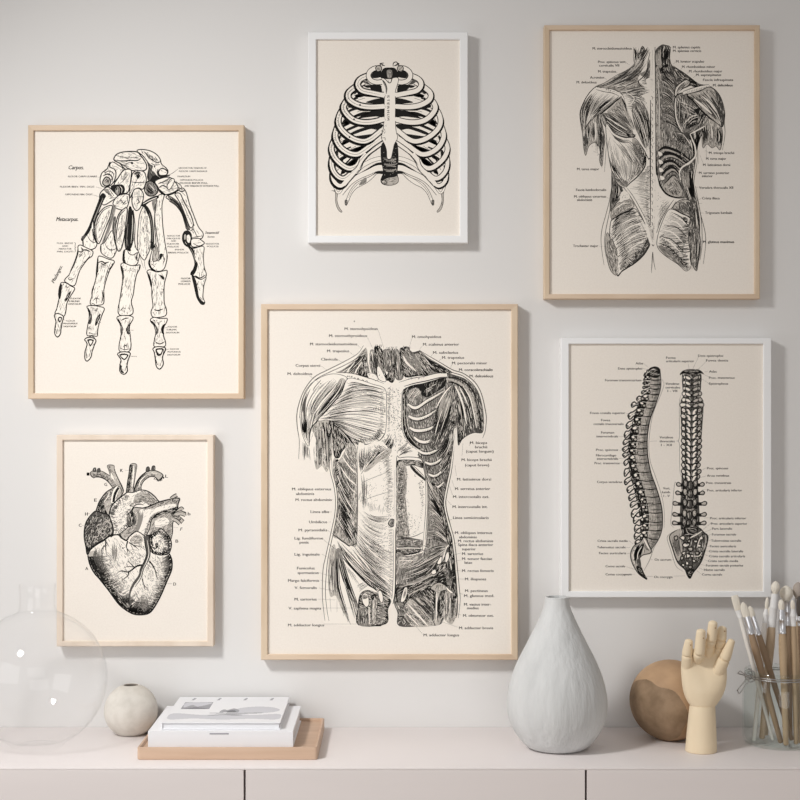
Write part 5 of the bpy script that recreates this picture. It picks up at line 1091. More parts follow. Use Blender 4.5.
    right = [(412, 29, 338, 'M. omohyoideus'), (423, 36, 345.6, 'M. scalenus anterior'), (433, 25, 353.8, 'M. subclavius'), (442, 22, 358.8, 'M. trapezius'), (452, 35, 364.3, 'M. pectoralis minor'), (459, 33.5, 371, 'M. coracobrachialis'), (469.5, 23.5, 377.3, 'M. deltoideus'),
             (470, 17, 444, 'M. biceps'), (475, 12, 448.3, 'brachii'), (466, 27.5, 452.6, '(caput longum)'), (461.5, 30, 461, 'M. biceps brachii'), (465, 24, 466.3, '(caput breve)'), (457, 34, 480.5, 'M. latissimus dorsi'), (455, 35, 490, 'M. serratus anterior'), (453, 36, 498, 'M. intercostalis ext.'), (452.5, 35, 508, 'M. intercostalis int.'), (453, 35.5, 519, 'Linea semicircularis'),
             (455, 37, 534, 'M. obliquus internus'), (459, 17.5, 538.3, 'abdominis'), (458, 35, 542.2, 'M. rectus abdominis'), (458, 35, 546, 'Spina iliaca anterior'), (462, 13.5, 550.3, 'superior'), (462, 21, 555, 'M. sartorius'), (462, 30, 560, 'M. tensor fasciae'), (464.5, 7.5, 563.8, 'latae'), (462, 31.5, 572, 'M. rectus femoris'), (465, 21, 580.3, 'M. iliopsoas'), (465, 22.5, 592, 'M. pectineus'), (464, 30, 597, 'M. gluteus med.'), (464, 27, 605.6, 'M. vastus inter-'), (467, 11.5, 609.3, 'medius'), (463, 30.5, 616.8, 'M. obturator ext.'), (459, 34, 629.2, 'M. adductor brevis'), (423.5, 35.5, 636.3, 'M. adductor longus')]
    for x, w, y, s in left + right:
        T(x, y, s, w, 2.7, bold=.24)
    for p in ('378,329.5 384.5,350', '367.5,337.5 373.5,350', '357.5,345 361,348.5', '350,352.5 355,356', '337.5,359.5 344,363', '321,366 327,370', '309,375.5 320,383', '412,338 409,348', '422.5,345.5 420,349', '432.5,354 431,357', '441,359 439,361', '452,364.5 450.5,368', '475,378.5 473,382', '469.5,446 470,442', '462,456 463,443', '456.5,476 455,465', '454.5,488 452,480', '452.5,495 449.5,486', '451.5,505 447,500', '452,519.5 449,520', '455,533 451,532', '457,543 453.5,543.5', '461,553 452,555.5', '461,560 447,563', '461,571 455.5,570', '464.5,579 457,579', '463,594.5 459,593', '461,605 457.5,604.5', '461,615 452,612', '457.5,627 441,621.5', '423,634.5 407,616',
              '331,500 333,499.6', '329,512 332,512', '328.5,522 331,522', '327,530 335,535', '323.5,539.5 330,545 345,556', '321.5,554 333,560', '318.5,572.5 334,577', '320,580 338,585', '319,588 340,592', '318,599 335,600', '321.5,608 360,608', '324,624 382,624'):
        S(p, .35, 'D', sm=False)
    F('353.8,320.8 354.8,320.8 354.6,322 354,322', 'D')
    return a


def art_spine():
    a = Art(16)
    a.auto = .4
    F, S, FS, T = a.F, a.S, a.FS, a.T
    R = random.Random(5)
    # ---------------- side view: bodies
    ant = cat(P2('660,369 661,381 660,391 655,406 650,420 647.5,435 647.2,447 648,458 651,473 656,487 660,500 662,510 662.5,520 662,529 658.8,538.8 651,550'), 12)
    pos = cat(P2('650,369 649.5,381 650,391 645.5,406 641,420 637.5,435 636,447 635.5,458 638.5,473 643,487 646.5,500 648.5,510 649,520 648.5,529 647,537 648.5,546'), 12)
    tip = cat(P2('645.5,372 644,381 642.5,391 631.5,404 627.5,420 624,435 623.6,447 624.3,458 625,473 628.5,487 631,500 632.8,510 634.5,520 635,529 635.5,537 637,543'), 12)
    n = len(ant)

    a.lw = 1.15

    def at(Q, u):
        x = max(0, min(1, u)) * (n - 1)
        i = min(int(x), n - 2)
        return Q[i].lerp(Q[i + 1], x - i)
    F(ant + pos[::-1], 'L', sm=False)
    F([at(ant, k / 60).lerp(at(pos, k / 60), .0) for k in range(61)] + [at(ant, k / 60).lerp(at(pos, k / 60), .38) for k in range(60, -1, -1)], 'M', sm=False)
    for k in range(250):
        u = R.random() * .985
        p, q = at(ant, u), at(pos, u)
        t0, t1 = R.uniform(0, .3), R.uniform(.4, .95)
        S([p.lerp(q, t0), p.lerp(q, t1) + Vector((0, .4))], R.uniform(.3, .6), 'K' if R.random() < .4 else 'D', sm=False)
    us = [0.0]
    for k in range(24):
        us.append(us[-1] + (1.0 if k < 7 else 1.35 if k < 19 else 2.1))
    us = [u / us[-1] for u in us]
    for u in us[1:-1]:
        p, q = at(ant, u), at(pos, u)
        S([p, p.lerp(q, .5) + Vector((0, .8)), q], .9, 'K', e=(.8, .6), sm=False)
        S([p.lerp(q, .25) + Vector((0, -1.6)), p.lerp(q, .8) + Vector((0, -1.4))], 1.1, 'W', e=(.1, .1), sm=False)
    S(ant, .9, 'K', sm=False)
    # arches and processes of each vertebra
    def jt(Q, s):
        return [q + Vector((R.uniform(-s, s), R.uniform(-s, s))) for q in Q]
    band = [at(pos, k / 60) for k in range(2, 60)] + [at(pos, k / 60).lerp(at(tip, k / 60), .62 if k > 10 else .3) + Vector((0, 2.2 if k > 10 else .5)) for k in range(59, 1, -1)]
    F(band, 'K', sm=False)
    for k in range(24):
        u = (us[k] + us[k + 1]) / 2
        p, q, t = at(ant, u), at(pos, u), at(tip, u)
        h = (at(pos, us[k + 1]) - at(pos, us[k])).length
        d = (t - q)
        L = d.length
        f = d.normalized()
        g = Vector((-f.y, f.x))
        if g.y < 0:
            g = -g
        sag = Vector((0, h * (.25 if k < 7 or k > 19 else .55)))
        m = q + f * L * .45
        F([q - g * h * .5, q + g * h * .55, m + g * h * .6, m - g * h * .55], 'K', sm=False)
        big = 1.0 if k > 18 else .8
        # spinous process
        FS(jt([m - g * h * .2, q + f * L * .72 - g * h * .16 * big + sag * .5, t - f * 1.2 - g * h * .42 * big + sag, t + f * .9 + sag * 1.05, t - f * .4 + g * h * .4 * big + sag * 1.15, q + f * L * .72 + g * h * .1 + sag * .9, m + g * h * .22], .45), 'W', 1.1)
        S([m + g * h * .1, t + g * h * .12 * big + sag], .6, 'D', sm=False)
        if k > 3:
            F([t - g * h * .05 + sag, t + f * .8 + sag, t + g * h * .22 + sag * 1.1, t - f * 1.6 + g * h * .15 + sag], 'D', sm=False)
        # articular and transverse knobs
        c = q + f * L * .3
        r = min(2.3, h * .3)
        FS(jt([c + Vector((r * math.cos(x), r * .8 * math.sin(x) - h * .12)) for x in (0, 1.2, 2.4, 3.6, 4.9)], .5), 'W', .9)
        FS(jt([c + f * 2.6 + Vector((r * .7 * math.cos(x), r * .7 * math.sin(x) + h * .25)) for x in (0, 1.2, 2.4, 3.6, 4.9)], .4), 'L' if k % 2 else 'W', .8)
        c2 = q + f * L * .12 + g * h * .2
        FS([c2 + Vector((r * .8 * math.cos(x), r * .7 * math.sin(x))) for x in (0, 1.5, 3, 4.5)], 'L', .7)
        S([q - f * 1.2 - g * h * .3, c - g * h * .32], 1.0, 'W', e=(.4, .4), sm=False)
        S([c + g * h * .35 - f, c + g * h * .45 + f * 3], .9, 'K', sm=False)
        if 5 < k < 20:
            F([c + f * 2 - g * h * .2, c + f * 3.6, c + f * 2.4 + g * h * .4, c + f * 1 + g * h * .2], 'K', sm=False)
    F('649,369 652,367 656,366.5 659.5,368.5 660.5,374 657,378 651,377 647,375', 'K'); S('651,370 655,369', 1.0, 'W'); S('653,374 657,373', 1.0, 'L'); S('646,373.5 650,371.5', 1.2, 'W')
    for p in ('645,379 648.5,377', '644.5,381 649,380.5', '645.5,386 650,383.5', '645,390 650,387', '642,395 648,391', '637.5,401 641,399.5'):
        S(p, 1.1, 'W')
    # sacrum and tail bone, side
    FS('640,542 634,546 630.8,552.5 631.2,560 635,568.5 639.5,574.5 646.8,579.3 644,574 640,566 638.8,560 642.5,555.2 650,553.3 651.3,550 648.8,545 645,537.5', 'L', .8)
    a.between('639,544 634,553 636,566', '646,540 643,548 640,558', 16, .7, 'K', jit=.3); a.between('642,545 646,549 650,552', '645,539 648,545 651,550', 6, .5, 'D', jit=.2); S('636,547 633,555 634.5,564', 1.1, 'W'); S('642,546 638,553 637.5,560', .9, 'W'); S('643.5,538 647,545 649.5,549.5', 1.6, 'W'); F('636,567 640.5,566 644,573 646.8,579.3 640,575', 'K'); S('638.5,570 641,569.5', .7, 'L'); S('641,573 643,574', .7, 'L'); F('637,560 640,559 641,566 638,566', 'D')
    a.stipple('633,547 640,544 638,560 633,562', 40, .5, 'K')
    # ---------------- back view
    levels = [(371, 8), (377.5, 9), (383, 9), (388.5, 9), (394, 9.5), (399.5, 10.5), (405, 11.5)] + [(411 + 6.1 * k, 10.6 - .12 * k) for k in range(12)]
    F('683,372 700.5,372 700.5,396 703.5,402 702.5,425 700,455 698,480 698.5,530 681,530 681.5,480 682,455 681,425 680.5,402 683,396', 'D')
    a.stipple('684,374 699,374 700,400 700,470 684,470 683,400', 170, .9, 'K')
    for k, (y, w) in enumerate(levels):
        cx = 692 - .06 * k + R.uniform(-.3, .3)
        y += R.uniform(-.4, .4); w += R.uniform(-.7, .5)
        if k == 0:
            F(f'{cx-12},{y+3} {cx-9},{y} {cx-4},{y-1.5} {cx},{y} {cx+5},{y-1.5} {cx+9},{y} {cx+12},{y+3.4} {cx+8},{y+3} {cx},{y+4} {cx-8},{y+2.6} {cx-11.4},{y+4.4}', 'K')
            for x in (-6, -1, 5):
                S(f'{cx+x-1.5},{y+.4} {cx+x+1.5},{y+1}', .9, 'L')
            continue
        if k < 7:
            for s in (-1, 1):
                FS(f'{cx+s*.8},{y+1.6} {cx+s*3},{y-.8} {cx+s*6.2},{y-1.4} {cx+s*6},{y+1.2} {cx+s*3},{y+2.6}', 'W' if s < 0 else 'L', .7)
                FS(f'{cx+s*6.4},{y-1.6} {cx+s*(w-.6)},{y-1.8} {cx+s*w},{y+.6} {cx+s*(w-1.6)},{y+2} {cx+s*6.6},{y+1}', 'W' if s < 0 else 'L', .7)
            S(f'{cx},{y+.5} {cx-.8},{y+2.8}', 1.2, 'K'); S(f'{cx-2},{y+3.4} {cx},{y+2.2} {cx+2},{y+3.4}', .8, 'K')
        else:
            for s in (-1, 1):
                FS(f'{cx+s*.7},{y+3.8} {cx+s*1.2},{y} {cx+s*3.6},{y-2.3} {cx+s*5.6},{y-1.6} {cx+s*5.2},{y+1.4} {cx+s*3},{y+3.6}', 'W', .8)
                FS(f'{cx+s*6},{y-1.4} {cx+s*(w-1.5)},{y-3.2} {cx+s*w},{y-1.6} {cx+s*(w-.8)},{y+.6} {cx+s*6.6},{y+1.6}', 'W' if s < 0 else 'L', .9)
                F(f'{cx+s*3.4},{y+1.2} {cx+s*5.2},{y-1} {cx+s*4.8},{y+2}', 'D'); S(f'{cx+s*7},{y-.4} {cx+s*(w-1)},{y-1.2}', .5, 'K')
            S(f'{cx},{y-2.5} {cx},{y+2} {cx},{y+5}', 1.0, 'K'); S(f'{cx+.5},{y-.5} {cx+.3},{y+3.6}', .5, 'W')
    for k, (y, w) in enumerate(((485, 14), (493.5, 14.5), (504, 17), (515, 17), (523.6, 17))):
        cx = 690.4 - .3 * k
        for s in (-1, 1):
            S(f'{cx+s*5},{y-.5} {cx+s*w*.65},{y} {cx+s*(w-1.5)},{y-.8}', 3.0, 'K', e=(.9, .9)); FS(f'{cx+s*w*.66},{y-.6} {cx+s*(w-2)},{y-2.6} {cx+s*w},{y-1} {cx+s*(w-1.4)},{y+1.2} {cx+s*w*.7},{y+.8}', 'L', .9); S(f'{cx+s*w*.72},{y-.8} {cx+s*(w-1.4)},{y-1.4}', .6, 'W')
            FS(f'{cx+s*3.4},{y-4.2} {cx+s*6.4},{y-4.6} {cx+s*7},{y-1} {cx+s*5},{y+2.2} {cx+s*3},{y}', 'L' if k % 2 else 'M', .9); F(f'{cx+s*4},{y+2} {cx+s*7},{y+1} {cx+s*7.4},{y+4.6} {cx+s*4.6},{y+5}', 'K'); S(f'{cx+s*4.4},{y-3} {cx+s*5.6},{y-1}', .9, 'W')
        FS(f'{cx-2},{y-3} {cx+1.6},{y-3.4} {cx+2.4},{y+2.4} {cx},{y+4.6} {cx-2.6},{y+2}', 'D', 1.0); S(f'{cx-1},{y-2} {cx-.6},{y+2}', .8, 'L'); S(f'{cx-4},{y+5.4} {cx+4},{y+5.4}', .8, 'L')
    # sacrum, back
    FS('681,529 676,531 669.6,536.5 672.6,548.5 677.5,562 685,569.5 687,574.5 690,578.3 693.2,572.5 700,563.8 704,553.8 708,537.5 703.8,532.5 699,528 690,527', 'D', 1.0)
    F('681,529 676,531 670,536.5 672.8,547 678,561 682,552 682,540', 'L'); a.between('671,537 674,548 679,560', '680,534 680,545 682,554', 9, .6, 'D', jit=.2); F('684,528 690,524 698,528 696,536 690,537 684,534', 'K'); S('686,528 688,533 694,535', .8, 'L')
    rr = random.Random(8)
    for x, y, r in ((683, 538, 2.6), (686, 545, 3.2), (684, 553, 2), (690, 549, 2.4), (688, 556, 2.6), (682, 558, 2), (692, 556, 1.8), (696, 541, 2.2), (699, 546, 2), (697, 553, 2), (694, 561, 1.8), (687, 563, 2), (683, 565, 1.5), (690, 567, 1.8), (701, 538, 2), (676, 538, 2.2), (689, 541, 1.6), (700, 558, 1.3)):
        FS([Vector((x + r * rr.uniform(.6, 1.2) * math.cos(t), y + r * rr.uniform(.6, 1.2) * math.sin(t))) for t in (0, 1, 2.1, 3.2, 4.3, 5.4)], 'W' if rr.random() < .65 else 'L', 1.0)
    a.stipple('684,536 704,534 702,556 692,570 684,566', 90, .9, 'K'); S('690,538 696,535 702,531', 1.1, 'W'); S('691,537 697,533', .7, 'W'); S('697,548 699,541 702,536', 1.0, 'W'); S('693,556 699,556 702,552', .8, 'W'); F('686,570 694,569 693,573 690,578 687.5,574', 'K'); S('688,572 691,574', .8, 'L'); S('689,575 691,576', .6, 'L'); S('705,535 706,540 703,551', .9, 'L')
    # brackets
    for p in ('681,395 679.3,404 679.4,436 678,441 679.5,445 679.8,470 681.5,477', '677,483 674.6,484 672.4,507 670.8,523 674,527.5', '676,530 669,534.5 667.2,539 671,551 676,566 683,571.5', '661.5,379 664,384 661,394 653,414 649,440 650,460 656,478 662,497 664.5,515 664,528', '656.5,543 653,550 650,559 644,570.5', '658.5,540 656,544'):
        S(p, .35, 'D')
    rows = [(635.5, 7.5, 364.4, 'Atlas'), (618, 24, 369.6, 'Dens epistrophei'), (605, 36, 381.3, 'Foramen transversarium'), (590, 35, 414, 'Fovea costalis superior'), (601, 9, 421.2, 'Fovea'), (593.5, 30, 425, 'costalis transversalis'), (601, 13, 433.6, 'Foramen'), (596.5, 21.5, 437.4, 'intervertebrale'), (596, 22, 450.9, 'Proc. spinosus'), (596, 20, 456.4, 'Fibrocartilago'), (597, 21, 459.8, 'intervertebralis'), (594.5, 25, 464.2, 'Proc. transversus'), (597, 25, 483, 'Corpus vertebrae'),
            (597.5, 30, 541.9, 'Crista sacralis media'), (597, 28.5, 548.3, 'Tuberositas sacralis'), (599, 27, 554.2, 'Facies auricularis'), (605.5, 19.5, 567.3, 'Cornu sacrale'), (605.5, 26, 575.4, 'Cornu coccygeum'),
            (666, 9.5, 358.8, 'Fovea'), (666, 28, 362.2, 'articularis superior'), (665.5, 13.5, 384.8, 'Vertebrae'), (665.5, 14.5, 388.5, 'cervicales'), (667.5, 9.5, 392, 'I - VII'), (659.5, 13.5, 438.4, 'Vertebrae'), (659.5, 15, 442.3, 'thoracales'), (661, 10.5, 446, 'I - XII'), (663, 7, 489.4, 'Vert.'), (662, 8.5, 493.2, 'lumb.'), (663.5, 6, 497, 'I - V'), (654.5, 16.5, 560.7, 'Os sacrum'), (654, 18.5, 578, 'Os coccygis'),
            (698, 25, 356.8, 'Dens epistrophei'), (706, 22, 361.5, 'Fovea dentis'), (709, 7.5, 372.6, 'Atlas'), (709, 25.5, 378.8, 'Proc. transversus'), (709, 19, 384.7, 'Epistropheus'), (707, 21, 469.3, 'Proc. spinosus'), (707, 22, 476.7, 'Arcus vertebrae'), (706, 25, 483.9, 'Proc. transversus'), (707, 35, 491.4, 'Proc. articularis inferior'), (710, 36, 519.3, 'Proc. articularis inferior'), (711, 36, 524.7, 'Proc. articularis superior'), (712, 20, 529.7, 'Pars lateralis'), (712, 24, 535.5, 'Foramen sacrale'), (711, 30, 541.7, 'Tuberositas sacralis'), (710, 26, 547.3, 'Facies auricularis'), (709, 34, 552.3, 'Crista sacralis lateralis'), (709, 36, 557.3, 'Crista sacralis articularis'), (708, 30, 562, 'Crista sacralis media'), (706, 37, 566.5, 'Foramen sacrale posterius'), (704, 20.5, 570.9, 'Hiatus sacralis'), (702, 20, 575.6, 'Cornu sacrale')]
    for x, w, y, s in rows:
        T(x, y, s, w, 2.3, bold=.22)
    for p in ('643.5,363.5 648,367', '642.5,368.5 648,369.5', '641.5,380.5 645,380.5', '626,413.3 634,413.8', '619,436.5 624.5,436.7', '619,450.2 623.5,450.2', '619,458.5 625,458.8', '620,463 624.5,463.4', '623.5,482 627,482', '628.5,540.5 633,544', '626,547.5 630,547.5', '627,553.5 630,553.5', '626,566.5 635,569.5', '632,574.5 635,574', '688.3,364 689,369', '698.5,357 692.5,369.5', '706.5,361 697.5,370', '704.5,371.7 708,371.7', '704,374.5 709,377', '701,378.5 709,383.5', '698.5,471.5 706,468', '698,478 706,476', '701,482.8 705.5,482.8', '702,489.8 706,489.8', '704,518 709,517.8', '702.5,530 711,523', '704,532.5 711.5,529', '708,535.5 711.5,534', '707.5,541 710.5,540.3', '707,546.3 709.5,546.3', '705.5,550.5 708.5,551.3', '705,554.5 708.5,556.3', '704,559.5 707.5,561.2', '701,564.5 705.5,565.5', '699,568 703.5,569.8', '696.5,570.5 701.5,574.5', '650,441.3 657,441', '676,441 678.3,441', '660,492.5 661.5,492.5', '672,559.5 674,559.5', '646.5,576.3 653,576.3', '673.5,576.2 685,575.8', '651,559.5 653,559.5', '662,496.5 660.5,496.5'):
        S(p, .32, 'D', sm=False)
    return a


# ------------------------------------------------------------------ materials in use
M_wall = mat('wall_paint', (.735, .722, .708), .9, .1, bump=((60, 60, 60), .08, .002))
M_floor = mat('floor_oak', (.55, .42, .30), .5, .3, noise=((.42, .30, .2), (3, 40, 3), 5, .35, .7))
M_oak = mat('pale_oak', (.69, .55, .405), .55, .3, noise=((.57, .43, .29), (30, 30, 6), 5, .4, .75))
M_oakh = mat('pale_oak_rail', (.71, .56, .42), .55, .3, noise=((.60, .45, .32), (6, 30, 40), 5, .4, .75))
M_ash = mat('bleached_ash', (.80, .69, .58), .55, .3, noise=((.70, .58, .47), (20, 20, 5), 4, .4, .75))
M_white = mat('white_lacquer', (.86, .86, .86), .35, .4)
M_paper = mat('cream_paper', (.86, .80, .725), .85, .15, noise=((.825, .76, .685), (320, 320, 320), 3, .35, .75))
M_hi = mat('ink_free_white', (.88, .82, .74), .85, .15)
M_l = mat('ink_light', (.50, .46, .41), .85, .15)
M_m = mat('ink_mid', (.27, .25, .225), .85, .15)
M_d = mat('ink_dark', (.095, .088, .08), .85, .15)
M_k = mat('ink_black', (.014, .013, .012), .8, .15)
INKS = [M_paper, M_hi, M_l, M_m, M_d, M_k]

# ------------------------------------------------------------------ the room
bm = bmesh.new(); add_box(bm, (-3.2, 0, 0), (3.2, .12, 3.0)); o = obj('wall_back', bm, M_wall); o['kind'] = 'structure'
bm = bmesh.new(); add_box(bm, (-3.2, -4.2, -.1), (3.2, .12, 0)); o = obj('floor', bm, M_floor); o['kind'] = 'structure'

# ------------------------------------------------------------------ framed prints


def framed_print(label, art, x0, y0, x1, y1, wv, wh, mats, depth=.027, ps=None):
    """Outer edges in photo pixels at the frame's face; wv, wh moulding widths in pixels."""
    mv, mh = mats
    d = depth
    X0, X1, Z1, Z0 = wx(x0, d), wx(x1, d), wz(y0, d), wz(y1, d)
    k = S * (D - d) / D
    cx = (X0 + X1) / 2
    root = thing('framed_print', label, 'framed picture', (cx, 0, Z0), group=None)
    W, Hh = X1 - X0, Z1 - Z0
    a, b = wv * k, wh * k
    y_f, y_b = -d, 0.0
    w2 = W / 2
    e = .0012
    # one mitred ring: profile steps around the moulding, four corners
    prof_ = [(0, y_b), (0, y_f + e), (e, y_f), (1, y_f), (1, y_f + e), (1, y_b)]
    bm = bmesh.new()
    loops = []
    for i_, (t, y) in enumerate(prof_):
        ox, oz = (e, e) if i_ == 2 else ((a - e, b - e) if i_ == 3 else ((a, b) if t == 1 else (0, 0)))
        loops.append([bm.verts.new(q) for q in ((-w2 + ox, y, oz), (w2 - ox, y, oz), (w2 - ox, y, Hh - oz), (-w2 + ox, y, Hh - oz))])
    for L0, L1 in zip(loops, loops[1:] + loops[:1]):
        for i_ in range(4):
            fce = bm.faces.new((L0[i_], L0[(i_ + 1) % 4], L1[(i_ + 1) % 4], L1[i_]))
            fce.material_index = i_ % 2
    obj('frame', bm, [mh, mv], root)
    # sheet with its ink; set back behind the lip
    pd = d - .0055
    kp = S * (D - pd) / D
    bm = bmesh.new()
    add_box(bm, (-w2 + a - .0004, -pd, b - .0004), (w2 - a + .0004, -pd + .004, Hh - b + .0004))
    v = [tuple(q.co) for q in bm.verts]
    fc = [tuple(q.index for q in p.verts) for p in bm.faces] if bm.verts.index_update() is None else []
    idx = [0] * len(fc)
    bm.free()
    n0 = len(v)
    dz = min(3e-6, .0003 / max(1, art.layer))
    for (px, py, z) in art.v:
        v.append((wx(px, pd) - cx, -pd - .00004 - z * dz, wz(py, pd) - Z0))
    for q in art.f:
        fc.append(tuple(n0 + j for j in q))
    idx += [1 + t for t in art.i]
    link_mesh('print', v, fc, INKS, root, idx)
    return root


OAK, WHT, ASH = (M_oak, M_oakh), (M_white, M_white), (M_ash, M_ash)
framed_print('oak framed print of a hand skeleton at the left', art_hand(), 28, 125, 244, 399, 5.6, 5.6, OAK)
framed_print('white framed print of a rib cage above the torso print', art_ribs(), 308, 32, 468, 243, 8.2, 7.4, WHT)
framed_print('oak framed print of back muscles at the upper right', art_back(), 544.5, 25, 760, 299, 5.2, 5.0, OAK)
framed_print('pale ash framed print of a heart above the glass vase', art_heart(), 56.5, 435, 213.5, 646.5, 6.2, 5.2, ASH)
framed_print('large oak framed print of torso muscles seen from the front', art_torso(), 261, 304, 518, 660, 6.6, 5.6, OAK)
framed_print('white framed print of two spines above the wooden hand', art_spine(), 561, 338, 771.5, 597.5, 8.0, 6.0, WHT)

# ------------------------------------------------------------------ sideboard
SD = .334
M_side = mat('blush_lacquer', (.835, .78, .765), .45, .35, noise=((.815, .76, .745), (4, 4, 30), 3, .3, .8))
M_gap = mat('cabinet_inside', (.16, .12, .10), .8, .2)
sb = thing('sideboard', 'long blush lacquered sideboard with flush handleless doors under the pictures', 'sideboard', (0, 0, 0))
bm = bmesh.new(); add_box(bm, (-1.5, -SD, TOP - .004), (1.5, -.001, TOP), .0012, 2); obj('top', bm, M_side, sb, .6)
bm = bmesh.new(); add_box(bm, (-1.495, -SD + .02, .1), (1.495, -.002, TOP - .0041)); obj('carcass', bm, M_gap, sb)
bm = bmesh.new(); add_box(bm, (-1.44, -SD + .06, 0), (1.44, -.03, .1)); obj('plinth', bm, M_gap, sb)
kd = S * (D - SD) / D
g0 = [(244.6 - 400) * kd, (586 - 400) * kd]
pw = g0[1] - g0[0]
edges = [-1.5, g0[0] - pw, g0[0], g0[1], g0[1] + pw, 1.5]
for e0, e1 in zip(edges, edges[1:]):
    bm = bmesh.new(); add_box(bm, (e0 + .0019, -SD, .105), (e1 - .0019, -SD + .0199, TOP - .00405), .0004, 1)
    obj('door', bm, M_side, sb, .6)

# ------------------------------------------------------------------ thin clear glass


def glass(name, tint, ior=1.45, rough=.0, edge=.8):
    m = bpy.data.materials.new(name); m.use_nodes = True
    nt = m.node_tree; nt.nodes.clear()
    out = nt.nodes.new('ShaderNodeOutputMaterial')
    mx = nt.nodes.new('ShaderNodeMixShader')
    tr = nt.nodes.new('ShaderNodeBsdfTransparent'); tr.inputs['Color'].default_value = (*tint, 1)
    gl = nt.nodes.new('ShaderNodeBsdfGlossy'); gl.inputs['Roughness'].default_value = rough
    lw = nt.nodes.new('ShaderNodeLayerWeight'); lw.inputs['Blend'].default_value = .5
    pw_ = nt.nodes.new('ShaderNodeMath'); pw_.operation = 'POWER'; pw_.inputs[1].default_value = 5.0
    ma = nt.nodes.new('ShaderNodeMath'); ma.operation = 'MULTIPLY_ADD'
    f0 = ((ior - 1) / (ior + 1)) ** 2
    ma.inputs[1].default_value = edge; ma.inputs[2].default_value = f0
    nt.links.new(lw.outputs['Facing'], pw_.inputs[0])
    nt.links.new(pw_.outputs[0], ma.inputs[0])
    nt.links.new(ma.outputs[0], mx.inputs['Fac'])
    nt.links.new(tr.outputs['BSDF'], mx.inputs[1])
    nt.links.new(gl.outputs['BSDF'], mx.inputs[2])
    nt.links.new(mx.outputs['Shader'], out.inputs['Surface'])
    return m


M_glass = glass('clear_glass', (1, 1, 1), 1.26, .0, .34)
M_jar = glass('jar_glass', (.955, .972, .967), 1.4, .0, .35)

# round glass vase at the left
d = .168
k = S * (D - d) / D
r = 69 * k
gv = thing('glass_vase', 'large round clear glass vase with a straight neck at the left end', 'vase', (wx(37.5, d), -d, TOP))
zc = r * .985
prof = [(0, .004), (r * .30, .003), (r * .36, .0)]
a0 = math.asin(.36)
for i in range(37):
    t = -PI / 2 + math.asin(.42) + (PI - math.asin(.42) - math.asin(.30)) * i / 36
    prof.append((r * math.cos(t), zc + r * math.sin(t)))
zt = prof[-1][1]; rn = 18 * k
prof += [(rn * 1.03, zt + .006), (rn, zt + .014), (rn, zt + .04), (rn * 1.02, zt + .052), (rn * 1.0, zt + .0535)]
inner = [(max(0.0, q[0] - .002), q[1] + (.0025 if i < 6 else 0)) for i, q in enumerate(prof)][::-1]
bm = bmesh.new(); add_lathe(bm, prof + inner[:-3] + [(0, .0075)], 96)
obj('vase_body', bm, M_glass, gv, 1.0)

# ------------------------------------------------------------------ small ceramic ball vase
d = .061
k = S * (D - d) / D
M_stone = mat('beige_stoneware', (.72, .68, .62), .8, .2, noise=((.64, .60, .54), (60, 60, 60), 5, .4, .7), bump=((90, 90, 90), .25, .002))
M_hole = mat('vase_inside_shade', (.22, .19, .16), .9, .1)  # shade inside the hole, painted as a darker colour than the stoneware
bv = thing('bud_vase', 'small round beige stoneware vase with a narrow hole between glass vase and books', 'vase', (wx(131, d), -d, TOP))
r = 26.6 * k
prof = [(0, .0), (r * .40, 0), (r * .46, .0012)]
for i in range(33):
    t = -1.08 + (1.08 + 1.25) * i / 32
    prof.append((r * math.cos(t), r * .88 + r * math.sin(t)))
zt = prof[-1][1]
nb = len(prof)
prof += [(r * .29, zt + .0008), (r * .262, zt + .0002), (r * .25, zt - .003), (r * .25, zt - .008), (r * .5, zt - .02), (r * .6, zt - .04), (0, zt - .045)]
bm = bmesh.new(); add_lathe(bm, prof, 72)
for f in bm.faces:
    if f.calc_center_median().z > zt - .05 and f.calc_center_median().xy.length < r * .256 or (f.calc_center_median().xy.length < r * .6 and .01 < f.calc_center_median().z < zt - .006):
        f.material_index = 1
obj('vase_body', bm, [M_stone, M_hole], bv, 1.0)

# ------------------------------------------------------------------ wooden tray
M_tray = mat('beech_tray', (.62, .44, .32), .5, .3, noise=((.54, .37, .26), (5, 40, 60), 5, .35, .7))
M_trayin = mat('beech_tray_floor', (.58, .43, .35), .5, .3, noise=((.52, .375, .30), (5, 40, 60), 5, .35, .7))
kf = S * (D - .275) / D
tx0, tx1 = (137 - 400) * kf, (317.5 - 400) * kf
ty0, ty1 = -.275, -.022
tr = thing('tray', 'shallow beech wood tray under the two white books', 'tray', ((tx0 + tx1) / 2, (ty0 + ty1) / 2, TOP))
hw, hd = (tx1 - tx0) / 2, (ty1 - ty0) / 2


def rounded(hw, hd, r, n=6):
    out = []
    for cx, cy, a in ((hw - r, hd - r, 0), (-hw + r, hd - r, 90), (-hw + r, -hd + r, 180), (hw - r, -hd + r, 270)):
        for i in range(n + 1):
            t = math.radians(a + 90 * i / n)
            out.append((cx + r * math.cos(t), cy + r * math.sin(t)))
    return out


def stack_loops(bm, loops):
    """loops: list of (outline, z); closes first and last."""
    rings = [[bm.verts.new((x, y, z)) for x, y in L] for L, z in loops]
    n = len(rings[0])
    for a, b in zip(rings, rings[1:]):
        for i in range(n):
            bm.faces.new((a[i], a[(i + 1) % n], b[(i + 1) % n], b[i]))
    bm.faces.new(rings[0][::-1]); bm.faces.new(rings[-1])


bm = bmesh.new()
R_ = lambda e, r: rounded(hw - e, hd - e, r)
stack_loops(bm, [(R_(.0012, .005), 0), (R_(0, .006), .0012), (R_(0, .006), .0215), (R_(.001, .005), .0228), (R_(.004, .004), .0228), (R_(.005, .003), .0218), (R_(.0056, .003), .0175)])
obj('tray_body', bm, M_tray, tr, .7)

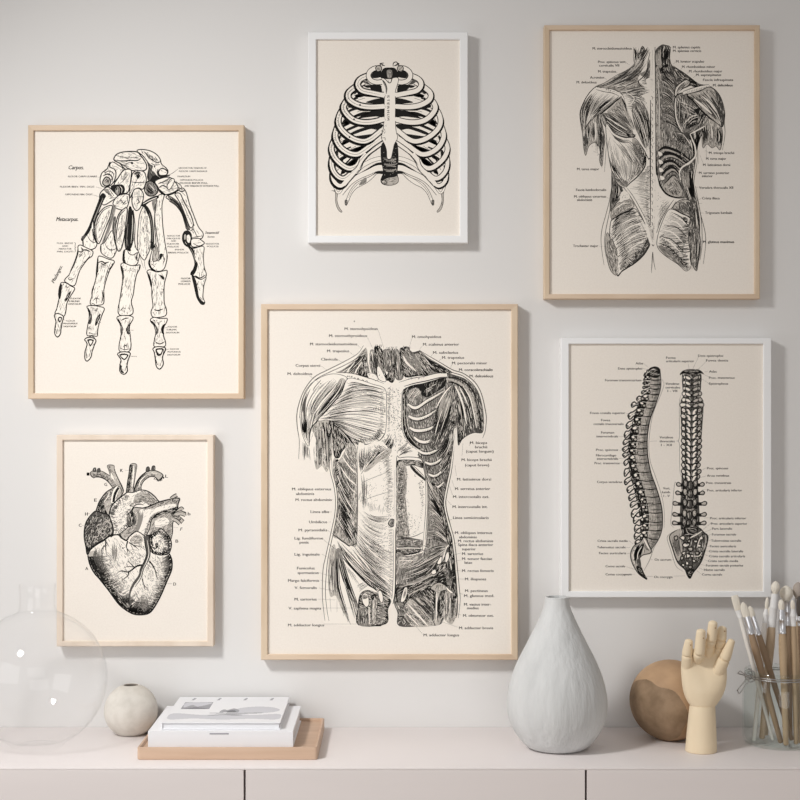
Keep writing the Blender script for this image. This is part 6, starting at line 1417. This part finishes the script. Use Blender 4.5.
# ------------------------------------------------------------------ two books
M_cover = mat('white_cover', (.86, .86, .88), .5, .3)
M_pages = mat('page_edges', (.84, .84, .86), .8, .2, noise=((.78, .78, .80), (2, 2, 900), 2, .4, .6))
M_pic = [mat('cover_grey_pale', (.62, .62, .66), .5, .3), mat('cover_grey_mid', (.36, .36, .39), .5, .3), mat('cover_grey_dark', (.16, .16, .175), .5, .3)]


def book(label, x0, x1, y0, y1, z0, z1, spine, cov=.0022):
    b = thing('book', label, 'book', ((x0 + x1) / 2, (y0 + y1) / 2, z0 + TOP), group='books stacked on the tray')
    hw, hd, h = (x1 - x0) / 2, (y1 - y0) / 2, z1 - z0
    bm = bmesh.new()
    add_box(bm, (-hw, -hd, 0), (hw, hd, cov), .0006, 1)
    add_box(bm, (-hw, -hd, h - cov), (hw, hd, h), .0006, 1)
    if spine == 'front':
        add_box(bm, (-hw, -hd, cov * .5), (hw, -hd + cov, h - cov * .5), .0004, 1)
    else:
        add_box(bm, (-hw, -hd, cov * .5), (-hw + cov, hd, h - cov * .5), .0004, 1)
    obj('cover', bm, M_cover, b, .6)
    bm = bmesh.new()
    e = .003
    if spine == 'front':
        add_box(bm, (-hw + e, -hd + cov + .0002, cov + .0001), (hw - e, hd - e, h - cov - .0001))
    else:
        add_box(bm, (-hw + cov + .0002, -hd + e, cov + .0001), (hw - e, hd - e, h - cov - .0001))
    obj('page_block', bm, M_pages, b)
    return b, hw, hd, h


b1, *_ = book('thick white book lying in the tray beneath the thinner book', -.461, -.1955, -.256, -.03, .0177, .0485, 'front')
bm = bmesh.new(); add_box(bm, (-.02, -.11345, .0245), (.015, -.1128, .027)); obj('spine_lettering', bm, M_pic[1], b1)
b2, hw2, hd2, h2 = book('thin white book with a misty grey landscape cover on top of the stack', -.4385, -.2195, -.246, -.012, .0487, .0625, 'left')


shapes = []


def on_cover(pts, tone, lift, sm=True):
    """Printed shape on the top cover; points in 0..1 across and 0..1 from front to back."""
    shapes.append((cat([Vector(p) for p in pts], 5, True) if sm else [Vector(p) for p in pts], tone))


on_cover([(.04, .10), (.25, .13), (.5, .09), (.75, .12), (.97, .10), (.97, .30), (.75, .27), (.55, .31), (.3, .27), (.04, .33)], 0, 1)
on_cover([(.35, .23), (.48, .26), (.58, .24), (.66, .26), (.56, .30), (.42, .28)], 1, 2)
on_cover([(.08, .50), (.33, .50), (.33, .78), (.08, .78)], 1, 1, False)
on_cover([(.10, .56), (.16, .66), (.22, .60), (.31, .70), (.31, .76), (.10, .76)], 0, 2)
on_cover([(.10, .51), (.2, .56), (.32, .52), (.32, .505), (.10, .505)], 2, 3)
on_cover([(.56, .36), (.70, .33), (.88, .36), (.96, .45), (.90, .56), (.76, .60), (.62, .55), (.55, .45)], 0, 1)
on_cover([(.44, .36), (.52, .38), (.60, .36), (.60, .46), (.55, .52), (.50, .46), (.46, .48)], 1, 3)
on_cover([(.50, .37), (.58, .37), (.57, .44), (.53, .45)], 2, 4)
on_cover([(.38, .35), (.6, .34), (.8, .36), (.8, .33), (.6, .31), (.38, .33)], 1, 2)
for x in (.13, .36, .60, .84):
    on_cover([(x - .008, .86), (x + .016, .86), (x + .03, .95), (x + .006, .95)], 1, 1, False)
NX, NY = 150, 100


def tone_at(x, y):
    t = 0
    for P, tone in shapes:
        c = False
        for i in range(len(P)):
            p, q = P[i], P[i - 1]
            if (p.y > y) != (q.y > y) and x < (q.x - p.x) * (y - p.y) / (q.y - p.y) + p.x:
                c = not c
        if c:
            t = tone + 1
    return t


e_ = .0012
cv = [(-hw2 + e_ + 2 * (hw2 - e_) * i / NX, -hd2 + e_ + 2 * (hd2 - e_) * j / NY, h2 + .0001) for j in range(NY + 1) for i in range(NX + 1)]
cf = [(j * (NX + 1) + i, j * (NX + 1) + i + 1, (j + 1) * (NX + 1) + i + 1, (j + 1) * (NX + 1) + i) for j in range(NY) for i in range(NX)]
ci = [tone_at((i + .5) / NX, (j + .5) / NY) for j in range(NY) for i in range(NX)]
link_mesh('cover_picture', cv, cf, [M_cover] + M_pic, b2, ci)

# ------------------------------------------------------------------ teardrop vase
d = .181
k = S * (D - d) / D
M_plaster = mat('grey_plaster', (.66, .665, .66), .9, .12, noise=((.58, .585, .58), (26, 26, 5), 6, .35, .7), bump=((70, 70, 9), .55, .006))
tv = thing('teardrop_vase', 'tall pale grey teardrop vase with a ribbed matte surface', 'vase', (wx(557, d), -d, TOP))
pr = [(25, 748), (32, 744.5), (41.5, 733), (48.2, 719), (50.2, 703), (47.5, 684), (40.5, 664), (30, 643), (20.5, 624), (14, 609), (12.2, 600), (12, 597)]
pr = smooth_prof([(p[0] * k, (748 - p[1]) * k) for p in pr], 6)
zt = pr[-1][1]
prof = [(0, .002), (20 * k, .001), (23 * k, 0)] + pr + [(11.2 * k, zt + .0008), (10 * k, zt), (9.4 * k, zt - .02), (13 * k, zt - .05), (0, zt - .06)]
bm = bmesh.new(); add_lathe(bm, prof, 96)
obj('vase_body', bm, M_plaster, tv, 1.0)

# ------------------------------------------------------------------ brown wooden ball with a hollow side
d = .105
k = S * (D - d) / D
M_ball = mat('brown_wood', (.53, .35, .21), .6, .3, noise=((.34, .21, .12), (14, 10, 20), 6, .35, .72), bump=((30, 30, 60), .3, .004))
M_bald = mat('dark_weathered_wood', (.34, .235, .15), .75, .2, noise=((.21, .14, .085), (30, 30, 30), 6, .35, .7), bump=((50, 50, 50), .5, .004))
wb = thing('wooden_ball', 'round brown turned wood ball with a darker hollow behind the wooden hand', 'ornament', (wx(670.5, d), -d, TOP))
r = 40.6 * k
bm = bmesh.new()
bmesh.ops.create_icosphere(bm, subdivisions=7, radius=r)
ax = Vector((-.62, -.66, -.22)).normalized()
u_ = ax.orthogonal().normalized(); w_ = ax.cross(u_)
for v in bm.verts:
    n = v.co.normalized()
    h = n.dot(ax)
    ang = math.atan2(n.dot(w_), n.dot(u_))
    lim = .60 + .06 * math.sin(2 * ang + .6) + .05 * math.sin(3 * ang + 2) + .018 * math.sin(7 * ang)
    if h > lim:
        tt = min(1, (h - lim) / .09)
        v.co = n * r * (1 - .022 * tt - .035 * (h - lim))
    v.co.z *= .985
    if v.co.z < -r * .955:
        v.co.z = -r * .955
    v.co.z += r * .955
for f in bm.faces:
    c = (f.calc_center_median() - Vector((0, 0, r * .955))).normalized()
    ang = math.atan2(c.dot(w_), c.dot(u_))
    lim = .60 + .06 * math.sin(2 * ang + .6) + .05 * math.sin(3 * ang + 2) + .018 * math.sin(7 * ang)
    f.material_index = 1 if c.dot(ax) > lim else 0
obj('ball_body', bm, [M_ball, M_bald], wb, 1.2)

# ------------------------------------------------------------------ jointed wooden hand
d = .205
k = S * (D - d) / D
M_maple = mat('pale_maple', (.85, .71, .51), .5, .3, noise=((.79, .64, .44), (20, 20, 4), 4, .4, .75))
M_joint = mat('joint_dark_wood', (.46, .31, .18), .7, .2)  # wood of the pegs, darker than the finger links
wh = thing('wooden_hand', 'jointed pale wooden mannequin hand with curled fingers standing before the brown ball', 'mannequin hand', (wx(701, d), -d, TOP))
hx = lambda px: (px - 701) * k
hz = lambda py: (751 - py) * k
bm = bmesh.new()
Mx = Matrix(((1, 0, .03, 0), (0, 1, 0, 0), (0, 0, 1, 0), (0, 0, 0, 1)))
add_lathe(bm, [(0, 0), (15.2 * k, 0), (15.8 * k, .001), (15.6 * k, .004), (14.6 * k, 20 * k), (12.8 * k, 44 * k), (12.2 * k, 46 * k), (0, 46 * k)], 48, Mx)
obj('base', bm, M_maple, wh, .8)
# palm: stacked ellipses, flatter in front
secs = [(708, 702.8, 9, 9), (705.5, 702.8, 12.6, 11.5), (701, 703, 15.8, 12.5), (695, 703.4, 19.0, 13), (687, 703.8, 21.3, 13), (677, 703.8, 22.4, 12.5), (668, 703.6, 22.6, 11.2), (660, 703.8, 22.0, 9.6), (654, 704.6, 20.5, 8.2), (650.5, 705.2, 18, 6.5), (649, 705.4, 14, 4)]
bm = bmesh.new()
rings = []
ns = 48
fine = cat([Vector((a, b, c)) for a, b, c, _ in secs], 3)
ry_ = cat([Vector((s[3], 0, 0)) for s in secs], 3)
for q, ry in zip(fine, ry_):
    py, cx, rx = q
    ring = []
    for i in range(ns):
        t = 2 * PI * i / ns
        cxx, cyy = math.cos(t), math.sin(t)
        yy = cyy * ry.x
        if cyy < 0:   # front of the palm: hollow in the middle, full at the heel of the thumb
            hol = max(0, min(1, (690 - py) / 26)) * .55
            yy *= 1 - hol * (1 - abs(cxx) ** 1.5)
            yy -= max(0, cxx) * 3.0 * max(0, 1 - abs(py - 678) / 22)
        ring.append(bm.verts.new((hx(cx + cxx * rx), yy * k, hz(py))))
    rings.append(ring)
for a, b in zip(rings, rings[1:]):
    for i in range(ns):
        bm.faces.new((a[i], a[(i + 1) % ns], b[(i + 1) % ns], b[i]))
bm.faces.new(rings[0][::-1]); bm.faces.new(rings[-1])
obj('palm', bm, M_maple, wh, 1.2)


def segment(name, p, q, r0, r1, parent, m=None):
    """A turned finger link with rounded ends, nesting into its neighbours."""
    p, q = Vector(p), Vector(q)
    ax = (q - p).normalized()
    p = p - ax * r0 * .55
    L = (q - p).length
    pts, rad = [], []
    n = 7
    for i in range(n):
        t = PI / 2 * i / (n - 1)
        pts.append(p + ax * (r0 * .6 * (1 - math.cos(t)))); rad.append(max(.0003, r0 * math.sin(t)))
    for i in range(1, 5):
        s = i / 5
        pts.append(p + ax * (r0 * .6 + (L - r0 * .6 - r1 * .6) * s)); rad.append((r0 + (r1 - r0) * s) * (1 + .04 * math.sin(PI * s)))
    for i in range(n):
        t = PI / 2 * (1 - i / (n - 1))
        pts.append(q - ax * (r1 * .6 * (1 - math.sin(PI / 2 - t)))); rad.append(max(.0003, r1 * math.sin(t)))
    bm = bmesh.new()
    add_tube(bm, pts, rad, 24)
    return obj(name, bm, m or M_maple, parent, 1.2)


fingers = [
    ('little_finger', [(687.4, 668, 0), (685.6, 652.5, -8), (687.0, 637.4, -11)], (5.6, 5.2, 3.9)),
    ('ring_finger', [(697.2, 662, 2), (696.6, 650, -15), (697.6, 626.2, -18)], (5.2, 5.3, 4.5)),
    ('middle_finger', [(708.4, 658, 2), (708.2, 643, -7), (708.8, 637, -13), (709.8, 618.4, -16)], (5.4, 5.2, 5.0, 4.5)),
    ('index_finger', [(718.0, 658, 2), (718.8, 645, -4), (719.6, 637.5, -8), (720.8, 624.8, -8)], (5.2, 5.0, 5.0, 4.3)),
    ('thumb', [(716.5, 672, -3), (722.6, 656, -11), (729.2, 637, -14)], (6.6, 5.7, 3.4)),
]
for nm, pts, rr in fingers:
    W3 = [Vector((hx(p[0]), p[2] * k, hz(p[1]))) for p in pts]
    root_f = None
    for i in range(len(W3) - 1):
        o = segment(nm if root_f is None else 'finger_joint', W3[i], W3[i + 1], rr[i] * k, rr[i + 1] * k * (1.04 if i < len(W3) - 2 else 1), wh if root_f is None else root_f)
        if root_f is None:
            root_f = o
    # dowel peg showing at the last joint
    bm = bmesh.new()
    c = W3[-1].lerp(W3[-2], .36); rc = rr[-1] * k * 1.08
    add_tube(bm, [c + Vector((rc * .25, -rc * .5, 0)), c + Vector((rc * .38, -rc * 1.02, 0))], .75 * k, 10)
    obj('dowel_peg', bm, M_joint, root_f)

# ------------------------------------------------------------------ clip jar of brushes
dj = .142
kj = S * (D - dj) / D
jx = wx(780, dj)
M_wire = mat('steel_wire', (.45, .44, .43), .28, .5, metal=1.0)
jar = thing('glass_jar', 'clear glass clip jar full of paintbrushes at the right edge', 'jar', (jx, -dj, TOP))
jp = [(.060, .0), (.0665, .004), (.0695, .012), (.0700, .05), (.0698, .096), (.0690, .107), (.0670, .117), (.0650, .1235), (.0645, .127), (.0645, .132), (.0663, .135), (.0663, .1395), (.0650, .141)]
inn = [(max(0, a - .003), b + (.004 if b < .02 else 0)) for a, b in jp[::-1]]
bm = bmesh.new(); add_lathe(bm, [(0, .001), (.055, .001)] + jp + inn + [(0, .006)], 80)
obj('jar_body', bm, M_jar, jar, 1.0)
bm = bmesh.new()
ringp = lambda z, r: [Vector((r * math.cos(2 * PI * i / 64), r * math.sin(2 * PI * i / 64), z)) for i in range(64)]
add_tube(bm, ringp(.1285, .0660), .0013, 8, closed=True)
add_tube(bm, ringp(.1325, .0662), .0010, 8, closed=True)
obj('wire_ring', bm, M_wire, jar, 1.0)
bm = bmesh.new()
J = lambda px, py, dy: Vector(((px - 780) * kj, dy, CZ - TOP - (py - 400) * kj))
for yo in (-.012, .012):
    add_tube(bm, cat([J(753, 676, -.014 + yo), J(748, 673, -.010 + yo), J(745.5, 677, -.010 + yo), J(748, 680, -.010 + yo), J(752, 677, -.012 + yo), J(751, 670, -.012 + yo), J(748.5, 668.5, -.01 + yo)], 5), .0011, 8)
add_tube(bm, cat([J(746.5, 679, -.022), J(742, 684, -.022), J(738, 690, -.022), J(736.2, 691, -.022), J(736.2, 689, -.01), J(738, 690, .002), J(746.5, 679, .002)], 5), .0010, 8)
add_tube(bm, cat([J(746.5, 675, -.022), J(741, 671.5, -.022), J(737.5, 669, -.022), J(735.6, 671, -.022), J(737, 672.5, -.01), J(746.5, 676, .002)], 5), .0010, 8)
obj('clip', bm, M_wire, jar, 1.0)

# brushes
M_handw = mat('white_handle', (.84, .81, .76), .4, .4)
M_hand1 = mat('tan_handle', (.49, .36, .23), .5, .3, noise=((.41, .29, .18), (40, 40, 8), 3, .4, .7))
M_hand2 = mat('brown_handle', (.35, .245, .16), .5, .3, noise=((.28, .19, .12), (40, 40, 8), 3, .4, .7))
M_hand3 = mat('sand_handle', (.60, .46, .32), .5, .3, noise=((.52, .39, .26), (40, 40, 8), 3, .4, .7))
M_ferr = mat('silver_ferrule', (.74, .74, .76), .3, .5, metal=1.0)
M_ferw = mat('white_ferrule', (.80, .79, .78), .35, .4)
M_bri = mat('cream_bristle', (.80, .745, .65), .9, .1, bump=((400, 400, 30), .6, .002))
M_brid = mat('dark_bristle', (.10, .085, .075), .9, .1, bump=((400, 400, 30), .6, .002))
M_brig = mat('taupe_bristle', (.46, .40, .35), .9, .1, bump=((400, 400, 30), .6, .002))


def sweep(name, p, q, stops, m, parent, flat=None, seg=16, jag=0):
    """Body of changing radius along p->q. stops: (t, r); flat: (axis, factor) squeezes the section."""
    p, q = Vector(p), Vector(q)
    ax = (q - p).normalized()
    u = ax.cross(Vector((0, 1, 0))).normalized()
    w = ax.cross(u)
    bm = bmesh.new(); rings = []
    rg = random.Random(len(stops) * 7 + int(abs(p.x) * 1e4))
    for j, (t, r) in enumerate(stops):
        c = p.lerp(q, t)
        fu, fw = (1, 1) if flat is None else (flat[0](t) if callable(flat[0]) else flat[0], flat[1](t) if callable(flat[1]) else flat[1])
        rings.append([bm.verts.new(c + u * math.cos(2 * PI * i / seg) * r * fu + w * math.sin(2 * PI * i / seg) * r * fw + (ax * rg.uniform(-jag, jag) if jag and j == len(stops) - 2 else Vector())) for i in range(seg)])
    for a, b in zip(rings, rings[1:]):
        for i in range(seg):
            bm.faces.new((a[i], a[(i + 1) % seg], b[(i + 1) % seg], b[i]))
    bm.faces.new(rings[0][::-1]); bm.faces.new(rings[-1])
    return obj(name, bm, m, parent, 1.0)


def brush(label, tip, foot, head, lens, hr, mats, cat_='paintbrush'):
    """tip, foot: (photo x, photo y or None, distance from wall). lens: head and ferrule length in photo pixels. hr: handle radius in pixels."""
    kt = S * (D - tip[2]) / D
    T_ = Vector((wx(tip[0], tip[2]), -tip[2], wz(tip[1], tip[2])))
    B_ = Vector((wx(foot[0], foot[1]), -foot[1], TOP + .0078))
    # keep the foot on the glass floor of the jar
    c = Vector((jx, -dj)); v = Vector((B_.x, B_.y)) - c
    if v.length > .054:
        v = v.normalized() * .054
        B_.x, B_.y = c.x + v.x, c.y + v.y
    b = thing('paintbrush', label, cat_, B_, group='paintbrushes in the glass jar')
    A = (T_ - B_); L = A.length
    hl, fl = lens[0] * kt / L, lens[1] * kt / L
    r = hr * kt
    O = Vector((0, 0, 0))
    mh, mf, mb = mats
    t1 = 1 - hl - fl
    sweep('handle', O, A * (t1 + .001), [(0, r * .5), (.012, r * .74), (.25, r * .82), (.6, r * .92), (.85, r * 1.12), (.96, r * 1.0), (1, r * .9)], mh, b)
    hw_ = head[1] * kt
    flat = head[0] in ('flat', 'filbert')
    if flat:
        sweep('ferrule', A * t1, A * (1 - hl + .001), [(0, r * 1.0), (.08, r * 1.06), (.1, r), (.5, r * 1.0), (1, r)], mf, b, (lambda t: 1 + (hw_ / r - 1) * t, lambda t: 1 - .5 * t))
    else:
        sweep('ferrule', A * t1, A * (1 - hl + .001), [(0, r * .98), (.08, r * 1.06), (.1, r), (.55, r * 1.02), (.58, r * 1.1), (.62, r * 1.02), (1, hw_ * .8)], mf, b)
    if head[0] == 'flat':
        sweep('bristles', A * (1 - hl), A, [(0, hw_ * .98), (.3, hw_ * 1.06), (.8, hw_ * 1.05), (.97, hw_ * .95), (1, hw_ * .8)], mb, b, (1, lambda t: .42 - .22 * t), 24, .0012)
    elif head[0] == 'filbert':
        sweep('bristles', A * (1 - hl), A, [(0, hw_), (.3, hw_ * 1.1), (.6, hw_ * 1.0), (.8, hw_ * .78), (.93, hw_ * .45), (1, hw_ * .12)], mb, b, (1, lambda t: .5 - .2 * t), 20)
    elif head[0] == 'mop':
        sweep('bristles', A * (1 - hl), A, [(0, hw_ * .42), (.12, hw_ * .62), (.3, hw_ * .92), (.5, hw_ * 1.02), (.7, hw_ * .92), (.85, hw_ * .68), (.95, hw_ * .36), (1, hw_ * .08)], mb, b, None, 24)
    else:
        sweep('bristles', A * (1 - hl), A, [(0, hw_ * .8), (.3, hw_ * 1.0), (.6, hw_ * .95), (.85, hw_ * .7), (.96, hw_ * .35), (1, hw_ * .1)], mb, b, None, 20)
    return b


brush('white handled flat brush leaning furthest left out of the jar', (734.4, 595.5, .150), (773, .149), ('flat', 3.6), (15, 8), 2.3, (M_handw, M_ferw, M_bri))
brush('brown brush with a rounded cream tip second from the left in the jar', (742.5, 602, .164), (781, .172), ('filbert', 3.6), (15, 18), 3.5, (M_hand2, M_ferr, M_bri))
brush('brown brush with a slim cream tip third from the left in the jar', (749.5, 606, .140), (792, .151), ('filbert', 2.8), (11, 19), 3.2, (M_hand2, M_ferr, M_bri))
brush('slender white brush upright beside the white picture frame corner', (767.4, 597, .115), (751, .155), ('round', 1.8), (12, 14), 2.6, (M_handw, M_ferw, M_bri))
brush('tan brush with tall narrow round cream head reaching highest in the jar', (776, 581, .118), (762, .138), ('mop', 4.3), (13, 33), 3.9, (M_hand3, M_ferw, M_bri))
brush('brush with the largest fluffy round cream head in the jar', (786.2, 585.5, .103), (790, .106), ('mop', 6.6), (16, 24), 3.6, (M_hand2, M_ferr, M_bri))
brush('short tan brush with cream head in front of the fluffy round one', (781.2, 599.5, .185), (786, .193), ('round', 3.2), (10, 24), 3.7, (M_hand1, M_ferr, M_bri))
brush('taupe headed mop brush half hidden at the right edge', (798, 582, .095), (801, .100), ('mop', 5.2), (17, 22), 3.2, (M_hand1, M_ferr, M_brig))
brush('tan brush with white ferrule just right of the fluffy cream head', (792.6, 600, .178), (796, .184), ('round', 2.4), (9, 17), 3.0, (M_hand1, M_ferw, M_bri))
brush('brush with black bristles at the right edge of the jar', (799.2, 596, .150), (806, .140), ('round', 3.4), (20, 10), 3.0, (M_hand2, M_ferr, M_brid))
brush('sand coloured brush in the jar behind the tall narrow headed one', (770.5, 606, .100), (766, .108), ('round', 2.4), (9, 13), 3.0, (M_hand3, M_ferr, M_bri))
brush('sand coloured brush leaning right out of the picture', (808, 612, .165), (800, .172), ('round', 2.4), (9, 15), 2.8, (M_hand3, M_ferr, M_bri))

# ------------------------------------------------------------------ light


def area(name, loc, target, sx, sy, power, col, spread=180):
    L = bpy.data.lights.new(name, 'AREA')
    L.shape = 'RECTANGLE'; L.size = sx; L.size_y = sy
    L.energy = power; L.color = col; L.spread = math.radians(spread)
    o = bpy.data.objects.new(name, L); C.objects.link(o)
    o.location = loc
    o.rotation_euler = (Vector(target) - Vector(loc)).to_track_quat('-Z', 'Y').to_euler()
    return o


area('window_light', (-1.3, -1.5, CZ + 1.1), (.03, 0, CZ - .38), .34, .34, 30 * .235, (1, .995, .985), 76)
area('low_fill_light', (-1.2, -1.0, CZ - .25), (-.3, 0, CZ - .5), .6, .5, 30 * .08, (.98, .99, 1))  # unseen soft fill added to brighten the wall at lower left
area('rear_fill_light', (.6, -4.4, CZ - .55), (.3, 0, CZ - .4), 2.4, 1.3, 30 * .6, (.99, .995, 1))  # unseen fill lamp added behind the camera, also mirrored in the glass

w = bpy.data.worlds.new('room_light'); bpy.context.scene.world = w
w.use_nodes = True
w.node_tree.nodes['Background'].inputs['Color'].default_value = (1, .968, .945, 1)
w.node_tree.nodes['Background'].inputs['Strength'].default_value = .335

# ------------------------------------------------------------------ camera and view
cam = bpy.data.cameras.new('camera')
cam.sensor_width = 36; cam.lens = 36 * D / (800 * S)
cam.clip_start = .05
co = bpy.data.objects.new('camera', cam); C.objects.link(co)
co.location = (0, -D, CZ); co.rotation_euler = (PI / 2, 0, 0)
sc = bpy.context.scene
sc.camera = co
sc.view_settings.view_transform = 'Standard'
sc.view_settings.look = 'None'
sc.view_settings.gamma = 1
sc.view_settings.use_curve_mapping = False
sc.view_settings.exposure = 0.08
sc.cycles.max_bounces = 10
sc.cycles.transparent_max_bounces = 16
